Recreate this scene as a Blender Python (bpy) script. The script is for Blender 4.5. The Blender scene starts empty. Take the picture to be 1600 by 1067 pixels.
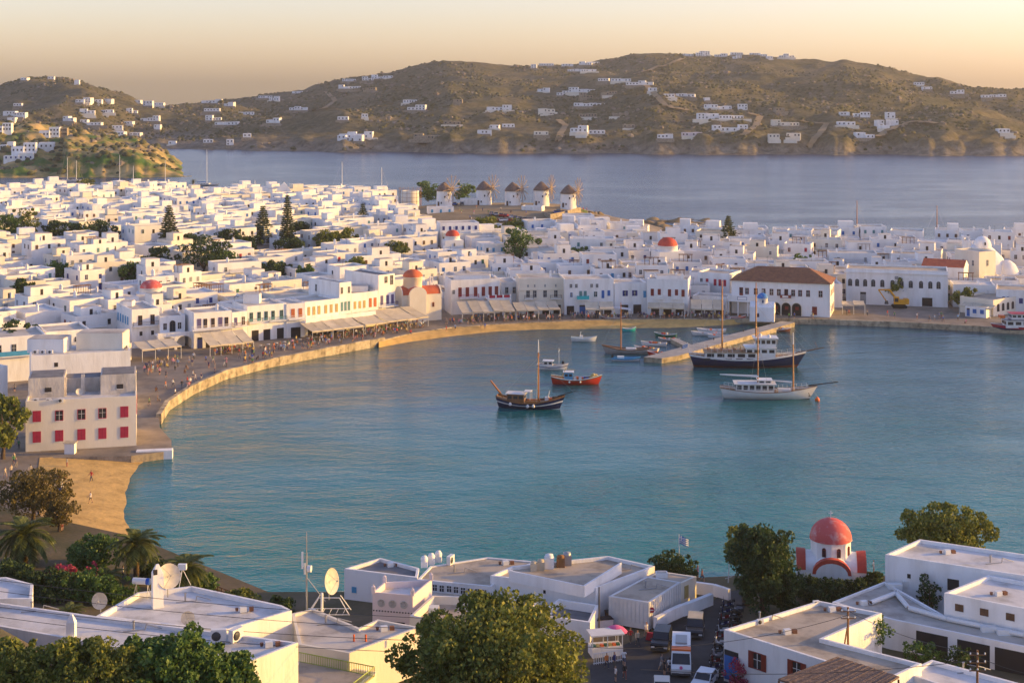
import bpy, bmesh, math, random
import numpy as np
from mathutils import Vector, Matrix
from mathutils.geometry import delaunay_2d_cdt
R = math.radians
RND = random.Random(7)
SC = bpy.context.scene
COL = SC.collection
# ---------------------------------------------------------------- camera, sky, sun, exposure
F, H, HZ = 2300.0, 64.0, 130.0          # focal length in photo pixels, eye height, horizon row
cam_d = bpy.data.cameras.new("camera"); cam = bpy.data.objects.new("camera", cam_d); COL.objects.link(cam)
cam.location = (0, 0, H); cam.rotation_euler = (R(90), 0, 0)
cam_d.sensor_width = 36; cam_d.lens = 36*F/1600; cam_d.shift_y = -(533.5-HZ)/1600
cam_d.clip_start = 1; cam_d.clip_end = 30000
SC.camera = cam
SUN_AZ, SUN_EL = 83.0, 10.0              # degrees to the right of the view axis (+Y), above the horizon
w = bpy.data.worlds.new("World"); SC.world = w; w.use_nodes = True
nt = w.node_tree
bg = nt.nodes["Background"]
sky = nt.nodes.new("ShaderNodeTexSky"); sky.sky_type = 'NISHITA'; sky.sun_disc = False
sky.sun_elevation = R(SUN_EL); sky.sun_rotation = R(SUN_AZ)
sky.altitude = 0; sky.air_density = 1.0; sky.dust_density = 1.1; sky.ozone_density = 1.0
# evening haze takes the green out of the whole sky evenly
tint = nt.nodes.new("ShaderNodeMix"); tint.data_type = 'RGBA'; tint.blend_type = 'MULTIPLY'; tint.inputs[0].default_value = 1.0
tint.inputs[7].default_value = (.93, .855, 1.15, 1)
nt.links.new(sky.outputs[0], tint.inputs[6]); nt.links.new(tint.outputs[2], bg.inputs[0]); bg.inputs[1].default_value = 0.15
sd = bpy.data.lights.new("sun", 'SUN'); sun = bpy.data.objects.new("sun", sd); COL.objects.link(sun)
sd.energy = 3.4; sd.angle = R(0.6); sd.color = (1.0, 0.57, 0.07)
_d = Vector((math.sin(R(SUN_AZ))*math.cos(R(SUN_EL)), math.cos(R(SUN_AZ))*math.cos(R(SUN_EL)), math.sin(R(SUN_EL))))
sun.rotation_euler = _d.to_track_quat('Z', 'Y').to_euler()
SC.view_settings.view_transform = 'Standard'; SC.view_settings.look = 'None'
SC.view_settings.exposure = 1.0; SC.view_settings.gamma = 1.0
SC.render.engine = 'CYCLES'
SC.cycles.use_denoising = True
SC.cycles.max_bounces = 6; SC.cycles.diffuse_bounces = 3; SC.cycles.glossy_bounces = 3
SC.cycles.transparent_max_bounces = 8; SC.cycles.volume_bounces = 0
# ---------------------------------------------------------------- helpers
def G(px, py, z=0.0):
    y = F*(H-z)/(py-HZ)
    return ((px-800)*y/F, y)
def PXY(x, y, z=0.0):
    return 800+F*x/y, HZ+F*(H-z)/y
def tag(o, label=None, cat=None, group=None, kind=None):
    if label: o["label"] = label
    if cat: o["category"] = cat
    if group: o["group"] = group
    if kind: o["kind"] = kind
    return o
def empty(name, loc=(0, 0, 0), rz=0.0):
    o = bpy.data.objects.new(name, None); COL.objects.link(o)
    o.location = loc; o.rotation_euler = (0, 0, rz); o.empty_display_size = .5
    return o
def link(name, me, parent=None, loc=(0, 0, 0), rz=0.0):
    o = bpy.data.objects.new(name, me); COL.objects.link(o)
    o.location = loc; o.rotation_euler = (0, 0, rz)
    if parent is not None: o.parent = parent
    return o
def copy_tree(o, parent=None):
    c = o.copy(); COL.objects.link(c); c.parent = parent
    for ch in list(o.children): copy_tree(ch, c)
    return c
def smooth(a, b, x):
    t = min(1, max(0, (x-a)/(b-a))); return t*t*(3-2*t)
class MB:
    """collects faces with material slots; build() links them as one mesh object"""
    def __init__(s): s.v = []; s.f = []; s.m = []; s.sm = []
    def face(s, pts, m=0, sm=False):
        n = len(s.v); s.v += [tuple(p) for p in pts]; s.f.append(tuple(range(n, n+len(pts)))); s.m.append(m); s.sm.append(sm)
    def grid(s, rows, m=0, sm=True, close=False):
        n = len(s.v); k = len(rows[0])
        for r in rows: s.v += [tuple(p) for p in r]
        for i in range(len(rows)-1):
            for j in range(k if close else k-1):
                j2 = (j+1) % k
                s.f.append((n+i*k+j, n+i*k+j2, n+(i+1)*k+j2, n+(i+1)*k+j)); s.m.append(m(i, j) if callable(m) else m); s.sm.append(sm)
    def box(s, c, d, m=0, rz=0.0, taper=1.0):
        cx, cy, cz = c; x, y, z = d[0]/2, d[1]/2, d[2]/2; ca, sa = math.cos(rz), math.sin(rz); n = len(s.v)
        for zz, t in ((-z, 1.0), (z, taper)):
            for xx, yy in ((-x, -y), (x, -y), (x, y), (-x, y)):
                xx *= t; yy *= t
                s.v.append((cx+xx*ca-yy*sa, cy+xx*sa+yy*ca, cz+zz))
        for q in ((3, 2, 1, 0), (4, 5, 6, 7), (0, 1, 5, 4), (1, 2, 6, 5), (2, 3, 7, 6), (3, 0, 4, 7)):
            s.f.append(tuple(n+i for i in q)); s.m.append(m); s.sm.append(False)
    def tube(s, p0, p1, r0, r1=None, n=8, m=0, caps=True, sm=True):
        r1 = r0 if r1 is None else r1
        a = Vector(p0); b = Vector(p1); d = (b-a)
        if d.length < 1e-6: return
        q = d.to_track_quat('Z', 'Y'); u = q @ Vector((1, 0, 0)); v = q @ Vector((0, 1, 0))
        rows = [[tuple(c+(u*math.cos(2*math.pi*k/n)+v*math.sin(2*math.pi*k/n))*r) for k in range(n)] for c, r in ((a, r0), (b, r1))]
        s.grid(rows, m, sm, True)
        if caps:
            s.face(rows[0][::-1], m); s.face(rows[1], m)
    def path(s, pts, r, n=5, m=0):
        for a, b in zip(pts[:-1], pts[1:]): s.tube(a, b, r, r, n, m, False)
    def lathe(s, prof, n=16, m=0, c=(0, 0, 0), sm=True, a0=0.0, a1=2*math.pi):
        full = abs(a1-a0-2*math.pi) < 1e-6
        k = n if full else n+1
        rows = [[(c[0]+r*math.cos(a0+(a1-a0)*i/n), c[1]+r*math.sin(a0+(a1-a0)*i/n), c[2]+z) for i in range(k)] for r, z in prof]
        s.grid(rows, m, sm, full)
    def prism(s, poly, z0, z1, m=0, mt=None, bottom=False):
        n = len(poly); mt = m if mt is None else mt
        for i in range(n):
            a, b = poly[i], poly[(i+1) % n]
            s.face([(a[0], a[1], z0), (b[0], b[1], z0), (b[0], b[1], z1), (a[0], a[1], z1)], m)
        s.face([(p[0], p[1], z1) for p in poly], mt)
        if bottom: s.face([(p[0], p[1], z0) for p in poly][::-1], m)
    def mesh(s, name, mats):
        me = bpy.data.meshes.new(name); me.from_pydata(s.v, [], s.f)
        for m in (mats if isinstance(mats, (list, tuple)) else [mats]): me.materials.append(M[m] if isinstance(m, str) else m)
        me.polygons.foreach_set("material_index", s.m); me.polygons.foreach_set("use_smooth", s.sm); me.update()
        return me
    def build(s, name, mats, parent=None, loc=(0, 0, 0), rz=0.0):
        return link(name, s.mesh(name, mats), parent, loc, rz)
def ccw(p):
    a = sum(p[i][0]*p[(i+1) % len(p)][1]-p[(i+1) % len(p)][0]*p[i][1] for i in range(len(p)))
    return list(p) if a > 0 else list(p)[::-1]
def inset(poly, d):
    n = len(poly); out = []
    for i in range(n):
        p0, p1, p2 = Vector(poly[i-1]), Vector(poly[i]), Vector(poly[(i+1) % n])
        e1 = (p1-p0).normalized(); e2 = (p2-p1).normalized()
        n1 = Vector((-e1.y, e1.x)); n2 = Vector((-e2.y, e2.x))
        b = n1+n2; L = b.length
        b = b/L if L > 1e-4 else n1
        c = max(.35, b.dot(n1)); out.append(tuple(p1+b*(d/c)))
    return out
def in_poly(x, y, poly):
    c = False; n = len(poly); j = n-1
    for i in range(n):
        xi, yi = poly[i]; xj, yj = poly[j]
        if (yi > y) != (yj > y) and x < (xj-xi)*(y-yi)/(yj-yi)+xi: c = not c
        j = i
    return c
def seg_dist(x, y, a, b):
    ax, ay = a; bx, by = b; dx, dy = bx-ax, by-ay; L = dx*dx+dy*dy
    t = 0 if L == 0 else max(0, min(1, ((x-ax)*dx+(y-ay)*dy)/L))
    return math.hypot(x-ax-t*dx, y-ay-t*dy)
def line_dist(x, y, pl): return min(seg_dist(x, y, pl[i], pl[i+1]) for i in range(len(pl)-1))
def vnoise(x, y, seed=0):
    def h(i, j):
        n = (i*374761393+j*668265263+seed*1442695041) & 0xffffffff
        n = ((n ^ (n >> 13))*1274126177) & 0xffffffff
        return ((n ^ (n >> 16)) & 0xffff)/65535.0
    i, j = math.floor(x), math.floor(y); fx, fy = x-i, y-j
    fx = fx*fx*(3-2*fx); fy = fy*fy*(3-2*fy)
    return (h(i, j)*(1-fx)+h(i+1, j)*fx)*(1-fy)+(h(i, j+1)*(1-fx)+h(i+1, j+1)*fx)*fy
def fbm(x, y, o=4, seed=0):
    s, a = 0.0, .5
    for k in range(o): s += a*(vnoise(x, y, seed+k)-.5); x *= 2.03; y *= 2.03; a *= .5
    return s*2
def sheet(name, outline, hfun, step, mats, kind="structure", skirt=None):
    """land sheet inside an outline, height from hfun, optional skirt down to z"""
    outline = ccw(outline); pts = []
    ol = []
    for i in range(len(outline)):
        a, b = Vector(outline[i]), Vector(outline[(i+1) % len(outline)])
        k = max(1, int((b-a).length/step))
        for t in range(k): ol.append(tuple(a.lerp(b, t/k)))
    pts = [Vector(p) for p in ol]; n = len(pts)
    xs = [p[0] for p in ol]; ys = [p[1] for p in ol]
    x = min(xs)
    while x < max(xs):
        y = min(ys)
        while y < max(ys):
            if in_poly(x, y, outline): pts.append(Vector((x+RND.uniform(-.2, .2)*step, y+RND.uniform(-.2, .2)*step)))
            y += step
        x += step
    vs, es, fs, *_ = delaunay_2d_cdt(pts, [(i, (i+1) % n) for i in range(n)], [], 1, 1e-4)
    mb = MB(); mb.v = [(p.x, p.y, hfun(p.x, p.y)) for p in vs]
    mb.f = [tuple(f) for f in fs]; mb.m = [0]*len(fs); mb.sm = [True]*len(fs)
    if skirt is not None:
        for i in range(n):
            a, b = ol[i], ol[(i+1) % n]
            mb.face([(a[0], a[1], skirt), (b[0], b[1], skirt), (b[0], b[1], hfun(*b)), (a[0], a[1], hfun(*a))], 0 if isinstance(mats, str) else len(mats)-1)
    return tag(mb.build(name, mats), kind=kind)
# ---------------------------------------------------------------- materials
M = {}
def mat(name, c1, c2=None, scale=.5, rough=.8, bump=0.0, bscale=None, zs=1.0, detail=4, c3=None, metal=0.0, spec=.3, lo=.35, hi=.65, objvar=0.0, local=False):
    m = bpy.data.materials.new(name); m.use_nodes = True; M[name] = m
    t = m.node_tree; N, L = t.nodes, t.links; b = N["Principled BSDF"]
    b.inputs["Roughness"].default_value = rough; b.inputs["Metallic"].default_value = metal; b.inputs["Specular IOR Level"].default_value = spec
    b.inputs["Base Color"].default_value = (*c1, 1)
    if c2 is None and not bump: return m
    geo = N.new("ShaderNodeTexCoord" if local else "ShaderNodeNewGeometry"); mp = N.new("ShaderNodeMapping"); mp.inputs["Scale"].default_value = (1, 1, zs)
    L.new(geo.outputs["Object" if local else "Position"], mp.inputs[0])
    if c2 is not None:
        nz = N.new("ShaderNodeTexNoise"); nz.inputs["Scale"].default_value = scale; nz.inputs["Detail"].default_value = detail; nz.inputs["Roughness"].default_value = .62
        L.new(mp.outputs[0], nz.inputs["Vector"])
        rp = N.new("ShaderNodeValToRGB"); e = rp.color_ramp.elements
        e[0].position = lo; e[0].color = (*c1, 1); e[1].position = hi; e[1].color = (*c2, 1)
        if c3:
            k = rp.color_ramp.elements.new((lo+hi)/2); k.color = (*c3, 1)
        L.new(nz.outputs[0], rp.inputs[0]); out = rp.outputs[0]
        if objvar:
            oi = N.new("ShaderNodeObjectInfo"); hs = N.new("ShaderNodeHueSaturation"); mr = N.new("ShaderNodeMapRange")
            mr.inputs[3].default_value = 1-objvar; mr.inputs[4].default_value = 1+objvar*.6
            L.new(oi.outputs["Random"], mr.inputs[0]); L.new(mr.outputs[0], hs.inputs["Value"]); L.new(out, hs.inputs["Color"]); out = hs.outputs[0]
        L.new(out, b.inputs["Base Color"])
    if bump:
        n2 = N.new("ShaderNodeTexNoise"); n2.inputs["Scale"].default_value = bscale or scale*4; n2.inputs["Detail"].default_value = 5
        L.new(mp.outputs[0], n2.inputs["Vector"])
        bp = N.new("ShaderNodeBump"); bp.inputs["Strength"].default_value = bump; bp.inputs["Distance"].default_value = .2
        L.new(n2.outputs[0], bp.inputs["Height"]); L.new(bp.outputs[0], b.inputs["Normal"])
    return m
def leafmat(name, c1, c2, c3, rough=.6):
    m = bpy.data.materials.new(name); m.use_nodes = True; M[name] = m
    t = m.node_tree; N, L = t.nodes, t.links; b = N["Principled BSDF"]; b.inputs["Roughness"].default_value = rough; b.inputs["Specular IOR Level"].default_value = .25
    g = N.new("ShaderNodeNewGeometry"); rp = N.new("ShaderNodeValToRGB"); e = rp.color_ramp.elements
    e[0].position = 0; e[0].color = (*c1, 1); e[1].position = 1; e[1].color = (*c3, 1); k = e.new(.55); k.color = (*c2, 1)
    L.new(g.outputs["Random Per Island"], rp.inputs[0]); L.new(rp.outputs[0], b.inputs["Base Color"])
    tr = N.new("ShaderNodeBsdfTranslucent"); mx = N.new("ShaderNodeMixShader"); mx.inputs[0].default_value = .3
    L.new(rp.outputs[0], tr.inputs[0]); L.new(b.outputs[0], mx.inputs[1]); L.new(tr.outputs[0], mx.inputs[2]); L.new(mx.outputs[0], N["Material Output"].inputs[0])
    return m
def objcolor(name, rough=.7, random_ramp=None):
    """colour taken from the object's own colour, or from its random number through a ramp"""
    m = bpy.data.materials.new(name); m.use_nodes = True; M[name] = m
    t = m.node_tree; N, L = t.nodes, t.links; b = N["Principled BSDF"]; b.inputs["Roughness"].default_value = rough
    oi = N.new("ShaderNodeObjectInfo")
    if random_ramp:
        rp = N.new("ShaderNodeValToRGB"); rp.color_ramp.interpolation = 'CONSTANT'; e = rp.color_ramp.elements
        for i, c in enumerate(random_ramp):
            p = i/len(random_ramp)
            k = e[0] if i == 0 else (e[1] if i == 1 else e.new(p)); k.position = p; k.color = (*c, 1)
        L.new(oi.outputs["Random"], rp.inputs[0]); L.new(rp.outputs[0], b.inputs["Base Color"])
    else: L.new(oi.outputs["Color"], b.inputs["Base Color"])
    return m
mat("whitewash", (.83, .82, .80), (.60, .57, .52), .45, .85, .2, 3.0, .22, 7, lo=.46, hi=.86)
mat("whitewash_house", (.82, .80, .77), (.70, .67, .63), .3, .85, .12, 3.0, .4, 5, lo=.42, hi=.8, objvar=.07)
mat("cream_wall", (.78, .72, .60), (.68, .61, .48), .3, .85, .12, 3.0, .4, lo=.4, hi=.8)
mat("pink_wall", (.76, .66, .64), (.68, .58, .56), .3, .85, .1, 3, .4)
mat("grey_wall", (.55, .54, .52), (.42, .40, .37), .4, .9, .2, 3, .4)
mat("old_plaster", (.62, .57, .50), (.42, .38, .33), .5, .9, .3, 2.5, .5)
mat("roof_screed", (.62, .56, .47), (.36, .32, .27), .25, .9, .15, 2, c3=(.54, .49, .42), objvar=.12)
mat("roof_tan", (.50, .42, .32), (.30, .25, .19), .28, .9, .15, 2, c3=(.45, .38, .29))
mat("roof_white", (.72, .70, .67), (.42, .40, .36), .28, .9, .15, 2, detail=8, c3=(.62, .60, .57))
mat("roof_grey", (.24, .23, .22), (.15, .145, .14), .4, .9, .2, 2)
mat("roof_tile", (.30, .135, .065), (.20, .09, .05), .9, .85, .3, 6)
mat("dome_red", (.55, .09, .05), (.42, .06, .04), .8, .7, .1, 3)
mat("dome_red_worn", (.55, .10, .09), (.62, .36, .33), .9, .75, .1, 3, lo=.5, hi=.72)
mat("dome_orange", (.62, .15, .06), (.5, .11, .05), .8, .7, .1, 3)
mat("dome_blue", (.05, .22, .55), (.04, .17, .45), .8, .6)
mat("thatch", (.25, .18, .14), (.13, .09, .07), 2.5, .95, .6, 9, .3)
mat("stone_wall", (.36, .30, .22), (.20, .165, .12), .9, .95, .6, 1.6, c3=(.30, .25, .18))
mat("quay_stone", (.52, .43, .29), (.22, .18, .12), .7, .9, .5, 1.2, c3=(.42, .35, .24), objvar=.25)
mat("concrete", (.42, .40, .36), (.30, .285, .26), .4, .9, .2, 2)
mat("paving", (.30, .25, .19), (.18, .15, .115), .22, .9, .15, 2, c3=(.25, .205, .155))
mat("asphalt", (.06, .058, .056), (.042, .041, .04), .5, .9, .2, 6)
mat("sand", (.64, .41, .14), (.42, .27, .09), .35, .95, .5, 1.5, c3=(.54, .35, .12))
mat("sand_wet", (.30, .23, .13), (.22, .17, .10), .2, .6, .2, 1.5)
mat("wood", (.26, .13, .055), (.17, .085, .035), 1.5, .7, .2, 8, .2)
mat("wood_orange", (.48, .19, .04), (.36, .13, .03), 1.5, .5, .1, 8, .2)
mat("wood_dark", (.07, .045, .03), (.04, .027, .02), 1.5, .75, .2, 8)
mat("canvas", (.62, .54, .40), (.50, .43, .31), .5, .9, .1, 2, objvar=.12)
mat("canvas_white", (.74, .72, .68), (.62, .60, .57), .6, .9)
mat("metal_grey", (.35, .35, .35), None, rough=.45, metal=.6)
mat("metal_dark", (.06, .06, .06), None, rough=.5)
mat("metal_white", (.72, .72, .70), None, rough=.5)
mat("dish", (.62, .58, .50), (.48, .45, .39), 1.2, .6)
mat("glass_dark", (.030, .034, .040), None, rough=.12, spec=.5)
mat("opening_dark", (.035, .03, .028), None, rough=.9)
for n_, c_ in dict(red=(.42, .022, .05), crimson=(.42, .03, .07), brown_red=(.22, .035, .025), orange=(.50, .14, .05), blue=(.03, .14, .42), lightblue=(.07, .32, .55), navy=(.025, .04, .20), teal=(.12, .26, .27), green=(.05, .17, .10), yellow=(.48, .36, .14), brown=(.13, .07, .04), white=(.78, .77, .74), grey=(.30, .31, .32), violet=(.12, .10, .24), turquoise=(.03, .45, .48), pink=(.70, .12, .26), black=(.015, .015, .016), lime=(.42, .52, .12)).items():
    mat("paint_"+n_, c_, tuple(x*.8 for x in c_), 1.5, .55, lo=.4, hi=.7)
mat("hull_white", (.74, .73, .70), (.66, .64, .60), .6, .35)
mat("hull_navy", (.010, .022, .085), (.014, .026, .07), .6, .3)
mat("hull_red", (.52, .045, .02), (.42, .035, .02), .8, .35)
mat("hull_grey", (.36, .34, .32), (.27, .25, .23), .8, .5)
mat("hull_brown", (.16, .05, .03), None, rough=.6)
mat("hull_turq", (.02, .36, .38), None, rough=.4)
mat("deck", (.42, .27, .14), (.32, .20, .10), 1.5, .7)
mat("orange_plastic", (.75, .16, .03), None, rough=.4)
mat("blue_plastic", (.02, .09, .42), None, rough=.4)
mat("yellow_machine", (.72, .36, .02), (.6, .29, .02), .8, .5)
mat("rubber", (.02, .02, .02), None, rough=.8)
leafmat("leaf_olive", (0.074, 0.104, 0.020), (0.158, 0.193, 0.038), (0.294, 0.284, 0.059))
leafmat("leaf_green", (0.038, 0.086, 0.020), (0.086, 0.166, 0.038), (0.166, 0.244, 0.061))
leafmat("leaf_dark", (0.020, 0.046, 0.017), (0.046, 0.084, 0.028), (0.086, 0.131, 0.038))
leafmat("leaf_pine", (0.035, 0.061, 0.024), (0.070, 0.101, 0.038), (0.131, 0.148, 0.052))
leafmat("leaf_palm", (0.062, 0.088, 0.025), (0.126, 0.158, 0.042), (0.232, 0.242, 0.074))
leafmat("leaf_tamarisk", (.08, .065, .018), (.14, .11, .03), (.20, .155, .045))
leafmat("leaf_flower", (.32, .03, .07), (.40, .05, .14), (.45, .10, .10))
mat("bark", (.13, .09, .06), (.07, .05, .035), 3, .95, .5, 10, .3)
objcolor("cloth", .85)
objcolor("trouser", .85, [(.03, .04, .08), (.02, .02, .022), (.35, .30, .22), (.06, .08, .14), (.5, .48, .44), (.12, .10, .08), (.04, .05, .06), (.22, .06, .05)])
objcolor("hair", .7, [(.02, .014, .01), (.06, .035, .02), (.03, .02, .013), (.20, .13, .06), (.015, .012, .01)])
mat("skin", (.46, .27, .18), None, rough=.6)
objcolor("carpaint", .25)
# ---------------------------------------------------------------- sea
def make_sea():
    m = bpy.data.materials.new("sea_water"); m.use_nodes = True; M["sea_water"] = m
    t = m.node_tree; N, L = t.nodes, t.links; b = N["Principled BSDF"]
    g = N.new("ShaderNodeNewGeometry"); sx = N.new("ShaderNodeSeparateXYZ"); L.new(g.outputs["Position"], sx.inputs[0])
    nz = N.new("ShaderNodeTexNoise"); nz.inputs["Scale"].default_value = .022; nz.inputs["Detail"].default_value = 5; L.new(g.outputs["Position"], nz.inputs["Vector"])
    # the bay gets deeper away from the near shore: turquoise shallows to deep blue
    ma = N.new("ShaderNodeMath"); ma.operation = 'MULTIPLY_ADD'; ma.inputs[1].default_value = 110; L.new(nz.outputs[0], ma.inputs[0]); L.new(sx.outputs[1], ma.inputs[2])
    mr = N.new("ShaderNodeMapRange"); mr.inputs[1].default_value = 220; mr.inputs[2].default_value = 760; L.new(ma.outputs[0], mr.inputs[0])
    rp = N.new("ShaderNodeValToRGB"); e = rp.color_ramp.elements
    e[0].position = 0; e[0].color = (.004, .19, .165, 1); e[1].position = 1; e[1].color = (.010, .040, .105, 1)
    k = e.new(.25); k.color = (.005, .105, .122, 1); k = e.new(.55); k.color = (.008, .060, .10, 1)
    L.new(mr.outputs[0], rp.inputs[0]); L.new(rp.outputs[0], b.inputs["Base Color"])
    b.inputs["IOR"].default_value = 1.33; b.inputs["Specular IOR Level"].default_value = .5
    rr = N.new("ShaderNodeMapRange"); rr.inputs[1].default_value = 200; rr.inputs[2].default_value = 1200; rr.inputs[3].default_value = .06; rr.inputs[4].default_value = .22
    L.new(sx.outputs[1], rr.inputs[0]); L.new(rr.outputs[0], b.inputs["Roughness"])
    # waves: long wind ripples and fine chop
    mp = N.new("ShaderNodeMapping"); mp.inputs["Rotation"].default_value = (0, 0, R(-20)); mp.inputs["Scale"].default_value = (.55, 1.0, 1); L.new(g.outputs["Position"], mp.inputs[0])
    prev = None
    patch = N.new("ShaderNodeTexNoise"); patch.inputs["Scale"].default_value = .016; patch.inputs["Detail"].default_value = 4; patch.inputs["Distortion"].default_value = 1.2; pmp = N.new("ShaderNodeMapping"); pmp.inputs["Scale"].default_value = (.6, 1.3, 1); L.new(g.outputs["Position"], pmp.inputs[0]); L.new(pmp.outputs[0], patch.inputs["Vector"])
    for sc_, st, di in ((.55, .40, .5), (1.6, .55, .30), (.12, .5, 1.6), (4.5, .6, .12)):
        n = N.new("ShaderNodeTexNoise"); n.inputs["Scale"].default_value = sc_; n.inputs["Detail"].default_value = 3; L.new(mp.outputs[0], n.inputs["Vector"])
        bp = N.new("ShaderNodeBump"); pm = N.new("ShaderNodeMapRange"); pm.inputs[1].default_value = .36; pm.inputs[2].default_value = .62; pm.inputs[3].default_value = st*.38; pm.inputs[4].default_value = st; L.new(patch.outputs[0], pm.inputs[0]); L.new(pm.outputs[0], bp.inputs["Strength"]); bp.inputs["Distance"].default_value = di; L.new(n.outputs[0], bp.inputs["Height"])
        if prev: L.new(prev.outputs[0], bp.inputs["Normal"])
        prev = bp
    L.new(prev.outputs[0], b.inputs["Normal"])
    mb = MB(); mb.face([(-1390, 100, 0), (1390, 100, 0), (1390, 2790, 0), (-1390, 2790, 0)])
    tag(mb.build("sea", "sea_water"), kind="structure")
make_sea()
# ---------------------------------------------------------------- far hills across the strait
RIDGE = [(-400, 150), (-150, 150), (0, 137), (45, 124), (95, 126), (130, 133), (180, 150), (215, 162), (250, 162), (300, 160), (340, 155), (400, 153), (450, 146), (500, 135), (560, 121), (610, 114), (660, 101), (700, 94), (760, 97), (820, 98), (900, 101), (960, 94), (1030, 89), (1100, 84), (1170, 82), (1250, 90), (1320, 93), (1380, 101), (1430, 115), (1470, 118), (1520, 131), (1600, 145), (1750, 158), (2000, 175)]
def lerp_table(t, x):
    if x <= t[0][0]: return t[0][1]
    for (a, b), (c, d) in zip(t[:-1], t[1:]):
        if x <= c: return b+(d-b)*(x-a)/(c-a)
    return t[-1][1]
def hill_par(px):
    ys = lerp_table([(-400, 1500), (100, 1480), (230, 1440), (450, 1385), (700, 1345), (1000, 1325), (1300, 1310), (2000, 1290)], px)
    yr = lerp_table([(-400, 2050), (150, 2000), (260, 2350), (420, 2300), (700, 2150), (1100, 2300), (1450, 2150), (1600, 2050), (2000, 1950)], px)
    zr = H+(HZ-lerp_table(RIDGE, px))*yr/F
    return ys, yr, zr
def hill_z(x, y):
    px = 800+F*x/y
    ys, yr, zr = hill_par(px); ys += fbm(px/45, 3.3, 4, 5)*34
    t = (y-ys)/(yr-ys)
    if t < 0: return max(-6, t*60)
    if t > 1:
        z = zr-(y-yr)*.22
    else:
        z = zr*(.10*smooth(0, .035, t)+.90*(t**1.08))
    a = smooth(0, .25, t)*(1-.55*smooth(.7, 1.0, t))
    z += a*(fbm(x/210, y/260, 4, 11)*30+fbm(x/55, y/65, 3, 21)*9)
    z += smooth(0, .05, t)*(fbm(x/16, y/16, 3, 31)*3.4)
    z += smooth(0, .03, t)*(1-smooth(.03, .12, t))*abs(fbm(x/22, y/22, 3, 41))*11
    # the spur that catches the low sun
    z += 20*math.exp(-((px-985)/75)**2)*math.exp(-((t-.42)/.20)**2)+10*math.exp(-((px-1500)/110)**2)*math.exp(-((t-.16)/.10)**2)
    return z
def make_hill():
    m = bpy.data.materials.new("hill_scrub"); m.use_nodes = True; M["hill_scrub"] = m
    t = m.node_tree; N, L = t.nodes, t.links; b = N["Principled BSDF"]; b.inputs["Roughness"].default_value = .95; b.inputs["Specular IOR Level"].default_value = .1
    g = N.new("ShaderNodeNewGeometry")
    def noise(s, d=5, r=.6):
        n = N.new("ShaderNodeTexNoise"); n.inputs["Scale"].default_value = s; n.inputs["Detail"].default_value = d; n.inputs["Roughness"].default_value = r; L.new(g.outputs["Position"], n.inputs["Vector"]); return n.outputs[0]
    def ramp(src, stops):
        rp = N.new("ShaderNodeValToRGB"); e = rp.color_ramp.elements
        for i, (p, c) in enumerate(stops):
            k = e[i] if i < 2 else e.new(p); k.position = p; k.color = (*c, 1)
        L.new(src, rp.inputs[0]); return rp.outputs[0]
    def mix(f, a, c):
        x = N.new("ShaderNodeMix"); x.data_type = 'RGBA'; L.new(f, x.inputs[0]); L.new(a, x.inputs[6]); L.new(c, x.inputs[7]); return x.outputs[2]
    base = ramp(noise(.014, 8, .72), [(.36, (.050, .064, .026)), (.66, (.23, .185, .095)), (.50, (.125, .112, .050))])
    fine = ramp(noise(.16, 6, .75), [(.40, (.035, .042, .020)), (.62, (.20, .17, .12))])
    m1 = N.new("ShaderNodeMix"); m1.data_type = 'RGBA'; m1.inputs[0].default_value = .45; L.new(base, m1.inputs[6]); L.new(fine, m1.inputs[7])
    vo = N.new("ShaderNodeTexVoronoi"); vo.feature = 'DISTANCE_TO_EDGE'; vo.inputs["Scale"].default_value = .011; L.new(g.outputs["Position"], vo.inputs["Vector"])
    wall = N.new("ShaderNodeMapRange"); wall.inputs[1].default_value = 0; wall.inputs[2].default_value = .02; wall.inputs[3].default_value = .45; wall.inputs[4].default_value = 0; L.new(vo.outputs[0], wall.inputs[0])
    stone = N.new("ShaderNodeRGB"); stone.outputs[0].default_value = (.23, .19, .135, 1)
    c = mix(wall.outputs[0], m1.outputs[2], stone.outputs[0])
    # bare rock where it is steep and along the shore
    sx = N.new("ShaderNodeSeparateXYZ"); L.new(g.outputs["Position"], sx.inputs[0])
    sh = N.new("ShaderNodeMapRange"); sh.inputs[1].default_value = 5; sh.inputs[2].default_value = 13; sh.inputs[3].default_value = .85; sh.inputs[4].default_value = 0; L.new(sx.outputs[2], sh.inputs[0])
    rock = ramp(noise(.12, 6, .7), [(.35, (.10, .085, .065)), (.65, (.34, .29, .215))])
    c = mix(sh.outputs[0], c, rock)
    L.new(c, b.inputs["Base Color"])
    bp = N.new("ShaderNodeBump"); bp.inputs["Strength"].default_value = .9; bp.inputs["Distance"].default_value = 3.0; L.new(noise(.13, 6, .7), bp.inputs["Height"]); L.new(bp.outputs[0], b.inputs["Normal"])
    rows = []
    for j in range(150):
        t_ = (j/149)**1.1; row = []
        for i in range(420):
            px = -300+2200*i/419; ys, yr, zr = hill_par(px); y = (ys-60)+t_*(yr+350-ys)
            x = (px-800)*y/F; row.append((x, y, hill_z(x, y)))
        rows.append(row)
    mb = MB(); mb.grid(rows, 0, True); tag(mb.build("hill", "hill_scrub"), kind="structure")
make_hill()
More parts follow.
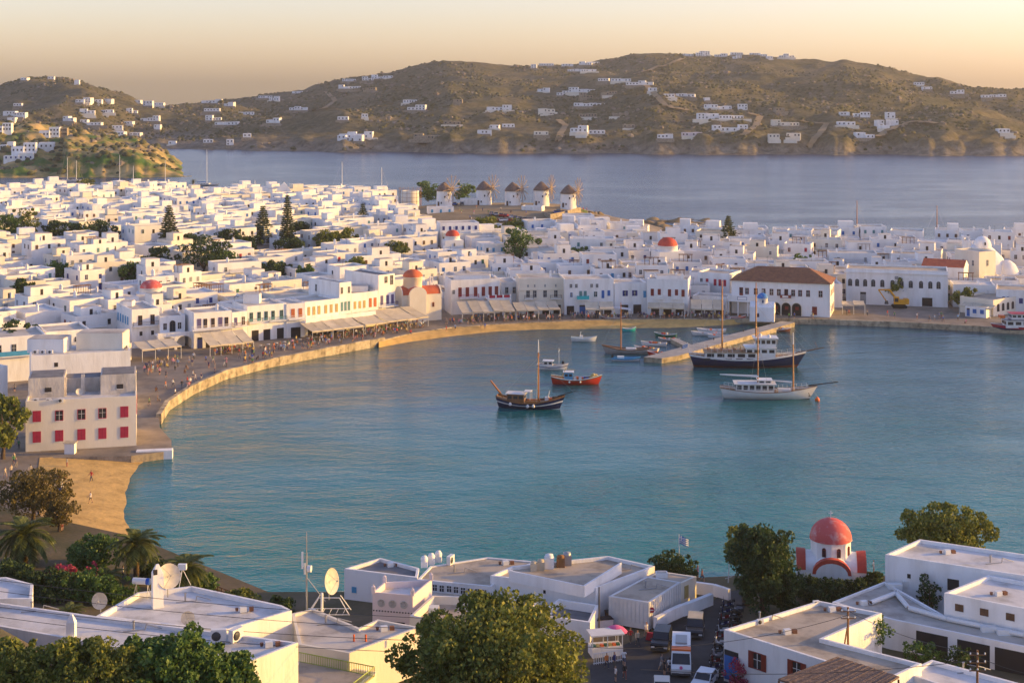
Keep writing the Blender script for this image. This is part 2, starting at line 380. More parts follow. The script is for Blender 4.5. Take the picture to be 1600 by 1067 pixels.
def scrub(name, label, n, hf, x0, x1, y0, y1, size, mats, seed, accept):
    """bushes and boulders too many to count, one mesh"""
    rng = random.Random(seed); mb = MB(); k = 0
    while k < n:
        y = rng.uniform(y0, y1); px = rng.uniform(x0, x1); x = (px-800)*y/F
        if not accept(px, x, y): k += .2; continue
        z = hf(x, y)
        if z < 2: continue
        r = size*rng.uniform(.45, 1.3)*(1.5 if rng.random() < .12 else 1); h = r*rng.uniform(.5, .9); a0 = rng.random()*6; q = 6; m_ = 0 if rng.random() < .86 else 1
        rows = [[(x+r*f*math.cos(a0+j*6.283/q)*rng.uniform(.7, 1.25), y+r*f*math.sin(a0+j*6.283/q)*rng.uniform(.7, 1.25), z+h*g_) for j in range(q)] for f, g_ in ((1, -.3), (.85, .55), (.3, 1))]
        mb.grid(rows, m_, m_ == 0, True); mb.face(rows[2], m_); k += 1
    tag(mb.build(name, mats), label, "scrub", None, "stuff")
mat("scrub_green", (.045, .055, .022), (.115, .105, .05), .03, .95, c3=(.072, .076, .032))
mat("boulder", (.30, .25, .19), (.16, .13, .10), .05, .95)
scrub("hillside_scrub", "dark bushes and pale boulders strewn over the far hills", 15000, hill_z, -60, 1680, 1330, 2350, 1.9, ["scrub_green", "boulder"], 5, lambda px, x, y: fbm(x/70, y/90, 3, 77) > -.12 and y < hill_par(px)[1]+15)
def hit(px, py, hf, y0, y1, step=4.0):
    """first point where the sight line through a photo pixel meets the ground"""
    y = y0
    while y < y1:
        z = H-(py-HZ)*y/F; x = (px-800)*y/F
        if z <= hf(x, y): return x, y, hf(x, y)
        y += step
    x = (px-800)*y0/F
    return None
# ---------------------------------------------------------------- headland beyond the harbour mouth
def head_z(x, y):
    px = 800+F*x/y
    top = lerp_table([(-300, 34), (0, 32), (60, 30), (110, 26), (150, 22), (215, 19), (245, 13), (262, 6), (280, 2), (288, -2), (300, -5)], px)
    ys = 998+fbm(px/30, 1.7, 3, 3)*20
    d = y-ys
    if d < 0: return max(-5, d*.25)
    z = top*(.62*smooth(0, 34, d)+.38*smooth(20, 150, d)) if px > 100 else top*(.10*smooth(0, 12, d)+.90*smooth(10, 170, d))
    z -= max(0, d-190)*.16
    return z+min(1, d/8)*(fbm(x/14, y/14, 4, 51)*5.5*(1 if z > 3 else .4))
def make_headland():
    mat("headland_rock", (.06, .13, .02), (.48, .34, .14), .05, .95, .9, .35, c3=(.26, .21, .075), lo=.40, hi=.60)
    rows = []
    for j in range(90):
        d = -12+j/89*300; row = []
        for i in range(150):
            px = -300+600*i/149; y = 998+d; x = (px-800)*y/F; row.append((x, y, head_z(x, y)))
        rows.append(row)
    mb = MB(); mb.grid(rows, 0, True); tag(mb.build("headland", "headland_rock"), kind="structure")
make_headland()
scrub("headland_scrub", "bushes and rocks on the headland", 420, head_z, -60, 285, 1000, 1200, 2.2, ["scrub_green", "boulder"], 6, lambda px, x, y: True)
# ---------------------------------------------------------------- the old town's ground
PZ = 1.3
QUAY = [G(*p, PZ) for p in [(268, 704), (268, 688), (250, 668), (248, 652), (262, 630), (300, 606), (350, 583), (420, 565), (500, 549), (560, 538), (600, 531)]]
BEACHTOP = [G(*p, PZ) for p in [(600, 531), (640, 521), (700, 512), (780, 506), (850, 503), (950, 499), (1060, 498), (1140, 499), (1230, 498)]]
RQUAY = [G(*p, PZ) for p in [(1230, 498), (1290, 499), (1400, 503), (1480, 507), (1560, 512), (1700, 518)]]
FRONT = QUAY+BEACHTOP[1:]+RQUAY[1:]
BACK = [(190, 540), (150, 548), (110, 560), (80, 556), (52, 572), (60, 612), (66, 640), (50, 668), (10, 690), (-50, 700), (-62, 750), (-150, 785), (-240, 795), (-360, 800)]
TOWN = [(-340, 200)]+[G(*p, PZ) for p in [(-260, 960), (112, 925), (75, 850), (58, 800), (56, 745), (62, 716), (205, 712)]]+FRONT+BACK
def town_h(x, y):
    d = line_dist(x, y, FRONT)
    h = PZ+4.2*smooth(28, 190, d)*(1 if x < 30 else .75)
    if y > 560:
        g = math.exp(-((x+6)/42)**4)*math.exp(-((y-640)/46)**4); h = h*(1-g)+g*10.2
        e = min(line_dist(x, y, BACK), 12)/12
        h = .8+(h-.8)*(e**.6)
        if y > 590 and x > -70: h += fbm(x/7, y/7, 3, 61)*1.2*e*(1-g)
    return h
sheet("town_ground", TOWN, town_h, 9.0, ["paving", "stone_wall"], skirt=-1.5)
# rocky cape and grassy bank under the windmills
mat("cape_rock", (.10, .075, .045), (.34, .24, .12), .12, .95, .9, .5, c3=(.22, .16, .08))
mat("cape_grass", (.05, .10, .015), (.20, .16, .06), .10, .95, .6, 1.5, c3=(.09, .13, .02))
mat("dry_ground", (.34, .25, .14), (.24, .18, .10), .15, .95, .4, 1.5)
def cape_z(x, y):
    t = (x-24)/54
    return max(-1.5, (10.2-9.2*smooth(0, .5, t)-1.5*t)*math.exp(-((y-(646-16*t))/(24-9*t))**2)+fbm(x/6, y/6, 4, 71)*3.2*smooth(-.1, .3, t)-.5*smooth(.7, 1.2, t))
rows = [[(x, y, cape_z(x, y)) for x in np.linspace(22, 92, 60)] for y in np.linspace(585, 690, 70)]
mb = MB(); mb.grid(rows, lambda i, j: 1 if (j < 14 and i < 44) else 0); tag(mb.build("rocky_cape", ["cape_rock", "cape_grass"]), kind="structure")
sheet("windmill_hilltop", [(-46, 600), (-10, 585), (26, 592), (34, 622), (34, 660), (6, 676), (-42, 674), (-56, 640)], lambda x, y: town_h(x, y)+.12, 6.0, "dry_ground")
for i, (px, py, rx, ry, h) in enumerate([(1088, 356, 15, 2.4, 1.7), (1122, 357, 9, 2, 1.3), (1076, 366, 8, 2, 1.1), (1105, 361, 6, 1.6, .9), (1040, 362, 8, 2.5, 1.4), (1020, 374, 5, 2, 1.1)]):
    x0, y0 = G(px, py); mb = MB(); rows = []
    for k in range(6):
        rr = 1-k/5.0; rows.append([(rx*rr*math.cos(a)*(1+.35*fbm(a*2+i*9, k*.7, 3, 8)), ry*rr*math.sin(a)*(1+.3*fbm(a*2, k+i*5, 3, 9)), h*(1-rr**1.6)*(1+.6*fbm(a, k+i*3, 2, 4))-.25) for a in np.linspace(0, 2*math.pi, 15)[:-1]])
    mb.grid(rows, 0, False, True); o = mb.build("sea_rock", "cape_rock", None, (x0, y0, 0))
    tag(o, ["long low dark reef breaking the water beyond the rocky cape", "second dark reef just right of the long low reef", "small dark rock in the shallows before the long reef", "thin sliver of rock between the two dark reefs", "dark rock at the very tip of the rocky cape", "dark rock closest to the white seafront houses"][i], "rock", "rocks in the shallows")
scrub("cape_boulders", "broken rocks and tufts covering the rocky cape", 700, cape_z, 880, 1035, 598, 676, 1.5, ["cape_rock", "boulder"], 9, lambda px, x, y: x > 34 and cape_z(x, y) > .6)
# ---------------------------------------------------------------- beaches
def edge_sheet(name, top, bot, z0, z1, mats, n=5):
    mb = MB(); rows = []
    for k in range(n+1):
        t = k/n; rows.append([(a[0]+(b[0]-a[0])*t, a[1]+(b[1]-a[1])*t, z0+(z1-z0)*(t**1.5)+fbm(a[0]/3, t*4+a[1]/3, 2, 2)*.12*(1 if 0 < k < n else 0)) for a, b in zip(top, bot)])
    mb.grid(rows, lambda i, j: 1 if i >= n-1 else 0); return tag(mb.build(name, mats), kind="structure")
def resample(pl, n):
    d = [0]
    for a, b in zip(pl[:-1], pl[1:]): d.append(d[-1]+math.hypot(b[0]-a[0], b[1]-a[1]))
    out = []
    for i in range(n):
        s = d[-1]*i/(n-1); k = 0
        while k < len(d)-2 and d[k+1] < s: k += 1
        t = (s-d[k])/(d[k+1]-d[k]); out.append((pl[k][0]+(pl[k+1][0]-pl[k][0])*t, pl[k][1]+(pl[k+1][1]-pl[k][1])*t))
    return out
bt = resample([G(*p, 1.15) for p in [(592, 534), (640, 522), (700, 513), (780, 507), (850, 504), (950, 500), (1060, 499), (1140, 500), (1228, 499)]], 60)
bb = resample([G(*p, -.4) for p in [(592, 546), (640, 538), (700, 530), (780, 521), (850, 518), (950, 518), (1060, 516), (1110, 513), (1228, 503)]], 60)
edge_sheet("harbour_beach", bt, bb, 1.22, -.45, ["sand", "sand_wet"])
lt = resample([G(*p, 1.2) for p in [(62, 716), (58, 745), (60, 800), (85, 850), (120, 900), (230, 960)]], 40)
lb = resample([G(*p, -.4) for p in [(262, 718), (240, 742), (222, 775), (224, 815), (250, 850), (420, 950)]], 40)
edge_sheet("near_beach", lt, lb, 1.35, -.45, ["sand", "sand_wet"], 10)
# ---------------------------------------------------------------- the near hillside with the road
COAST = [(-130, 262), (-92, 229), (-72, 215), (-52, 203), (-40, 191), (-30, 181), (-20, 181), (0, 182), (22, 186), (36, 188), (46, 187), (75, 186), (130, 188), (200, 192)]
def near_h(x, y):
    yc = lerp_table(COAST, x); d = yc-y
    return min(18.0-12*smooth(3, 12, x), 1.5+1.6*smooth(2, 40, d)+max(0, d-48)*.70)
NEAR = [(-130, 60), (140, 60), (200, 100)]+COAST[::-1]
mat("hillside_earth", (.16, .12, .07), (.08, .075, .03), .15, .95, .4, 1.5)
sheet("near_hillside", NEAR, near_h, 5.0, ["hillside_earth", "stone_wall"], skirt=-1.5)
def ribbon(name, px, widths, z, matn, hf=None):
    pts = [Vector(G(a, b, z)) for a, b in px]; rows = [[], []]
    pts = [Vector(p) for p in resample(pts, 30)]
    for i, p in enumerate(pts):
        t = (pts[min(i+1, 29)]-pts[max(i-1, 0)]).normalized(); nn = Vector((-t.y, t.x)); wd = lerp_table(widths, i/29)
        for r, s in zip(rows, (1, -1)):
            q = p+nn*wd*s/2; r.append((q.x, q.y, (hf(q.x, q.y) if hf else z)+.03))
    mb = MB(); mb.grid(rows[::-1], 0); return tag(mb.build(name, matn), kind="structure")
# ---------------------------------------------------------------- building kit
CACHE = {}
def opening_mesh(style, w, h, col):
    k = (style, round(w, 2), round(h, 2), col)
    if k in CACHE: return CACHE[k]
    b = MB(); P = "paint_"+col
    mats = [P, "glass_dark", "paint_white", "opening_dark"]
    def bar(x0, x1, z0, z1, d, m): b.box(((x0+x1)/2, -d/2, (z0+z1)/2), (x1-x0, d, z1-z0), m)
    x = w/2
    if style == 'shut':                      # closed two-leaf shutters in a thin surround
        bar(-x-.06, x+.06, -.06, 0, .10, 2); bar(-x, -.015, 0, h, .07, 0); bar(.015, x, 0, h, .07, 0); bar(-.015, .015, 0, h, .03, 3)
        for zz in (.33, .66): bar(-x+.08, -.08, h*zz-.03, h*zz+.03, .09, 0); bar(.08, x-.08, h*zz-.03, h*zz+.03, .09, 0)
    elif style in ('win', 'winsh'):          # glazed window, frame, cross bars, open shutters beside it
        bar(-x, x, 0, h, .02, 1); t = .09
        for a in ((-x, -x+t, 0, h), (x-t, x, 0, h), (-x+t, x-t, 0, t), (-x+t, x-t, h-t, h)): bar(*a, .07, 0)
        bar(-.03, .03, t, h-t, .05, 2 if col != 'white' else 0); bar(-x+t, x-t, h*.55, h*.55+.05, .05, 2 if col != 'white' else 0)
        bar(-x-.08, x+.08, -.08, 0, .14, 2)
        if style == 'winsh':
            for s in (-1, 1): b.box((s*(x+w*.24), -.06, h/2), (w*.44, .06, h), 0)
    elif style == 'door':
        bar(-x, x, 0, h, .03, 3); bar(-x, -.015, 0, h*.82, .07, 0); bar(.015, x, 0, h*.82, .07, 0); bar(-x, x, h*.84, h*.97, .04, 1)
    elif style == 'glassdoor':
        bar(-x, x, 0, h, .02, 1); t = .09
        for a in ((-x, -x+t, 0, h), (x-t, x, 0, h), (-x+t, x-t, 0, h*.28), (-x+t, x-t, h-t, h)): bar(*a, .07, 0)
        bar(-.04, .04, h*.28, h-t, .06, 0); bar(-x+t, x-t, h*.6, h*.6+.05, .05, 0)
    elif style == 'hole':
        bar(-x, x, 0, h, .015, 3); bar(-x-.05, x+.05, -.07, 0, .10, 2)
    elif style == 'arch':
        n = 8; hs = h-x
        arc = [(x*math.cos(math.pi*i/n), hs+x*math.sin(math.pi*i/n)) for i in range(n+1)]
        b.face([(-x, -.02, 0), (x, -.02, 0)]+[(p, -.02, q) for p, q in arc], 1)
        o = 1.16
        for i in range(n):
            (p, q), (p2, q2) = arc[i], arc[i+1]
            b.face([(p, -.08, q), (p*o, -.08, hs+(q-hs)*o), (p2*o, -.08, hs+(q2-hs)*o), (p2, -.08, q2)], 0)
            b.face([(p, -.08, q), (p2, -.08, q2), (p2, 0, q2), (p, 0, q)], 0); b.face([(p*o, -.08, hs+(q-hs)*o), (p*o, 0, hs+(q-hs)*o), (p2*o, 0, hs+(q2-hs)*o), (p2*o, -.08, hs+(q2-hs)*o)], 0)
        bar(-x*o, -x, 0, hs, .08, 0); bar(x, x*o, 0, hs, .08, 0); bar(-.03, .03, 0, hs+x*.9, .05, 0); bar(-x, x, hs-.03, hs+.03, .05, 0)
    me = b.mesh("opening", mats); CACHE[k] = me
    return me
class B:
    pass
FOOT = []                                    # footprints already taken by a building, tree or square
def bld(name, label, cat, pts, zb, zt, wall="whitewash", roof="roof_screed", par=.45, pw=.25, group=None, foot=True):
    pts = ccw(pts); cx = sum(p[0] for p in pts)/len(pts); cy = sum(p[1] for p in pts)/len(pts)
    r = B(); r.root = tag(empty(name, (cx, cy, zb)), label, cat, group)
    r.p = [(p[0]-cx, p[1]-cy) for p in pts]; r.zb = zb; r.zt = zt; r.c = (cx, cy)
    mb = MB(); n = len(pts); h = zt-zb; ip = inset(r.p, pw)
    for i in range(n):
        a, b, c, d = r.p[i], r.p[(i+1) % n], ip[i], ip[(i+1) % n]
        mb.face([(a[0], a[1], -.6), (b[0], b[1], -.6), (b[0], b[1], h), (a[0], a[1], h)])
        mb.face([(a[0], a[1], h), (b[0], b[1], h), (d[0], d[1], h), (c[0], c[1], h)])
        mb.face([(d[0], d[1], h-par), (c[0], c[1], h-par), (c[0], c[1], h), (d[0], d[1], h)])
    mb.build("wall", wall, r.root)
    mb = MB(); mb.face([(p[0], p[1], h-par+.002) for p in inset(r.p, pw*.96)]); mb.build("roof", roof, r.root)
    if foot: FOOT.append(pts)
    return r
def edge(r, k):
    a = Vector(r.p[k]); b = Vector(r.p[(k+1) % len(r.p)]); return a, b
def op(r, k, u, z, style, w, h, col, name=None):
    """opening on wall k at fraction u along it, z above the ground"""
    a, b = edge(r, k); d = (b-a); p = a+d*u; ang = math.atan2(d.y, d.x); nn = Vector((d.y, -d.x)).normalized()*.004
    return link(name or ("door" if style in ('door', 'glassdoor') else "window"), opening_mesh(style, w, h, col), r.root, (p.x+nn.x, p.y+nn.y, z), ang)
def ops(r, k, us, z, style, w, h, col):
    for u in us: op(r, k, u, z, style, w, h, col)
def attach(r, k, u, z, mb, name, mats, out=0.0, parent=None):
    """a made-up part fixed to wall k, its own -Y pointing out of the wall"""
    a, b = edge(r, k); d = (b-a); p = a+d*u; nn = Vector((d.y, -d.x)).normalized()*out
    return mb.build(name, mats, parent or r.root, (p.x+nn.x, p.y+nn.y, z), math.atan2(d.y, d.x))
def balcony(r, k, u, z, w, d=1.1, col="paint_grey", solid=False, slab="whitewash"):
    mb = MB(); mb.box((0, -d/2, -.09), (w, d, .18), 0)
    o = attach(r, k, u, z, mb, "balcony", slab); mb = MB()
    if solid:
        for c, s in (((0, -d+.06, .5), (w, .10, .95)), ((-w/2+.06, -d/2, .5), (.10, d-.12, .95)), ((w/2-.06, -d/2, .5), (.10, d-.12, .95))): mb.box(c, s)
    else:
        mb.box((0, -d+.04, .95), (w, .06, .06)); mb.box((-w/2+.03, -d/2, .95), (.06, d-.1, .06)); mb.box((w/2-.03, -d/2, .95), (.06, d-.1, .06)); n = max(5, int(w/.28))
        for i in range(n+1): mb.box((-w/2+.03+(w-.06)*i/n, -d+.04, .46), (.035, .035, .92))
        for s in (-1, 1):
            for i in range(3): mb.box((s*(w/2-.03), -d+.3+i*.3, .46), (.035, .035, .92))
    mb.build("railing", col, o); return o
def chimney(r, x, y, h=1.3, s=.55, mat_="whitewash"):
    z = r.zt-r.zb-.45; mb = MB(); mb.box((0, 0, h/2), (s, s, h)); mb.box((0, 0, h+.04), (s*1.25, s*1.25, .1)); mb.box((0, 0, h+.28), (s*.7, s*.7, .4), 0, 0, .35)
    return mb.build("chimney", mat_, r.root, (x, y, z))
def roof_box(r, x, y, sx, sy, h, rz=0.0, mat_="whitewash", name="roof_room"):
    z = r.zt-r.zb-.45; mb = MB(); mb.box((0, 0, h/2), (sx, sy, h)); mb.box((0, 0, h+.05), (sx-.3, sy-.3, .1), 1)
    return mb.build(name, [mat_, "roof_screed"], r.root, (x, y, z), rz)
def tank(r, x, y):
    z = r.zt-r.zb-.45; mb = MB(); mb.tube((0, -.6, .75), (0, .6, .75), .32, .32, 10, 0); mb.box((0, 0, .22), (.5, .9, .44), 1)
    mb.face([(-.9, -.7, .05), (-.25, -.7, .65), (-.25, .7, .65), (-.9, .7, .05)], 2)
    return mb.build("solar_tank", ["metal_white", "metal_grey", "glass_dark"], r.root, (x, y, z), RND.uniform(0, 6))
def ac_unit(parent, loc, rz=0.0, s=1.0):
    mb = MB(); mb.box((0, 0, .35*s), (.85*s, .34*s, .7*s), 0); mb.lathe([(.26*s, 0), (.26*s, .02), (.0, .02)], 12, 1)
    k = len(mb.v)
    mb.v = [v if i < 8 else (v[0]-.12*s, -.17*s-v[2], .35*s+v[1]) for i, v in enumerate(mb.v)]
    return mb.build("air_conditioner", ["metal_white", "metal_dark"], parent, loc, rz)
def rect_from(pl, pr, depth):
    d = (Vector(pr)-Vector(pl)).normalized(); bk = Vector((-d.y, d.x))*depth
    return [tuple(pl), tuple(pr), tuple(Vector(pr)+bk), tuple(Vector(pl)+bk)]
def hero(name, label, l, r_, depth, h, z=None, **kw):
    """a waterfront building: ground pixels of its front wall's two ends, depth, height"""
    z = PZ if z is None else z
    cat = kw.pop("cat", "house")
    return bld(name, label, cat, rect_from(G(*l, z), G(*r_, z), depth), z, z+h, **kw)
def awning(name, label, l, r_, depth, zhi, zlo, z=PZ, group="canvas awnings along the waterfront", valance=.35, panels=4, canvas="canvas"):
    """sloping cafe canopy: pixels of its outer edge on the ground, reaching back to the wall"""
    a, b = Vector(G(*l, z)), Vector(G(*r_, z)); d = b-a; L = d.length; ang = math.atan2(d.y, d.x); c = (a+b)/2
    root = tag(empty(name, (c.x, c.y, z), ang), label, "awning", group); RND_ = random.Random(int(L*100))
    for i in range(panels):
        x0, x1 = -L/2+L*i/panels, -L/2+L*(i+1)/panels-.12; dz = RND_.uniform(-.12, .12); mb = MB(); rows = []
        for k in range(5):
            t = k/4; y = depth*t; zz = zlo+dz+(zhi-zlo)*t-.18*math.sin(math.pi*t); rows.append([(x0, y, zz), ((x0+x1)/2, y, zz-.06), (x1, y, zz)])
        mb.grid(rows, 0, True); mb.grid([[(p[0], p[1], p[2]-.04) for p in r] for r in rows[::-1]], 0, True)
        mb.face([(x0, -.01, zlo+dz-valance), (x1, -.01, zlo+dz-valance), (x1, -.01, zlo+dz), (x0, -.01, zlo+dz)], 0); mb.build("canopy", canvas, root)
    n = panels
    for i in range(n+1):
        x = -L/2+.1+(L-.2)*i/n; mb = MB(); mb.tube((x, .15, 0), (x, .15, zlo-.05), .06, .06, 6); mb.build("post", "metal_white", root)
    mb = MB(); mb.box((0, .15, zlo-.1), (L, .08, .1)); mb.build("beam", "metal_white", root)
    FOOT.append([tuple(a), tuple(b), tuple(b+Vector((-d.y, d.x)).normalized()*depth), tuple(a+Vector((-d.y, d.x)).normalized()*depth)])
    return root
def dome_part(parent, c, r, h, matn, name="dome", n=20, drum=None, cross=True):
    mb = MB(); k = 8; mb.lathe([(r*math.cos(math.pi/2*i/k), h*math.sin(math.pi/2*i/k)) for i in range(k+1)], n, 0)
    o = mb.build(name, matn, parent, c)
    if cross:
        mb = MB(); mb.box((0, 0, h+.45), (.09, .09, .95)); mb.box((0, 0, h+.6), (.5, .09, .09)); mb.build("cross", "metal_white", o)
    return o
# ---------------------------------------------------------------- waterfront buildings, from the beach round to the ferry
def front_houses():
    # --- the big red-shuttered house standing on the beach
    r = hero("beach_house", "long pale two-storey house with crimson shutters standing on the sandy beach", (40, 706), (213, 696), 12.5, 8.6, wall="cream_wall", roof="roof_white", cat="house")
    us = [.10, .30, .50, .69, .89]
    ops(r, 0, us, 1.5, 'shut', 1.35, 1.9, 'crimson'); ops(r, 0, [us[0], us[4]], 5.0, 'shut', 1.35, 1.9, 'crimson')
    for u in us[1:4]: op(r, 0, u, 5.0, 'win', 1.35, 1.8, 'crimson')
    ops(r, 1, [.2, .5, .8], 5.0, 'shut', 1.1, 1.8, 'crimson')
    z = 8.6-.45
    a = math.atan2(r.p[1][1]-r.p[0][1], r.p[1][0]-r.p[0][0])
    def rb(u, v, sx, sy, h, m, name, top="roof_grey"):
        x = r.p[0][0]+(r.p[1][0]-r.p[0][0])*u+(r.p[3][0]-r.p[0][0])*v; y = r.p[0][1]+(r.p[1][1]-r.p[0][1])*u+(r.p[3][1]-r.p[0][1])*v
        mb = MB(); mb.box((0, 0, h/2), (sx, sy, h)); mb.box((0, 0, h+.03), (sx-.5, sy-.5, .06), 1); return mb.build(name, [m, top], r.root, (x, y, z), a)
    for u, v in ((.17, .66), (.83, .66)):
        o = rb(u, v, 6.0, 7.2, 3.4, "old_plaster", "roof_room"); x, y = o.location.x, o.location.y
        w_ = link("window", opening_mesh('hole', 1.1, .8, 'white'), r.root, (x+math.sin(a)*3.61+.3, y-math.cos(a)*3.61, z+.9), a)
    rb(.5, .80, 6.3, 4.2, 2.5, "old_plaster", "roof_room"); rb(.5, .5, .6, .6, 3.4, "old_plaster", "chimney"); rb(.34, .44, .5, .5, 3.2, "old_plaster", "chimney")
    for u in (.08, .2, .32): ac_unit(r.root, (r.p[0][0]+(r.p[1][0]-r.p[0][0])*u, r.p[0][1]+1.2, z), a)
    mb = MB(); mb.lathe([(.0, 0), (.35, .05), (.6, .2)], 14, 0); o = mb.build("satellite_dish", "dish", r.root, (.3, -3.2, z+1.0)); o.rotation_euler = (R(70), 0, R(20))
    # --- the block behind it
    r = hero("house", "broad flat-roofed white house directly behind the crimson-shuttered beach house", (48, 652), (204, 641), 13, 11.5, roof="roof_white")
    roof_box(r, -5.5, -1, 7, 5, 2.6); roof_box(r, 4, 2, 9, 5, 3.2, 0, "cream_wall")
    for x in (-7, -5.6, -4.2): ac_unit(r.root, (x, -4.5, 11.1))
    op(r, 0, .25, 9.2, 'hole', .7, .8, 'white')
    # --- houses on the street left of it
    r = hero("house", "narrow white house at the photo's left edge beside the shadowed street", (-60, 660), (12, 645), 14, 9.0); ops(r, 1, [.2, .5, .8], 5.5, 'shut', .9, 1.6, 'blue'); ops(r, 0, [.3, .7], 5.5, 'win', .9, 1.5, 'white')
    r = hero("house", "white house with pale blue balcony rail above the shadowed street", (-20, 600), (72, 592), 12, 9.5, roof="roof_screed"); ops(r, 0, [.2, .45, .8], 6, 'win', 1, 1.9, 'grey'); balcony(r, 0, .5, 5.6, 9, 1.2, "paint_lightblue", True)
    r = hero("house", "white house with tall grey doors and an arched window behind the beach block", (72, 584), (140, 578), 11, 9.0); ops(r, 0, [.2, .5, .9], 5.4, 'shut', .9, 1.9, 'grey'); op(r, 0, .7, 5.4, 'arch', .9, 2.1, 'grey')
    # --- golden quay facades
    r = hero("house", "cube house with light blue side windows and iron-railed balcony on the quay", (206, 545), (249, 541), 13, 9.2)
    ops(r, 0, [.3, .75], 5.4, 'glassdoor', 1.0, 2.3, 'brown'); balcony(r, 0, .52, 5.3, 6.4, 1.1, "metal_dark"); ops(r, 0, [.33, .75], 2.9, 'hole', .7, 1.0, 'white'); ops(r, 3, [.12, .28, .44, .6, .75], 5.2, 'shut', .95, 1.9, 'lightblue')
    chimney(r, 3, 3); roof_box(r, -3, 2, 3, 3, 1.2)
    r = hero("house", "low cream house with arched door over a two-arched terrace", (250, 543.5), (289, 540.5), 11, 7.4)
    ops(r, 0, [.2, .78], 4.2, 'win', .8, 1.5, 'brown'); op(r, 0, .5, 3.6, 'arch', 1.2, 2.6, 'brown')
    mb = MB(); w_ = 8.6; d = 4.0
    mb.box((0, -d/2, 3.3), (w_, d, .3)); mb.box((0, -d+.12, 3.75), (w_, .2, .7))
    for x in (-w_/2+.3, -.1, w_/2-.3):
        mb.box((x, -d+.3, 1.57), (.6, .5, 3.15))
    for x0 in (-w_/2+.6, .2):
        ww = 3.6; n = 8
        for i in range(n):
            a0, a1 = math.pi*i/n, math.pi*(i+1)/n; cx_ = x0+ww/2-.05
            mb.face([(cx_+ww/2*math.cos(a0), -d+.1, 1.6+1.5*math.sin(a0)), (cx_+ww/2*math.cos(a0), -d+.1, 3.15), (cx_+ww/2*math.cos(a1), -d+.1, 3.15), (cx_+ww/2*math.cos(a1), -d+.1, 1.6+1.5*math.sin(a1))])
    attach(r, 0, .5, 0, mb, "arcade", "whitewash")
    for x in (-1, 1): chimney(r, x*2, 2, 1.1)
    r = hero("house", "cream two-storey house with violet doors and a long white balcony", (303, 545), (362, 540), 9, 8.4)
    ops(r, 0, [.14, .7], 4.8, 'shut', 1.0, 2.2, 'violet'); ops(r, 0, [.3, .5, .86], 4.8, 'glassdoor', .9, 2.1, 'brown'); balcony(r, 0, .5, 4.5, 10.5, 1.4, "paint_white"); op(r, 0, .16, 0, 'door', 1.2, 2.6, 'navy'); op(r, 0, .4, 0, 'hole', 1.6, 2.4, 'brown'); op(r, 0, .75, 0, 'hole', 2.2, 2.6, 'brown')
    chimney(r, 2, 1)
    r = hero("house", "narrow low cream house with one violet door between balconied houses", (362.5, 540), (386, 537), 9, 7.9); op(r, 0, .25, 4.7, 'shut', .8, 1.9, 'violet'); op(r, 0, .75, 4.7, 'win', .8, 1.9, 'brown'); balcony(r, 0, .5, 4.5, 4.2, 1.0, "wood"); op(r, 0, .5, 0, 'hole', 1.8, 2.4, 'brown')
    r = hero("house", "long cream house with five tall grey doors and small iron balconies", (386.5, 534), (447, 528), 10, 8.6); ops(r, 0, [.1, .3, .48, .66, .88], 4.8, 'glassdoor', .9, 2.2, 'teal'); balcony(r, 0, .2, 4.6, 3.6, .9, "paint_teal"); balcony(r, 0, .77, 4.6, 4.4, .9, "paint_teal"); ops(r, 0, [.2, .5, .85], 0, 'hole', 1.8, 2.6, 'brown')
    roof_box(r, -2, 2, 4, 3, 2.2)
    r = hero("house", "cream house with two bright orange shutters above a pale canopy", (447.5, 528.3), (476.5, 526), 10, 8.4); ops(r, 0, [.35, .75], 5.0, 'shut', .95, 2.1, 'orange'); balcony(r, 0, .55, 4.6, 4.4, .9, "paint_white"); op(r, 0, .5, 0, 'hole', 2.5, 2.5, 'brown')
    r = hero("house", "long cream house with six yellow doors over a white terrace", (477, 525), (530, 518), 10, 8.4); ops(r, 0, [.1, .25, .4, .6, .76, .92], 5.0, 'shut', .8, 2.1, 'yellow'); ops(r, 0, [.2, .5, .8], 0, 'hole', 2.5, 2.5, 'brown')
    mb = MB(); mb.box((0, -1.6, 3.75), (21, 3.2, .3)); mb.box((0, -3.1, 4.3), (21, .2, .8)); attach(r, 0, .85, 0, mb, "terrace", "whitewash")
    r = hero("house", "slim three-storey cream house with teal doors rising above its neighbours", (530.5, 517.5), (549, 515), 14, 12.2); ops(r, 0, [.2, .5, .8], 5.0, 'shut', .7, 2.3, 'teal'); ops(r, 0, [.2, .8], 9.4, 'win', .6, 1.6, 'brown'); op(r, 3, .25, 9.0, 'win', .8, 1.8, 'grey')
    r = hero("house", "cream house with three beige and two orange doors beside the tall block", (549.5, 514), (591, 508.5), 10, 9.0); ops(r, 0, [.12, .3, .47], 5.0, 'shut', .75, 1.9, 'yellow'); ops(r, 0, [.7, .88], 5.0, 'shut', .85, 2.3, 'orange'); roof_box(r, 1, 2, 5, 4, 1.4)
    r = hero("house", "tallest cream cube house with violet doors beside the orange-domed church", (591.5, 507), (617, 503.5), 15, 12.8, roof="roof_grey"); ops(r, 0, [.2, .55, .85], 5.0, 'shut', .85, 2.4, 'violet'); op(r, 0, .45, 10.6, 'win', .9, 1.6, 'brown'); ops(r, 0, [.8], 10, 'win', .9, 2.4, 'brown'); balcony(r, 0, .55, 4.6, 5.5, 1.2, "paint_navy"); op(r, 3, .3, 8, 'hole', .8, 1.2, 'white')
    # --- the orange-domed church on the quay
    z = PZ; pl, pr = G(620, 506, z), G(684, 500, z); root = tag(empty("church", ((pl[0]+pr[0])/2, (pl[1]+pr[1])/2+4, z), R(22)), "white church with bright orange dome and orange barrel vault on the quay", "church")
    FOOT.append(rect_from(pl, pr, 11))
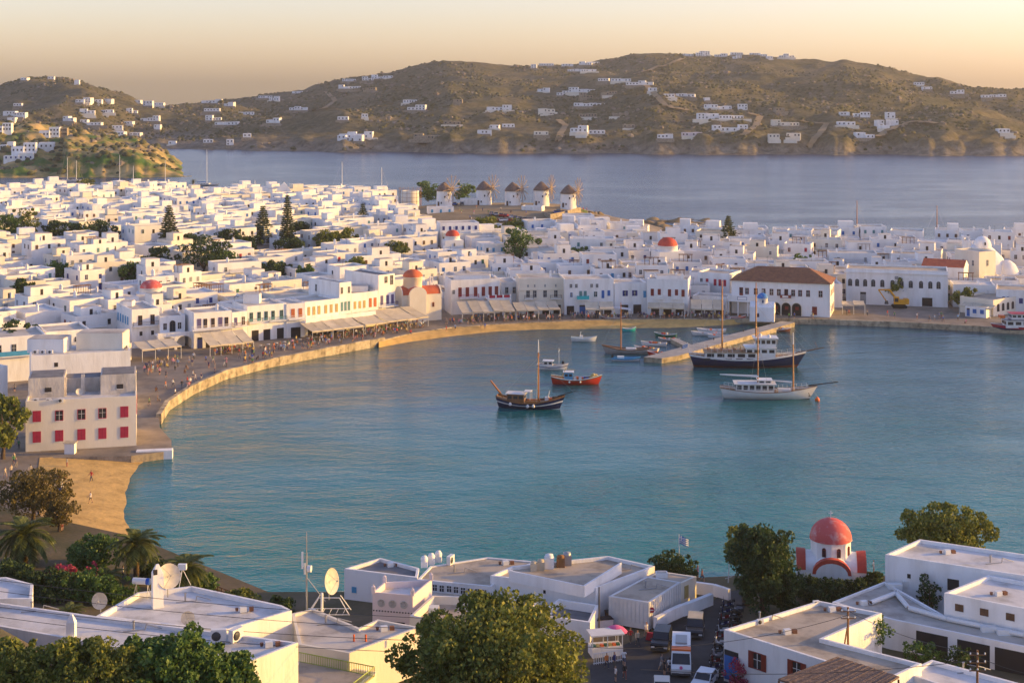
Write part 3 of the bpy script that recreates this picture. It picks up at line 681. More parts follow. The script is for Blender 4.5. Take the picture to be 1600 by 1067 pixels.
    def vault(name, c, L_, wd, hw, hv, rz, mats):
        mb = MB(); n = 10; arc = [(wd/2*math.cos(math.pi*i/n), hw+hv*math.sin(math.pi*i/n)) for i in range(n+1)]
        mb.box((0, 0, hw/2), (wd, L_, hw), 0)
        mb.grid([[(x*1.02, -L_/2+.25, zz+.02) for x, zz in arc], [(x*1.02, L_/2-.25, zz+.02) for x, zz in arc]], 1, True)
        for s in (-1, 1):
            mb.face([(x*1.08, s*L_/2, hw+(zz-hw)*1.1) for x, zz in arc][::s], 0); mb.face([(x*1.08, s*(L_/2-.3), hw+(zz-hw)*1.1) for x, zz in arc][::-s], 0)
            mb.grid([[(x*1.08, s*L_/2, hw+(zz-hw)*1.1) for x, zz in arc], [(x*1.08, s*(L_/2-.3), hw+(zz-hw)*1.1) for x, zz in arc]], 0, False)
        return mb.build(name, mats, root, c, rz)
    vault("nave", (0, 0, 0), 11, 5.6, 7.0, 1.9, R(90), ["cream_wall", "dome_orange"]); vault("transept", (-1.6, -.4, 0), 8.4, 4.6, 7.1, 2.0, 0, ["cream_wall", "dome_orange"])
    mb = MB(); mb.lathe([(2.5, 6.5), (2.5, 11.3), (2.65, 11.35), (2.65, 11.5)], 16, 0); mb.build("drum", "cream_wall", root, (-1.6, 0, 0)); dome_part(root, (-1.6, 0, 11.5), 2.6, 1.9, "dome_orange")
    mb = MB(); mb.box((0, 0, 4.6), (.9, .8, 9.2)); mb.box((0, 0, 10.6), (.9, .8, .25)); [mb.box((x, 0, 9.9), (.2, .8, 1.4)) for x in (-.35, .35)]; mb.build("bell_gable", "whitewash", root, (4.6, 3.0, 0))
    link("window", opening_mesh('arch', .5, 1.2, 'orange'), root, (3.2, -2.81, 3.6), 0)
    # --- behind it
    r = hero("house", "cream house with one orange door behind the orange-domed church", (612, 489), (664, 483), 8, 8.8, z=2.2); op(r, 0, .8, 7, 'shut', 1, 2, 'orange')
    # --- centre of the bay
    r = hero("house", "cream house with brick-red doors and a red railed terrace on three arches", (705, 492), (781, 489), 9, 9.4); ops(r, 0, [.18, .33, .5, .66, .8, .93], 4.8, 'shut', .95, 2.5, 'brown_red'); op(r, 0, .05, 5.6, 'win', .7, 1.1, 'grey'); balcony(r, 0, .35, 4.5, 5.5, 1.2, "paint_red")
    roof_box(r, 0, 0, 10, 5, 1.2); mb = MB(); w_ = 6.6; mb.box((0, -1.8, 4.35), (w_, 3.6, .3))
    for i in range(4): mb.box((-w_/2+.25+i*(w_-.5)/3, -3.4, 2.1), (.5, .4, 4.2)); mb.box((-w_/2+.25+i*(w_-.5)/3, -3.4, 5.0), (.4, .4, 1.0))
    n = 6
    for q in range(3):
        cx_ = -w_/2+.25+(q+.5)*(w_-.5)/3; ww = (w_-.5)/3-.4
        for i in range(n):
            a0, a1 = math.pi*i/n, math.pi*(i+1)/n
            mb.face([(cx_+ww/2*math.cos(a0), -3.55, 3.2+ww/2*math.sin(a0)), (cx_+ww/2*math.cos(a0), -3.55, 4.2), (cx_+ww/2*math.cos(a1), -3.55, 4.2), (cx_+ww/2*math.cos(a1), -3.55, 3.2+ww/2*math.sin(a1))])
        mb.box((cx_, -3.45, 5.0), (ww+.2, .06, .7), 1)
    attach(r, 0, .93, 0, mb, "terrace", ["whitewash", "paint_red"])
    r = hero("house", "white recessed house with grey doors between the red-doored and the beige house", (783, 484), (812, 483), 10, 7.6); ops(r, 0, [.3, .7], 4.4, 'win', .9, 1.8, 'grey')
    r = hero("house", "plain beige block with four grey windows and flower balconies on the bay", (811, 491), (881, 490), 10, 9.7, wall="cream_wall"); ops(r, 0, [.2, .35, .58, .82], 4.5, 'win', 1.0, 1.9, 'grey'); ops(r, 0, [.2, .35, .58, .82], 7.3, 'shut', .35, .7, 'grey'); balcony(r, 0, .22, 4.2, 2.4, .9, "metal_dark"); balcony(r, 0, .82, 4.2, 3.0, .9, "metal_dark"); ops(r, 0, [.25, .6, .85], 0, 'hole', 2, 2.4, 'white'); chimney(r, 3, 0, 1.6)
    mb = MB(); mb.box((0, -.12, 0), (12.1, .24, .2)); attach(r, 0, .5, 6.6, mb, "cornice", "cream_wall")
    r = hero("house", "white house with turquoise railed balcony and blue doors on the bay", (882, 492), (959, 491), 10, 9.6); ops(r, 0, [.13, .24, .55, .66], 7.3, 'win', .7, 1.0, 'grey'); ops(r, 0, [.33, .42], 4.4, 'shut', .8, 2.0, 'teal'); balcony(r, 0, .37, 4.2, 3.2, 1.1, "paint_turquoise", True); op(r, 0, .63, 4.8, 'win', .9, 1.4, 'teal'); op(r, 0, .78, 4.4, 'shut', .75, 2.1, 'blue'); op(r, 0, .9, 5, 'shut', .75, 1.5, 'blue'); op(r, 0, .14, 4.8, 'win', .6, 1.2, 'blue'); ops(r, 0, [.35, .42], .0, 'door', 1.2, 2.6, 'blue'); ops(r, 0, [.12, .7, .88], 0, 'hole', 2, 2.4, 'blue')
    r = hero("house", "low white house with two navy shuttered windows above bright green lights", (960, 491), (1011, 490), 9, 8.4); ops(r, 0, [.33, .62], 4.9, 'winsh', .75, 1.5, 'navy'); op(r, 0, .93, 4.4, 'shut', .8, 1.8, 'lightblue'); ops(r, 0, [.3, .7], 0, 'hole', 2.2, 2.5, 'green')
    r = hero("house", "white two-storey house with five brick-red doors and small white balconies", (1011, 492), (1075, 494), 9, 9.8); ops(r, 0, [.13, .3, .55, .72, .88], 5.2, 'shut', .85, 1.9, 'brown_red'); balcony(r, 0, .3, 4.6, 2.4, .8, "paint_white", True); balcony(r, 0, .72, 4.6, 2.4, .8, "paint_white", True); ops(r, 1, [.2, .4], 5, 'win', .7, 1.7, 'grey'); op(r, 1, .75, 3.6, 'shut', 1.3, 2.6, 'red'); ops(r, 0, [.2, .5, .8], 0, 'hole', 2.2, 2.5, 'white')
    roof_box(r, 0, 1, 7, 4, .9); chimney(r, 2, 0); chimney(r, 3.4, -2)
    r = hero("shop_building", "low white shop with pale canopy left of the town hall", (1082, 489), (1136, 492), 7, 4.8, cat="shop"); ops(r, 0, [.2, .5, .8], 0, 'hole', 2.4, 2.6, 'white')
    r = hero("house", "white house with crimson and grey windows stepping up behind the low shop", (1090, 474), (1140, 478), 9, 9.0, z=1.6); ops(r, 0, [.3, .55, .7, .85], 5.4, 'shut', .8, 1.8, 'red'); op(r, 0, .12, 5.4, 'win', .8, 1.8, 'grey')
    # --- town hall
    z = PZ; r = hero("town_hall", "large white town hall with brown tiled hip roof and three arches", (1143, 489), (1297, 496), 13, 8.9, cat="town hall", par=.05)
    L_ = (Vector(r.p[1])-Vector(r.p[0])).length; z1 = 8.9
    ov = inset(r.p, -.55); a, b, c, d = [Vector((p[0], p[1], z1)) for p in ov]
    e = (a+d)/2+(b-a).normalized()*6.8; f = (b+c)/2-(b-a).normalized()*6.8; e.z = f.z = z1+3.4
    mb = MB(); mb.face([a, b, f, e]); mb.face([b, c, f]); mb.face([c, d, e, f]); mb.face([d, a, e]); mb.face([a, d, c, b]); mb.build("tile_roof", "roof_tile", r.root)
    for u, kd in ((.10, 'glassdoor'), (.16, 'win'), (.25, 'win'), (.33, 'win'), (.41, 'win'), (.485, 'win'), (.56, 'glassdoor'), (.63, 'win'), (.70, 'win'), (.78, 'win'), (.905, 'win')): op(r, 0, u, 5.3 if kd == 'win' else 4.9, kd, 1.0, 1.7 if kd == 'win' else 2.2, 'brown_red')
    mb = MB(); mb.box((0, -.6, 0), (2.8, 1.2, .2), 0); o = attach(r, 0, .555, 4.7, mb, "balcony", "whitewash"); mb = MB(); mb.box((0, -1.16, .5), (2.8, .06, .9)); mb.box((-1.37, -.6, .5), (.06, 1.1, .9)); mb.box((1.37, -.6, .5), (.06, 1.1, .9)); mb.build("railing", "paint_brown_red", o); mb = MB(); mb.box((0, -1.22, .52), (1.6, .04, .5)); mb.build("signboard", "paint_white", o)
    mb = MB(); mb.tube((0, 0, 0), (0, -.9, 1.9), .03, .03, 6); o2 = attach(r, 0, .54, 5.4, mb, "flagpole", "metal_white"); mb = MB(); mb.grid([[(0, -.55-.1*i, .2+.2*j) for i in range(2)] for j in range(7)], lambda i, j: i % 2, False); mb.build("flag", ["paint_blue", "paint_white"], o2)
    for u in (.455, .56, .665):                                   # the open arcade
        mb = MB(); n = 10; x = 1.25; hs = 2.2
        arc = [(x*math.cos(math.pi*i/n), hs+x*math.sin(math.pi*i/n)) for i in range(n+1)]
        mb.face([(-x, -.012, .02), (x, -.012, .02)]+[(p, -.012, q) for p, q in arc], 0)
        for i in range(n):
            (p, q), (p2, q2) = arc[i], arc[i+1]; o_ = 1.15
            mb.face([(p, -.3, q), (p*o_, -.3, hs+(q-hs)*o_), (p2*o_, -.3, hs+(q2-hs)*o_), (p2, -.3, q2)], 1); mb.face([(p, -.3, q), (p2, -.3, q2), (p2, 0, q2), (p, 0, q)], 1)
        for s in (-1, 1): mb.box((s*x*1.08, -.15, hs/2), (.22, .3, hs), 1)
        mb.box((.1, -.03, 2.0), (.9, .04, .9), 2)
        attach(r, 0, u, 0, mb, "arch", ["opening_dark", "cream_wall", "paint_brown_red"])
    op(r, 0, .845, .5, 'shut', 1.3, 2.2, 'brown_red'); ops(r, 1, [.2, .4, .65, .85], 5.3, 'shut', .7, 1.7, 'brown_red'); ops(r, 1, [.2, .5, .8], .8, 'shut', .7, 2.0, 'brown_red')
    mb = MB(); mb.box((0, -2.2, 3.9), (8.2, 4.4, .25)); mb.box((0, -4.2, 4.7), (8.2, .25, 1.5), 0); [mb.box((x, -4.2, 1.9), (.3, .3, 3.8), 0) for x in (-3.9, -1.3, 1.3, 3.9)]; mb.box((-.2, -4.35, 4.7), (2.6, .04, .9), 1); mb.box((-.2, -4.38, 4.7), (2.4, .04, .75), 0); attach(r, 0, .14, 0, mb, "porch", ["whitewash", "paint_navy"])
    # --- little blue-domed chapel by the jetty
    cx, cy = G(1194, 503, PZ); root = tag(empty("chapel", (cx, cy+2.5, PZ), R(-14)), "small white harbour chapel with a bright blue dome by the jetty", "chapel"); FOOT.append([(cx-5, cy-2), (cx+5, cy-2), (cx+5, cy+6), (cx-5, cy+6)])
    mb = MB(); mb.box((0, 0, 1.9), (6.4, 4.8, 3.8)); [mb.face([(s*3.2, -2.4, 3.8), (s*3.2, 2.4, 3.8), (s*3.2, 0, 5.0)][::s]) for s in (1, -1)]; mb.face([(-3.2, -2.4, 3.8), (3.2, -2.4, 3.8), (3.2, 0, 5), (-3.2, 0, 5)]); mb.face([(3.2, 2.4, 3.8), (-3.2, 2.4, 3.8), (-3.2, 0, 5), (3.2, 0, 5)]); mb.build("wall", "whitewash", root)
    mb = MB(); mb.lathe([(1.35, 3.8), (1.35, 5.9), (1.45, 5.95)], 14); mb.build("drum", "whitewash", root); dome_part(root, (0, 0, 5.93), 1.45, 1.35, "dome_blue")
    link("window", opening_mesh('arch', .35, .8, 'blue'), root, (.2, -1.36, 4.8), 0); link("door", opening_mesh('arch', .9, 2.0, 'brown'), root, (3.21, 0, .1), R(90)); link("window", opening_mesh('arch', .5, 1.0, 'navy'), root, (-1, -2.41, 1.2), 0)
    # --- right-hand square
    z = 1.4; r = hero("customs_house", "long pale blue-white hall with a row of arched windows facing the square", (1322, 474), (1481, 480), 11, 10.0, z=z, cat="hall", roof="roof_tan"); ops(r, 0, [.04, .11, .19, .27, .36, .46, .55, .64, .74, .83, .91], 5.0, 'arch', 1.0, 2.0, 'grey'); mb = MB(); mb.box((0, -.15, 0), (29, .3, .3)); attach(r, 0, .5, 9.0, mb, "cornice", "whitewash"); op(r, 0, .17, 0, 'door', 1.6, 3.4, 'grey'); op(r, 0, .8, 0, 'hole', 2.8, 2.4, 'white'); ops(r, 1, [.3, .7], 5, 'arch', 1, 2, 'grey'); mb = MB(); mb.box((0, -.05, 0), (1, .06, .9)); attach(r, 0, .5, 7.7, mb, "plaque", "paint_grey")
    r = hero("house", "white hall with a bright orange-red ridged roof behind the arched hall", (1440, 452), (1506, 456), 8, 7.0, z=2.5, par=.05); a, b, c, d = [Vector((p[0], p[1], 7.0)) for p in inset(r.p, -.1)]; e = (a+d)/2; f = (b+c)/2; e.z = f.z = 8.9; mb = MB(); mb.face([a, b, f, e]); mb.face([c, d, e, f]); mb.build("tile_roof", "dome_orange", r.root); mb = MB(); mb.face([b, c, f]); mb.face([d, a, e]); mb.build("gable", "whitewash", r.root); op(r, 1, .5, 3, 'shut', .8, 1.6, 'red')
    r = hero("house", "tall plain cream tower house beside the white seaside church", (1492, 446), (1530, 452), 7, 11.2, z=2.0, wall="cream_wall"); ops(r, 0, [.35, .75], 6.8, 'win', .7, 1.6, 'grey'); op(r, 1, .5, 6.8, 'win', .8, 1.8, 'grey')
    r = hero("restaurant", "low cream building with tan roof and arched windows at the right edge", (1500, 487), (1552, 494), 16, 4.3, z=1.4, cat="restaurant", roof="roof_tan", wall="cream_wall"); ops(r, 0, [.3, .6], 0, 'hole', 2, 2.4, 'white'); ops(r, 1, [.15, .3, .45, .6, .75], 1, 'arch', 1.0, 2.0, 'brown')
    r = hero("restaurant", "long white arcaded building running off the right edge of the photo", (1556, 486), (1680, 492), 12, 6.0, z=1.4, cat="restaurant", roof="roof_tan"); ops(r, 0, [.1, .16, .22], 1.6, 'arch', 1.1, 2.4, 'navy'); ops(r, 0, [.32, .4, .5], 2.4, 'shut', 1, 1.4, 'navy')
    r = hero("kiosk", "small white booth with two blue windows on the ferry quay", (1508, 494), (1541, 497), 3.2, 2.7, z=1.35, cat="kiosk"); ops(r, 0, [.45, .8], 1, 'shut', 1.0, 1.1, 'blue'); op(r, 0, .15, .1, 'door', .8, 2.1, 'blue')
    # --- white seaside church: soft buttressed masses
    cx, cy = G(1532, 440, 2); root = tag(empty("white_church", (cx, cy, 2)), "lumpy white church with buttressed slopes and a domed top near the sea", "church"); FOOT.append([(cx-10, cy-4), (cx+12, cy-4), (cx+12, cy+9), (cx-10, cy+9)])
    def blob(name, c, prof, n=12, sq=1.0):
        mb = MB(); mb.lathe(prof, n, 0); mb.v = [(v[0], v[1]*sq, v[2]) for v in mb.v]; mb.build(name, "whitewash", root, c)
    blob("buttress", (0, 0, 0), [(9.5, 0), (8.6, 4), (7.0, 7.5), (4.2, 10.2), (2.6, 11.4), (0, 11.6)], 14, .6); blob("dome", (.6, 0, 10.6), [(2.7, 0), (2.7, 1.2), (2.2, 2.4), (1.3, 3.3), (0, 3.7)], 14)
    blob("buttress", (7.5, -2, 0), [(4.2, 0), (3.8, 3.6), (2.6, 5.8), (1.0, 6.9), (0, 7.0)], 12, .8)
    mb = MB(); mb.prism([(-1.1, -.3), (1.1, -.3), (1.1, .3), (-1.1, .3)], 9, 12.4); mb.prism([(-1.1, -.3), (-.7, -.3), (-.7, .3), (-1.1, .3)], 12.4, 13.8); mb.prism([(.7, -.3), (1.1, -.3), (1.1, .3), (.7, .3)], 12.4, 13.8); mb.prism([(-1.2, -.35), (1.2, -.35), (1.2, .35), (-1.2, .35)], 13.8, 14.3, bottom=True); mb.build("bell_gable", "whitewash", root, (-4.8, -1.0, 0))
    link("window", opening_mesh('hole', .5, .9, 'white'), root, (.6, -2.72, 11.6), 0)
    # --- other town churches with red domes
    for px, py, zc, rr, hh, base, lab, mt in ((1043, 422, 4, 3.2, 2.7, 7.8, "church with a large red dome in the middle of town", "dome_red"), (707, 397, 5, 2.5, 2.1, 6.2, "church with a small red dome below the windmills", "dome_red"), (236, 485, 3.5, 2.9, 2.1, 6.0, "church with a low dark red dome behind the quay house", "dome_red_worn")):
        cx, cy = G(px, py, zc); root = tag(empty("church", (cx, cy, zc), R(15)), lab, "church", "red domed churches in the town"); FOOT.append([(cx-5, cy-5), (cx+5, cy-5), (cx+5, cy+5), (cx-5, cy+5)])
        mb = MB(); mb.box((0, 0, base*.40), (rr*2.6, rr*2.4, base*.8)); mb.lathe([(rr*1.02, base*.8), (rr*1.02, base), (rr*1.08, base+.05), (rr*1.0, base+.12)], 18); mb.build("wall", "whitewash_house", root); dome_part(root, (0, 0, base+.05), rr, hh, mt); link("window", opening_mesh('arch', .5, 1.1, 'white'), root, (0, -rr*1.2-.01, 3.0), 0)
    # white ruined mill gable, far side
    cx, cy = G(443, 318, 5); root = tag(empty("gable_ruin", (cx, cy, 5)), "white roofless mill with a pointed gable standing over the far rooftops", "ruin"); mb = MB(); mb.lathe([(4.2, 0), (3.9, 6)], 12); mb.face([(-3.9, 0, 6), (3.9, 0, 6), (.2, 0, 10.5)]); mb.face([(-3.9, .5, 6), (3.9, .5, 6), (.2, .5, 10.5)][::-1]); mb.face([(-3.9, 0, 6), (.2, 0, 10.5), (.2, .5, 10.5), (-3.9, .5, 6)]); mb.face([(.2, 0, 10.5), (3.9, 0, 6), (3.9, .5, 6), (.2, .5, 10.5)]); mb.build("wall", "whitewash", root); FOOT.append([(cx-5, cy-5), (cx+5, cy-5), (cx+5, cy+5), (cx-5, cy+5)])
front_houses()
# awnings over the cafe tables: outer edge pixels, depth
for i, a in enumerate([((222, 566), (284, 560), 7, 3.6, 2.9, "flat beige canopy over tables before the arched terrace house"), ((328, 557), (397, 549), 6, 4.4, 2.4, "steep beige awning in front of the violet-doored house"),
                       ((488, 535), (569, 525), 6, 4.0, 2.7, "long beige awning before the yellow-doored house, left of the next one"), ((571, 524), (670, 510), 8, 4.4, 2.6, "long ribbed beige awning before the orange-domed church"),
                       ((722, 504), (806, 501), 8, 4.4, 2.7, "broad beige awning in front of the red-doored terrace house"), ((807, 501), (876, 499), 6, 4.0, 2.8, "slatted beige awning in front of the beige block"),
                       ((915, 498), (960, 498), 5, 3.8, 2.6, "grey-beige awning beside the turquoise balcony house"), ((1012, 497), (1070, 498), 4, 3.6, 2.8, "white slatted awning under the five brick-red doors"),
                       ((1079, 497), (1132, 498), 5, 4.4, 2.6, "pale striped awning over the low shop left of the porch"), ((1316, 491), (1352, 492), 5, 3.0, 2.7, "small cream canopy between town hall and arched hall"), ((1498, 493), (1548, 498), 4, 3.2, 2.8, "flat tan canopy on the low building at the ferry quay"), ((186, 608), (214, 598), 5, 3.4, 2.7, "small cream canopy beside the crimson-shuttered beach house")]):
    awning("cafe_awning", a[5], a[0], a[1], a[2], a[3], a[4], panels=max(2, int(a[2] and (a[1][0]-a[0][0])/16)))
# ---------------------------------------------------------------- gardens reserve their ground before the town fills in
TREES = []      # (kind, px, py, zground, height, radius, label)
def reserve(px, py, z, rx, ry):
    x, y = G(px, py, z); FOOT.append([(x-rx, y-ry), (x+rx, y-ry), (x+rx, y+ry), (x-rx, y+ry)])
for a in [('pine', 264, 396, 4.5, 13.5, 4.6, "tall tiered pine rising alone from the rooftops on the town's left"), ('pine', 411, 386, 4.5, 12, 4.2, "dark dense tiered pine at the centre of the town gardens"), ('pine', 449, 394, 4.5, 16, 3.4, "slender gappy pine just right of the dark dense pine"), ('pine', 567, 362, 5, 9, 3.0, "small tiered pine beside the cream house right of the gardens"), ('pine', 1138, 394, 3.0, 10.5, 4.0, "solitary tiered pine standing against the sea on the waterfront's back"),
          ('round', 812, 407, 4.0, 8.0, 5.4, "round dense green tree among rooftops at the town's middle"), ('round', 318, 428, 4.0, 8.5, 7.0, "broad bright green tree clump in front of the dark pine"), ('round', 350, 424, 4.0, 6.0, 4.5, "smaller green tree on the broad clump's right flank"), ('round', 300, 398, 4.5, 5.0, 5.0, "dark garden tree behind the broad green clump"), ('round', 357, 391, 4.5, 5.5, 5.0, "dark rounded tree left of the dark dense pine"), ('round', 386, 396, 4.5, 4.5, 4.5, "low dark tree hugging the dark dense pine's left foot"), ('round', 456, 398, 4.5, 4.5, 5.5, "low dark tree under the slender gappy pine"),
          ('olive', 512, 395, 4.5, 5.5, 4.4, "olive green tree in front of the long blue-doored house"), ('olive', 540, 393, 4.5, 6, 3.8, "golden-lit bushy tree right of the long blue-doored house"), ('olive', 38, 378, 5, 9, 5.0, "brownish leafy tree in the far-left garden"), ('round', 10, 380, 5, 8.0, 5.2, "bright green tree touching the photo's left edge"), ('round', 84, 378, 5, 5.5, 5.0, "dark green garden tree right of the brownish tree"), ('round', 118, 381, 5, 5.5, 6.0, "long dark garden tree behind the big cream villa"), ('round', 158, 383, 5, 6.0, 6.5, "dark bushy tree at the right end of the garden row"), ('round', 246, 424, 4.2, 5.5, 5.4, "dark spreading tree at the foot of the tall lone pine"), ('round', 172, 404, 4.5, 5, 4.2, "dark tree below the garden row"), ('round', 72, 402, 4.5, 3.2, 4.5, "low green shrub tree in front of the big cream villa"), ('round', 38, 474, 3.5, 5.0, 3.2, "dark round tree alone among the left rooftops"), ('round', 425, 431, 4, 3.2, 4.6, "low dark spreading tree right of the broad green clump"),
          ('olive', 763, 372, 6, 6.5, 4.6, "olive tree beside the windmill car park"), ('olive', 802, 366, 6.5, 4.2, 4.0, "lower olive tree right of the car park"), ('round', 669, 314, 9.5, 6.5, 5.5, "green tree just left behind the first windmill"), ('round', 725, 314, 9.5, 6.0, 4.8, "green tree just right behind the first windmill"), ('olive', 133, 302, 4, 5, 6.0, "dark tree on the far skyline of the left rooftops"), ('round', 385, 303, 4, 3, 3.5, "low shrub tree far off left of the pointed gable"), ('olive', 1402, 476, 1.4, 6.5, 3.4, "green tree in front of the arched hall behind the excavator"), ('olive', 1508, 484, 1.4, 4.5, 3.0, "green tree beneath the tan canopy on the ferry quay"), ('round', 24, 575, 2, 8, 4, "dark tree over the shadowed street at far left"), ('round', 470, 372, 5, 4.5, 4.0, 'small dark tree behind the slender gappy pine'), ('round', 205, 440, 4, 4.2, 3.4, 'bright green tree among houses below the tall lone pine'), ('olive', 560, 430, 4, 4.0, 3.4, 'olive tree tucked among houses left of the small red dome'), ('round', 905, 412, 4, 4.0, 3.4, 'green tree among houses left of the large red dome'), ('olive', 620, 405, 4.5, 4.4, 3.6, 'olive tree left of the single town palm'), ('round', 90, 440, 4, 4.2, 3.8, 'green tree between low houses on the far left'), ('round', 1255, 425, 3, 4.2, 3.2, 'green tree behind the brown-roofed town hall'), ('round', 480, 445, 3.5, 4.0, 3.4, 'green tree behind the yellow-doored quay house'), ('olive', 4, 715, 1.5, 8, 3.6, "green tree cut by the left edge beside the beach promenade")]:
    a = (a[0], a[1], a[2], a[3], a[4]*1.3, a[5]*(1.0 if a[0] == 'pine' else 1.15), a[6]); TREES.append(a); reserve(a[1], a[2]+2, a[3], a[5]*.8, a[5]*.9)
for px, py in ((-20, 640), (22, 620), (25, 560)): reserve(px, py, 1.5, 4, 22)
# ---------------------------------------------------------------- the town's houses
LMS = [("the tall lone pine", 264, 375), ("the dark dense pine", 411, 370), ("the small tiered pine", 567, 350), ("the town palm", 677, 372), ("the round dense tree", 812, 395), ("the broad green clump", 320, 415), ("the dark garden row", 120, 372), ("the pointed white gable", 443, 300), ("the scaffolded tower", 642, 310), ("the large red dome", 1043, 392), ("the small red dome", 707, 375), ("the low dark red dome", 236, 463), ("the solitary sea pine", 1138, 375), ("the brown-roofed town hall", 1220, 440), ("the orange-domed church", 640, 450), ("the beach house", 125, 600), ("the lumpy white church", 1530, 395), ("the car park", 795, 352), ("the lone left tree", 38, 462), ("the tallest quay cube", 603, 440), ("the far skyline tree", 133, 298), ("the arched hall", 1400, 430)]
LABELS = {}
def rel_label(desc, extra, px, py):
    best = sorted((math.hypot(px-l[1], (py-l[2])*1.6), l) for l in LMS)
    for d, l in best[:4]:
        dx, dy = px-l[1], py-l[2]
        rel = ("right of" if dx > 0 else "left of") if abs(dx) > abs(dy)*1.6 else ("in front of" if dy > 0 else "behind")
        adv = "just" if d < 32 else ("a little" if d < 75 else "well")
        for s in (f"{desc} {adv} {rel} {l[0]}", f"{desc} {extra}, {adv} {rel} {l[0]}"):
            if s not in LABELS and len(s.split()) <= 16: LABELS[s] = 1; return s
    k = 2; o = ["", "", "second", "third", "fourth", "fifth", "sixth", "seventh", "eighth", "ninth"]
    while k < 10:
        s = f"{o[k]} {desc} {adv} {rel} {l[0]}"
        if s not in LABELS: LABELS[s] = 1; return s
        k += 1
    return s
def blocked(x, y, r):
    for p in FOOT:
        if in_poly(x, y, p) or line_dist(x, y, p+[p[0]]) < r: return True
    return False
def town_angle(px):
    return lerp_table([(0, 38), (500, 40), (650, 30), (800, 14), (950, 0), (1100, -9), (1600, -14)], px)
def scatter_town():
    rn = random.Random(21); spots = []; cell = {}
    pr_ = [p for p in FRONT]
    tries = 0
    FB = [(min(q[0] for q in p), max(q[0] for q in p), min(q[1] for q in p), max(q[1] for q in p), p+[p[0]]) for p in FOOT]
    def blk(x, y, r):
        for a, b, c, d, p in FB:
            if a-r < x < b+r and c-r < y < d+r and (in_poly(x, y, p[:-1]) or line_dist(x, y, p) < r): return True
        return False
    while tries < 26000:
        tries += 1
        y = rn.uniform(255, 900); x = rn.uniform(-.37, .36)*y
        key = (int(x//9.2), int(y//9.2)); ok = True
        for i in (-1, 0, 1):
            for j in (-1, 0, 1):
                for q in cell.get((key[0]+i, key[1]+j), ()):
                    if (q[0]-x)**2+(q[1]-y)**2 < 9.0**2: ok = False; break
                if not ok: break
            if not ok: break
        if not ok or not in_poly(x, y, TOWN): continue
        df = line_dist(x, y, FRONT)
        if df < 20 or line_dist(x, y, BACK) < (6 if x < -60 else 4): continue
        px, py = PXY(x, y, 4)
        if px < -30 or px > 1650: continue
        if 600 < px < 1090 and y > (566 if 648 < px < 900 else (588 if px >= 900 else 615)): continue          # windmill hill
        if px > 1300 and df < 34: continue                                      # square
        if px < 40 and y < 330: continue
        if df < 34 and px < 420: continue
        if blk(x, y, 4.6): continue
        cell.setdefault(key, []).append((x, y)); spots.append((x, y, px, py))
    return spots, rn
SPOTS, rn = scatter_town()
SPOTS.sort(key=lambda s: s[1])
PAL = ["blue", "lightblue", "brown", "navy", "teal", "white", "grey", "red", "green", "blue", "brown_red", "white", "grey", "brown"]
CN = dict(blue="blue", lightblue="pale blue", brown="brown", navy="navy", teal="teal", white="white", grey="grey", red="crimson", green="green", brown_red="brick-red")
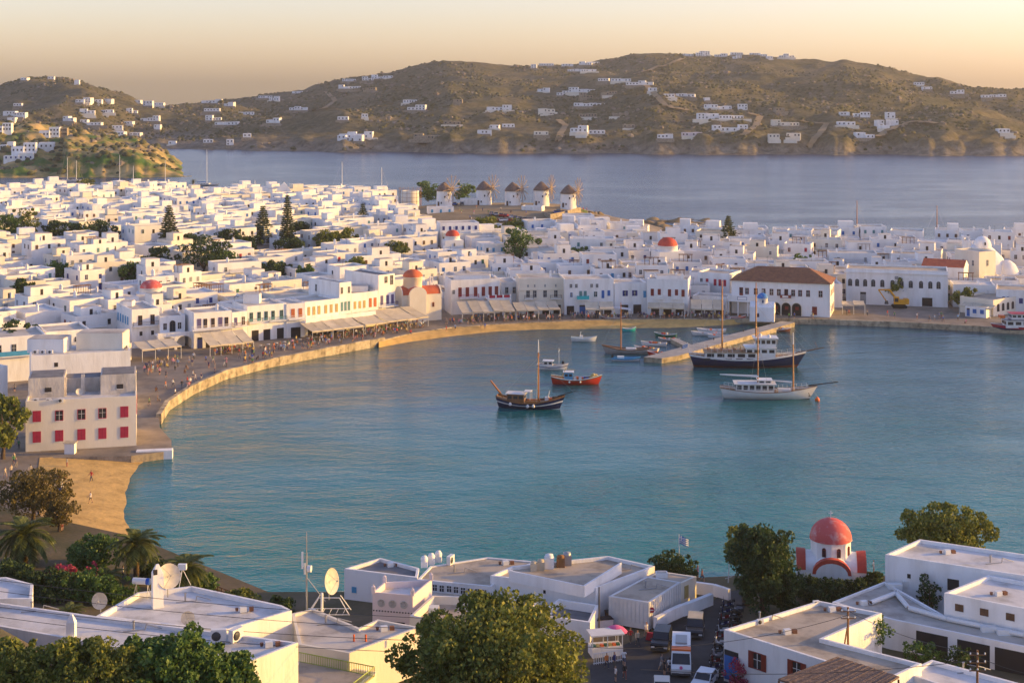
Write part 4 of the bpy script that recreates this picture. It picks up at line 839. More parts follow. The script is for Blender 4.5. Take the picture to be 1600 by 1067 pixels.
def town_house(x, y, px, py):
    a = R(town_angle(px)+rn.uniform(-9, 9)+(90 if rn.random() < .12 else 0)); zb = town_h(x, y)
    sx, sy = rn.uniform(7.5, 12.0), rn.uniform(6.8, 10.0); st = 2 if rn.random() < .58 else 1
    if rn.random() < .14: sx *= 1.35
    h = (6.3 if st == 2 else 3.6)+rn.uniform(-.6, .9)+(2.2 if st == 2 and rn.random() < .07 else 0); ca, sa = math.cos(a), math.sin(a)
    pts = [(x+u*sx/2*ca-v*sy/2*sa, y+u*sx/2*sa+v*sy/2*ca) for u, v in ((-1, -1), (1, -1), (1, 1), (-1, 1))]
    col = rn.choice(PAL); ex = []
    wall = rn.choices(["whitewash_house", "cream_wall"], [.78, .22])[0]; roof = rn.choices(["roof_screed", "roof_white", "roof_tan"], [.55, .33, .12])[0]
    r = bld("house", None, "house", pts, zb, zb+h, wall, roof, rn.uniform(.3, .7), .24, "whitewashed houses of the old town", False)
    for k, n in ((0, rn.choice([2, 3, 3])), (3, rn.choice([1, 2, 2])), (1, rn.choice([1, 2]))):
        if k == 1 and px < 700: continue
        for i in range(n):
            u = (i+.5+rn.uniform(-.15, .15))/n; sty = rn.choice(['shut', 'win', 'shut', 'hole', 'win'])
            op(r, k, u, h-2.75+rn.uniform(-.1, .1), sty, .85, 1.35, col)
            if st == 2 and rn.random() < .45 and k != 1: op(r, k, u, .05 if sty == 'shut' else 1.0, 'door' if sty == 'shut' else 'win', .95, 2.1 if sty == 'shut' else 1.3, col)
    q = rn.random()
    if q < .45: chimney(r, rn.uniform(-.35, .35)*sx*ca, rn.uniform(-.3, .3)*sy, rn.uniform(.9, 1.7), rn.uniform(.45, .8)); ex.append("chimney")
    if rn.random() < .40:
        f = rn.uniform(.35, .55); o = roof_box(r, rn.uniform(-.15, .15)*sx, rn.uniform(-.1, .2)*sy, sx*f, sy*.5, rn.uniform(1.6, 2.9), a, wall); ex.append("roof room")
        d_ = link("door", opening_mesh('hole', .8, 1.5, 'white'), r.root, (o.location.x+sa*sy*.25, o.location.y-ca*sy*.25, h-.4), a)
    if rn.random() < .16: tank(r, rn.uniform(-.25, .25)*sx, -.2*sy); ex.append("solar tank")
    if rn.random() < .12:
        mb = MB(); [mb.box((i*1.3-2, -.9, 1.1), (.1, .1, 2.2)) for i in range(4)]; [mb.box((i*1.3-2, .9, 1.1), (.1, .1, 2.2)) for i in range(4)]; [mb.box((0, -1+.25*i, 2.24), (4.4, .1, .06)) for i in range(9)]; mb.build("pergola", "wood", r.root, (0, 0, h-.4), a); ex.append("pergola")
    if rn.random() < .2 and st == 2:
        mb = MB(); [mb.box((i*.42, -.55, .26*(i+1)/2+.0), (.42, 1.0, .26*(i+1))) for i in range(11)]; attach(r, 0, rn.uniform(.1, .4), 0, mb, "outside_stair", wall); ex.append("outside stair")
    if rn.random() < .5:
        mb = MB(); mb.tube((0, 0, 0), (0, 0, 2.2), .035, .03, 5); [mb.tube((-.5, 0, 1.6+.22*i), (.5, 0, 1.6+.22*i), .02, .02, 4) for i in range(3)]; mb.build("aerial", "metal_dark", r.root, (rn.uniform(-.3, .3)*sx, rn.uniform(-.2, .3)*sy, h-.4), rn.uniform(0, 3))
    if rn.random() < .18 and st == 2: balcony(r, 0, .5, h-2.95, sx*.5, .9, "paint_"+rn.choice(["white", "blue", "grey"]))
    size = ("two-storey" if st == 2 else "low")+(" cream" if wall == "cream_wall" else " white")+" house"
    desc = f"{size} with {CN[col]} {'shutters' if px > -999 else ''}".strip()
    r.root["label"] = rel_label(desc, ("and "+ex[0]) if ex else "and bare roof", px, PXY(x, y, zb+h*.5)[1])
    return r
VISIBLE = [s for s in SPOTS]
NEARN = 285
for s in VISIBLE[:NEARN]: town_house(*s)
# the farther rest of the town, past the first 285 houses
mb = MB(); MATS = ["whitewash", "roof_screed", "opening_dark", "paint_blue", "paint_brown", "paint_teal", "cream_wall", "roof_tan"]
for x, y, px, py in VISIBLE[NEARN:]:
    a = R(town_angle(px)+rn.uniform(-10, 10)); zb = town_h(x, y); sx, sy = rn.uniform(7.5, 12.5), rn.uniform(6.5, 10); st = 2 if rn.random() < .55 else 1
    h = (6.2 if st == 2 else 3.6)+rn.uniform(-.4, .8); ca, sa = math.cos(a), math.sin(a); wm = 6 if rn.random() < .12 else 0
    P_ = [(x+u*sx/2*ca-v*sy/2*sa, y+u*sx/2*sa+v*sy/2*ca) for u, v in ((-1, -1), (1, -1), (1, 1), (-1, 1))]; ip = inset(P_, .3)
    for i in range(4):
        A, Bq, C, D = P_[i], P_[(i+1) % 4], ip[i], ip[(i+1) % 4]
        mb.face([(*A, zb-1), (*Bq, zb-1), (*Bq, zb+h), (*A, zb+h)], wm); mb.face([(*A, zb+h), (*Bq, zb+h), (*D, zb+h), (*C, zb+h)], wm); mb.face([(*D, zb+h-.5), (*C, zb+h-.5), (*C, zb+h), (*D, zb+h)], wm)
    mb.face([(*p, zb+h-.49) for p in ip], rn.choice([1, 1, 7]))
    for k, n in ((0, 3), (3, 2)):
        A, Bq = Vector(P_[k]), Vector(P_[(k+1) % 4]); d = (Bq-A); ang = math.atan2(d.y, d.x); nn = Vector((d.y, -d.x)).normalized()*.03; mc = rn.choice([2, 3, 4, 5, 2, 3])
        for i in range(n):
            for zz in ((h-2.6,) if st == 1 else (h-2.6, 1.0)):
                if rn.random() < .72: p = A+d*((i+.5)/n)+nn; mb.box((p.x, p.y, zb+zz+.6), (.85, .08, 1.25), mc, ang)
    if rn.random() < .4: mb.box((x+rn.uniform(-2, 2), y+rn.uniform(-2, 2), zb+h+.9), (sx*.45, sy*.45, 2.3), wm, a)
    if rn.random() < .5: mb.box((x+rn.uniform(-3, 3), y+rn.uniform(-3, 3), zb+h+.3), (.6, .6, 1.8), 0, a)
if mb.v: tag(mb.build("distant_houses", MATS), "dense mass of far whitewashed cube houses along the back of town", "houses", None, "stuff")
print("HOUSES", len(SPOTS))
# ---------------------------------------------------------------- trees
def leaf_mesh(name, centers, size, matn, rng, up=.3, droop=0.0, aspect=1.6):
    """many small leaf-sized quads, one mesh"""
    n = len(centers); c = np.asarray(centers, float)
    d = rng.normal(size=(n, 3)); d[:, 2] = d[:, 2]*.6+up-droop; d /= np.linalg.norm(d, axis=1)[:, None]
    e = rng.normal(size=(n, 3)); e -= (e*d).sum(1)[:, None]*d; e /= np.linalg.norm(e, axis=1)[:, None]
    s = size*rng.uniform(.6, 1.35, n)[:, None]
    f = np.cross(d, e)
    v = np.empty((n, 4, 3)); v[:, 0] = c-e*s*aspect/2; v[:, 1] = c+f*s/2; v[:, 2] = c+e*s*aspect/2; v[:, 3] = c-f*s/2
    me = bpy.data.meshes.new(name); me.vertices.add(n*4); me.vertices.foreach_set("co", v.ravel())
    me.loops.add(n*4); me.loops.foreach_set("vertex_index", np.arange(n*4)); me.polygons.add(n); me.polygons.foreach_set("loop_start", np.arange(n)*4)
    me.polygons.foreach_set("loop_total", np.full(n, 4)); me.materials.append(M[matn]); me.update(calc_edges=True)
    return me
def clump_points(rng, lobes, per, shell=.55):
    """points spread over the outer part of many overlapping lobes"""
    out = []
    for cx, cy, cz, r, fz in lobes:
        d = rng.normal(size=(per, 3)); d /= np.linalg.norm(d, axis=1)[:, None]; rr = r*(shell+(1-shell)*rng.random(per)**.6)
        p = d*rr[:, None]; p[:, 2] *= fz; k_ = np.sin(p[:, 0]*2.6/r+cx*3)+np.sin(p[:, 1]*2.9/r+cy*3)+np.sin(p[:, 2]*3.3/r+cz*2) > -1.15; p = p[k_][:max(20, int(per*min(1.6, (r/1.2)**1.2)))]; out.append(p+np.array([cx, cy, cz]))
    return np.concatenate(out)
def crown_lobes(rng, R_, h, z0, n, flat=.8, sub=.34):
    L = []
    for i in range(n):
        if rng.random() < .22:                                    # ragged outer sprays
            a = rng.uniform(0, 2*math.pi); t = rng.uniform(.15, 1.0); q = R_*rng.uniform(.85, 1.12)*math.sin(math.pi*(.1+.78*t))**.6
            L.append((q*math.cos(a), q*math.sin(a), z0+h*(.08+.96*t), R_*sub*rng.uniform(.28, .6), flat)); continue
        a = rng.uniform(0, 2*math.pi); q = rng.random()**.55; t = rng.random(); prof = math.sin(math.pi*(.12+.80*t))**.7
        L.append((R_*.82*q*prof*math.cos(a), R_*.82*q*prof*math.sin(a), z0+h*(.10+.82*t), R_*sub*rng.uniform(.55, 1.3), flat))
    return L
def limb_mesh(rng, h, r, R_, z0, n=6):
    mb = MB(); p = Vector((0, 0, -.4)); q = Vector((rng.uniform(-.2, .2), rng.uniform(-.2, .2), z0)); mb.tube(p, q, r, r*.75, 8, 0)
    for i in range(n):
        a = 2*math.pi*i/n+rng.uniform(-.4, .4); e = q+Vector((R_*.55*math.cos(a), R_*.55*math.sin(a), (h-z0)*rng.uniform(.35, .8))); m_ = q.lerp(e, .5)+Vector((0, 0, .12*(h-z0))); mb.tube(q, m_, r*.5, r*.33, 6, 0); mb.tube(m_, e, r*.33, r*.1, 5, 0)
    return mb
def broad_tree(name, label, x, y, z, h, R_, leaf, seed, size=.30, n=26, per=110, trunk=.32, group=None, z0f=.22, flat=.8, cat="tree"):
    rng = np.random.default_rng(seed); root = tag(empty(name, (x, y, z)), label, cat, group); z0 = h*z0f
    limb_mesh(rng, h, trunk*h/8, R_, z0).build("trunk", "bark", root)
    link("crown", leaf_mesh("crown", clump_points(rng, crown_lobes(rng, R_, h-z0, z0, n, flat), per), size, leaf, rng), root); return root
def pine_tree(label, x, y, z, h, R_, seed, group):
    rng = np.random.default_rng(seed); root = tag(empty("norfolk_pine", (x, y, z)), label, "tree", group)
    mb = MB(); mb.tube((0, 0, -.5), (0, 0, h), h*.022, .03, 8); mb.build("trunk", "bark", root); P_ = []; tiers = int(h/.85); bb = MB()
    for t in range(tiers):
        zz = h*(.12+.86*t/tiers); rr = R_*(1-(t/tiers))**.8*rng.uniform(.82, 1.08)+.25; nb = 7; a0 = rng.uniform(0, 6)
        for k in range(nb):
            a = a0+2*math.pi*k/nb+rng.uniform(-.15, .15); r2 = rr*rng.uniform(.8, 1.08); m_ = max(8, int(r2*16)); s = np.linspace(.12, 1, m_)
            up = .16*r2*s**2.2-.10*r2*s; px_ = np.stack([r2*s*math.cos(a), r2*s*math.sin(a), zz+up], 1)
            bb.tube((0, 0, zz), (r2*math.cos(a), r2*math.sin(a), zz+.06*r2), .05, .015, 4, 0, False)
            for _ in range(3): P_.append(px_+rng.normal(size=px_.shape)*np.array([.16, .16, .10])*(.5+s[:, None]*.6))
    bb.build("branches", "bark", root); tag(root.children[-1], kind="stuff")
    link("crown", leaf_mesh("crown", np.concatenate(P_), .30, "leaf_pine", rng, .2), root); return root
for i, (kind, px, py, z, h, r_, lab) in enumerate(TREES):
    x, y = G(px, py, z); g = "trees among the town houses"
    if kind == 'pine': pine_tree(lab, x, y, z, h, r_, 100+i, g)
    else: broad_tree("garden_tree", lab, x, y, z, h, r_, "leaf_olive" if kind == 'olive' else ("leaf_green" if ("bright" in lab or "green" in lab) and "dark" not in lab else "leaf_dark"), 100+i, .46, 24, 130, group=g, z0f=.12)
# palms: each frond its own part
def frond_mesh(L_, seed, wide=.5):
    rng = np.random.default_rng(seed); mb = MB(); n = 11; pts = []
    for i in range(n+1):
        t = i/n; pts.append(Vector((L_*(t-.18*t*t), 0, L_*(.42*t-.78*t*t))))
    for a, b in zip(pts[:-1], pts[1:]): mb.tube(a, b, .035, .03, 4, 0, False)
    for i in range(1, n*3):
        t = i/(n*3); k = min(n-1, int(t*n)); p = pts[k].lerp(pts[k+1], t*n-k); l = L_*wide*(.35+.65*math.sin(math.pi*min(1, t*.9+.12)))*.5; d = (pts[k+1]-pts[k]).normalized()
        for s in (-1, 1):
            tip = p+Vector((d.x*l*.75, s*l*.75, d.z*l*.6-.18*l+rng.uniform(-.1, .1))); w_ = Vector((0, 0, 1)).cross(tip-p).normalized()*.07
            mb.face([p-w_, p+w_, tip+w_*.2, tip-w_*.2], 0)
    return mb.mesh("frond", "leaf_palm")
FR = [frond_mesh(3.0, 1), frond_mesh(2.6, 2), frond_mesh(3.3, 3)]
def palm(label, x, y, z, h, s=1.0, n=34, seed=0, group="palms by the near beach"):
    rng = random.Random(seed); root = tag(empty("palm_tree", (x, y, z)), label, "palm", group); mb = MB(); k = 9
    for i in range(k): mb.tube((0, 0, h*i/k-.3), (0, 0, h*(i+1)/k-.3), (.30-.06*(i/k))*s, (.34-.06*(i/k))*s, 9, 0)
    mb.lathe([(.3*s, h-.9), (.5*s, h-.4), (.3*s, h)], 9, 0); mb.build("trunk", "bark", root)
    for i in range(n):
        o = link("frond", FR[i % 3], root, (0, 0, h-.25), i*2.399+rng.uniform(-.2, .2)); t = i/n; o.rotation_euler[1] = R(38-88*t+rng.uniform(-8, 8))*-1 if False else R(-62+100*t+rng.uniform(-7, 7)); q = s*rng.uniform(.85, 1.1); o.scale = (q, q, q)
    return root
x, y = G(677, 388, 5); palm("single palm rising over rooftops below the windmills", x, y, 5, 5.5, .62, 22, 5, "palms in the town")
x, y = G(302, 300, 4); palm("tiny palm on the far-left town skyline", x, y, 4, 6, .7, 16, 6, "palms in the town")
# ---------------------------------------------------------------- windmills
mat('wood_pale', (.42, .33, .25), (.30, .22, .16), 1.5, .8)
def windmill(label, px, py, z, sail, seed, h=6.9, arms=12):
    x, y = G(px, py, z); root = tag(empty("windmill", (x, y, z)), label, "windmill", "windmills on the hill"); rn_ = random.Random(seed)
    mb = MB(); mb.lathe([(3.55, -1), (3.5, 0), (3.3, h*.6), (3.2, h)], 24); mb.build("wall", "whitewash", root)
    mb = MB(); rows = [(3.75, h-.25), (3.7, h), (2.5, h+1.6), (1.1, h+3.0), (.2, h+3.6), (0, h+3.65)]; mb.lathe(rows, 22); mb.build("thatch_roof", "thatch", root)
    a = R(sail); d = Vector((math.cos(a), math.sin(a), 0)); hub = Vector((0, 0, h+.75))+d*4.6; s = Vector((-d.y, d.x, 0)); up = Vector((0, 0, 1))
    mb = MB(); mb.tube((0, 0, h+.75), hub+d*.9, .16, .12, 8); mb.build("axle", "wood", root); rim = []
    for k in range(arms):
        t = 2*math.pi*k/arms+.1; e = hub+(s*math.cos(t)+up*math.sin(t))*6.2; mb = MB(); mb.tube(hub, e, .19, .12, 5); mb.build("sail_arm", "wood_pale", root); rim.append(e.lerp(hub, .12))
    mb = MB(); mb.path(rim+[rim[0]], .045, 4); [mb.path([p, hub+d*.9], .02, 3) for p in rim]; mb.build("rigging", "wood", root)
    for t, zz in ((-1.45, 3.8), (-1.9, 1.2), (-.9, 4.6)):
        link("window", opening_mesh('hole', .55, .8, 'white'), root, (3.44*math.cos(t), 3.44*math.sin(t), zz), t+math.pi/2)
    link("door", opening_mesh('door', 1.0, 2.0, 'brown'), root, (3.52*math.cos(-2.3), 3.52*math.sin(-2.3), .1), -2.3+math.pi/2)
windmill("first windmill from the left with widely spread sail arms", 694, 322, 10.2, -38, 1); windmill("second windmill, beside the low white annex", 756, 320, 10.2, -30, 2); windmill("third windmill, middle of the row of five", 801, 321, 10.2, -28, 3, 6.6); windmill("fourth windmill, behind the curved stone terrace wall", 846, 321, 10.2, -20, 4); windmill("fifth windmill, nearest the rocky cape", 888, 324, 10.0, -24, 5, 6.2)
x, y = G(641, 319, 10); root = tag(empty("scaffolded_tower", (x, y, 10)), "roofless round stone tower wrapped in brown scaffolding left of the windmills", "tower")
mb = MB(); mb.lathe([(4.0, -1), (3.9, 6.0), (3.4, 6.0), (3.4, 5)], 22); mb.build("wall", "cream_wall", root)
for k in range(14):
    a = 2*math.pi*k/14; mb = MB(); mb.tube((5 * math.cos(a), 5*math.sin(a), -1), (5*math.cos(a), 5*math.sin(a), 7.6), .06, .06, 4); mb.build("scaffold_pole", "wood", root)
mb = MB()
for zz in (1.4, 3.2, 5.0, 6.8): mb.path([(5*math.cos(2*math.pi*k/14), 5*math.sin(2*math.pi*k/14), zz) for k in range(15)], .05, 4)
mb.build("scaffold_rail", "wood", root)
def simple_house(name, label, px, py, z, sx, sy, h, a, wall, col, group=None, cat="house", roof="roof_screed", wins=3):
    x, y = G(px, py, z); a = R(a); ca, sa = math.cos(a), math.sin(a); r = bld(name, label, cat, [(x+u*sx/2*ca-v*sy/2*sa, y+u*sx/2*sa+v*sy/2*ca) for u, v in ((-1, -1), (1, -1), (1, 1), (-1, 1))], z, z+h, wall, roof, .35, .25, group, False)
    ops(r, 0, [(i+.5)/wins for i in range(wins)], max(.6, h-2.6), 'shut', .9, 1.4, col); return r
simple_house("house", "low white house with blue mural door below the first windmill", 688, 334, 9.0, 11, 5, 3.0, 8, "whitewash", "lightblue"); simple_house("house", "low white annex joined to the second windmill", 737, 320, 10.2, 10, 5, 2.8, 5, "whitewash", "white"); simple_house("house", "white house with small windows on the bank left of the fifth windmill", 833, 331, 9.5, 9, 4, 2.6, -20, "whitewash", "white")
simple_house("house", "long cream house with a row of white parapets by the rocky shore", 930, 388, 3, 30, 9, 6.5, 4, "whitewash_house", "brown", wins=6); simple_house("house", "white seafront house with pillared end nearest the shallows", 975, 392, 2, 12, 8, 7.0, -10, "cream_wall", "brown"); simple_house("house", "long cream house with plain wall below the car park", 838, 386, 5, 22, 8, 5.5, 6, "cream_wall", "brown"); simple_house("house", "big white house with rows of navy windows below the windmill slope", 715, 381, 6.2, 14, 9, 8.0, 12, "whitewash_house", "navy", wins=6)
mb = MB(); pts = [G(px, py, z) for px, py, z in ((846, 336, 9), (860, 341, 9), (880, 335, 9.5), (908, 326, 10))]
rows = [[(p[0], p[1], 5.5) for p in pts], [(p[0], p[1], 10.6) for p in pts], [(p[0], p[1]+.5, 10.6) for p in pts], [(p[0], p[1]+.5, 5.5) for p in pts]]; mb.grid(rows, 0, False); tag(mb.build("terrace_wall", "stone_wall"), "curved stone retaining wall beneath the fourth and fifth windmills", "wall")
mb = MB(); pts = [G(px, py, z) for px, py, z in ((770, 346, 7.5), (825, 349, 7.5), (858, 349, 7))]; mb.grid([[(p[0], p[1], 4.5) for p in pts], [(p[0], p[1], 8.6) for p in pts], [(p[0], p[1]+.5, 8.6) for p in pts]], 0, False); tag(mb.build("terrace_wall", "stone_wall"), "long low stone wall along the windmill car park", "wall")
# ---------------------------------------------------------------- villas on the far hills
VIL = """41,124,12;80,122,9;120,130,8;125,158,12;139,159,12;155,159,12;170,158,14;30,165,14;15,179,18;32,181,18;21,188,14;136,176,22;165,174,24;207,175,18;110,188,20;145,194,40;202,193,16;236,188,30;124,207,24;184,202,18;182,212,30;212,210,20;246,200,12;270,224,12;216,159,14;232,163,16;250,163,16;322,154,14;337,154,20;359,164,18;332,172,26;385,177,26;334,186,24;355,193,36;326,222,16;360,225,12;387,213,14;415,152,22;429,155,16;465,144,16;547,137,36;545,125,20;575,124,18;591,121,20;607,120,16;466,170,28;428,190,22;580,139,18,s;642,159,24;652,170,30;780,170,38;536,186,16;570,182,10;706,193,26,s;715,158,14,s;756,207,20;774,199,16;794,197,18;835,100,10;854,101,24;887,97,18;915,95,20;928,98,22;900,110,26;920,110,26;944,125,18;969,125,28;987,132,18;1011,131,26;1020,140,14;850,142,20;880,147,20;909,142,40;952,149,24,s;917,151,24,s;922,165,50;854,174,26,c;845,210,20,c;906,208,28;934,207,28;920,182,30,s;969,180,24,s;982,200,18,s;1039,215,24;1082,211,34,r;1047,151,18;1066,149,20;1081,151,14;1104,156,8;1110,167,20;1130,169,26;1160,171,14;1126,185,74;1140,203,54;1075,81,16;1101,79,14;1096,86,18;1127,87,20;1152,84,20;1152,90,14;1180,84,18;1194,82,12;1202,84,8;1229,88,24;1435,132,14;1447,138,14;1497,145,24;1560,150,24;1542,152,16;1320,179,16;1339,180,12;1352,182,16;1322,194,28;1392,184,16;1376,194,14;1381,201,20;1395,195,18;1351,214,30;1229,195,46,c;1209,217,18,c;1239,214,20,c;1569,207,20;1219,172,16,s;560,213,60;548,218,40;675,217,58,s"""
def villas():
    rn_ = random.Random(4); seen = {}
    for ent in VIL.split(";"):
        f = ent.split(","); px, py, wpx = map(float, f[:3]); kind = f[3] if len(f) > 3 else "w"
        p = hit(px, py+3, hill_z, 1290, 2500)
        if p is None: p = hit(px, py+8, hill_z, 1290, 2500)
        if p is None: continue
        x, y, z = p; s = y/F; W_ = wpx*s; wall = dict(w="whitewash", c="cream_wall", s="stone_wall", r="pink_wall")[kind]
        nblk = max(1, min(4, int(round(W_/9)))); vx = RND.uniform(-6, 6)
        near = min(((abs(px-a), n) for a, n in ((45, "the left cone hill"), (240, "the low saddle"), (335, "the left slope crest"), (560, "the terraced complex"), (660, "the hill's left shoulder"), (790, "the bare middle slope"), (930, "the sunlit spur"), (1080, "the dirt track"), (1140, "the long white rows"), (1240, "the straight grey road"), (1360, "the right village"), (1500, "the right crest"))))[1]
        hgt = "near the skyline" if py < lerp_table(RIDGE, px)+14 else ("low by the shore" if py > 203 else ("halfway up" if py > 165 else "high up"))
        wd = "tiny" if wpx < 13 else ("small" if wpx < 19 else ("broad" if wpx < 30 else "long"))
        cl = dict(w="white", c="cream", s="rough stone", r="reddish unfinished")[kind]
        lab = f"{wd} {cl} hill villa {hgt} by {near}"; seen[lab] = seen.get(lab, 0)+1
        if seen[lab] > 1: lab = ["", "", "second", "third", "fourth", "fifth"][min(5, seen[lab])]+" "+lab
        root = tag(empty("hill_villa", (x, y, z), R(rn_.uniform(-14, 10))), lab, "villa", "villas scattered on the far hills")
        mb = MB(); mb.box((0, -5.6 if z < 14 else -7.0, -1.3), (W_*rn_.uniform(1.0, 1.4), 1.0, 3.4)); z > 14 and mb.box((rn_.uniform(-.3, .3)*W_, -11.5, -3.2), (W_*rn_.uniform(.6, 1.1), .8, 3.0)); mb.build("terrace", rn_.choice(["stone_wall", "stone_wall", "cream_wall"]), root)
        xx = -W_/2
        for k in range(nblk):
            bw = W_/nblk*rn_.uniform(.85, 1.12); bh = rn_.uniform(2.5, 3.3)*(1.75 if rn_.random() < .25 else 1); dpt = rn_.uniform(6, 9); oy = rn_.uniform(-1.5, 3)
            mb = MB(); mb.box((0, 0, bh/2-1.5), (bw, dpt, bh+3), 0); mb.box((0, 0, bh+.1), (bw*.98, dpt*.98, .2), 0)
            o = mb.build("wall", wall, root, (xx+bw/2, oy, .6)); nw = max(1, int(bw/3.0))
            for i in range(nw):
                for lv in range(2 if bh > 5 else 1):
                    if rn_.random() < .8: link("window", opening_mesh('hole', 1.3, 1.5, 'white'), o, (-bw/2+bw*(i+.5)/nw, -dpt/2-.01, bh-2.2-lv*2.6), 0)
            xx += bw*.97
villas()
# concrete frame of an unfinished building, dirt roads
for nm, pts in (("dirt_road", [(1262, 236), (1280, 212), (1292, 196), (1240, 190)]), ("dirt_road", [(872, 226), (876, 210), (884, 198), (870, 188)]), ("dirt_road", [(1160, 214), (1180, 200), (1188, 184), (1170, 178)]), ("dirt_road", [(1370, 218), (1400, 200), (1425, 193), (1470, 196)]), ("dirt_road", [(510, 145), (524, 160), (505, 172), (455, 178)]), ("dirt_road", [(1010, 136), (1040, 168), (1080, 176)]), ("dirt_road", [(990, 118), (1040, 104), (1070, 92)])):
    P_ = []
    for (a, b), (c, d) in zip(pts[:-1], pts[1:]):
        for k in range(8):
            q = hit(a+(c-a)*k/8, b+(d-b)*k/8, hill_z, 1290, 2500, 3.0)
            if q: P_.append(Vector(q))
    rows = [[], []]
    for i, p in enumerate(P_):
        t = (P_[min(i+1, len(P_)-1)]-P_[max(0, i-1)]); n_ = Vector((-t.y, t.x, 0)).normalized()*3.2 if t.length > .1 else Vector((3, 0, 0))
        for r, s in zip(rows, (1, -1)):
            q = p+n_*s; r.append((q.x, q.y, max(hill_z(q.x, q.y), p.z)+1.0))
    if len(P_) > 2:
        mb = MB(); mb.grid(rows, 0); tag(mb.build(nm, "dry_ground"), kind="structure")
# houses on the headland
for px, py, w_, h_, lab in ((30, 250, 22, 4.5, "long white house with blue windows at the headland's foot"), (38, 238, 18, 6.5, "large white terraced house on the headland"), (78, 213, 16, 6.5, "golden-lit white house at the top of the headland"), (5, 205, 14, 6, "white house on the headland at the photo's left edge"), (96, 214, 10, 6, "stone-coloured house beside the golden headland house"), (62, 232, 22, 4, "low white terrace house right of the large headland house"), (12, 233, 10, 5, "small white house at the left of the headland terrace")):
    p = hit(px, py, head_z, 960, 1290, 2) or (*G(px, py, 12), 12)
    x, y, z = p; root = tag(empty("headland_house", (x, y, z), R(8)), lab, "house", "houses on the headland"); W_ = w_*.9
    for k in range(2):
        bw = W_/2; bh = h_*(1 if k else .6); mb = MB(); mb.box((0, 0, bh/2-1.5), (bw*1.04, 8, bh+3), 0); o = mb.build("wall", "stone_wall" if "stone" in lab else "whitewash", root, ((k-.5)*bw, k*1.5, 0))
        for i in range(3):
            for lv in range(max(1, int(bh/3))): link("window", opening_mesh('hole', 1.1, 1.4, 'white') if "blue" not in lab else opening_mesh('shut', 1.1, 1.5, 'navy'), o, (-bw/2+bw*(i+.5)/3, -4.01, .8+lv*3), 0)
# ---------------------------------------------------------------- quays, jetty
def wall_along(name, label, pl, w_, z0, z1, matn, cat="wall", seglen=6.0, piece="block"):
    pl = resample(pl, max(3, int(sum(math.hypot(b[0]-a[0], b[1]-a[1]) for a, b in zip(pl[:-1], pl[1:]))/seglen)+1))
    c = pl[len(pl)//2]; root = tag(empty(name, (c[0], c[1], z0)), label, cat); rn_ = random.Random(len(pl))
    for a, b in zip(pl[:-1], pl[1:]):
        d = Vector((b[0]-a[0], b[1]-a[1])); L_ = d.length; dz = rn_.uniform(-.06, .06); mb = MB(); mb.box((0, 0, (z1-z0)/2+dz), (L_-.03, w_+rn_.uniform(-.07, .07), z1-z0))
        mb.build(piece, matn, root, ((a[0]+b[0])/2-c[0], (a[1]+b[1])/2-c[1], 0), math.atan2(d.y, d.x))
    return root
wall_along("quay_wall", "golden stone sea wall curving along the cafe promenade", QUAY[3:], .9, -.6, 1.95, "quay_stone", seglen=2.4)
wall_along("quay_wall", "straight stone edge of the square from the chapel to the ferry", RQUAY, 1.0, -.6, 1.42, "quay_stone")
wall_along("pier_wall", "pale masonry landing at the corner of the beach house", [G(213, 708, 1), G(270, 706, 1)], 1.6, -.6, 1.5, "whitewash")
wall_along("kerb_wall", "low kerb between promenade paving and the harbour beach", BEACHTOP, .5, .4, 1.36, "quay_stone")
mb = MB(); jp = [G(*p, 1.1) for p in [(1222, 502), (1242, 504), (1060, 556), (1034, 560), (1006, 558)]]; jp = ccw(jp); c = jp[0]
root = tag(empty("jetty", (jp[0][0], jp[0][1], 0)), "long stone jetty with golden side running out from the chapel", "jetty"); mb.prism([(p[0]-c[0], p[1]-c[1]) for p in jp], -1, 1.15, 0, 1); mb.build("wall", ["quay_stone", "concrete"], root)
a, b = Vector(G(1060, 556, 0)), Vector(G(1242, 504, 0))
for i in range(9):
    p = a.lerp(b, .03+i*.1); mb = MB(); mb.lathe([(.55, 0), (.62, .15), (.55, .3), (.3, .3)], 10); o = mb.build("tyre_fender", "rubber", root, (p.x-c[0]+.1, p.y-c[1]-.2, .55)); o.rotation_euler = (R(90), 0, R(20))
for t in (.05, .3, .55, .8): p = a.lerp(b, t); mb = MB(); mb.lathe([(.16, 0), (.13, .4), (.22, .5), (0, .56)], 8); mb.build("bollard", "metal_dark", root, (p.x-c[0]-.6, p.y-c[1]+.6, 1.15))
jp = ccw([G(*p, .9) for p in [(1048, 530), (1056, 528), (1086, 541), (1078, 545)]]); c = jp[0]; mb = MB(); mb.prism([(p[0]-c[0], p[1]-c[1]) for p in jp], -1, .95, 0, 1)
tag(mb.build("side_jetty", ["quay_stone", "concrete"], None, (*c, 0)), "short concrete spur branching off the long jetty", "jetty")
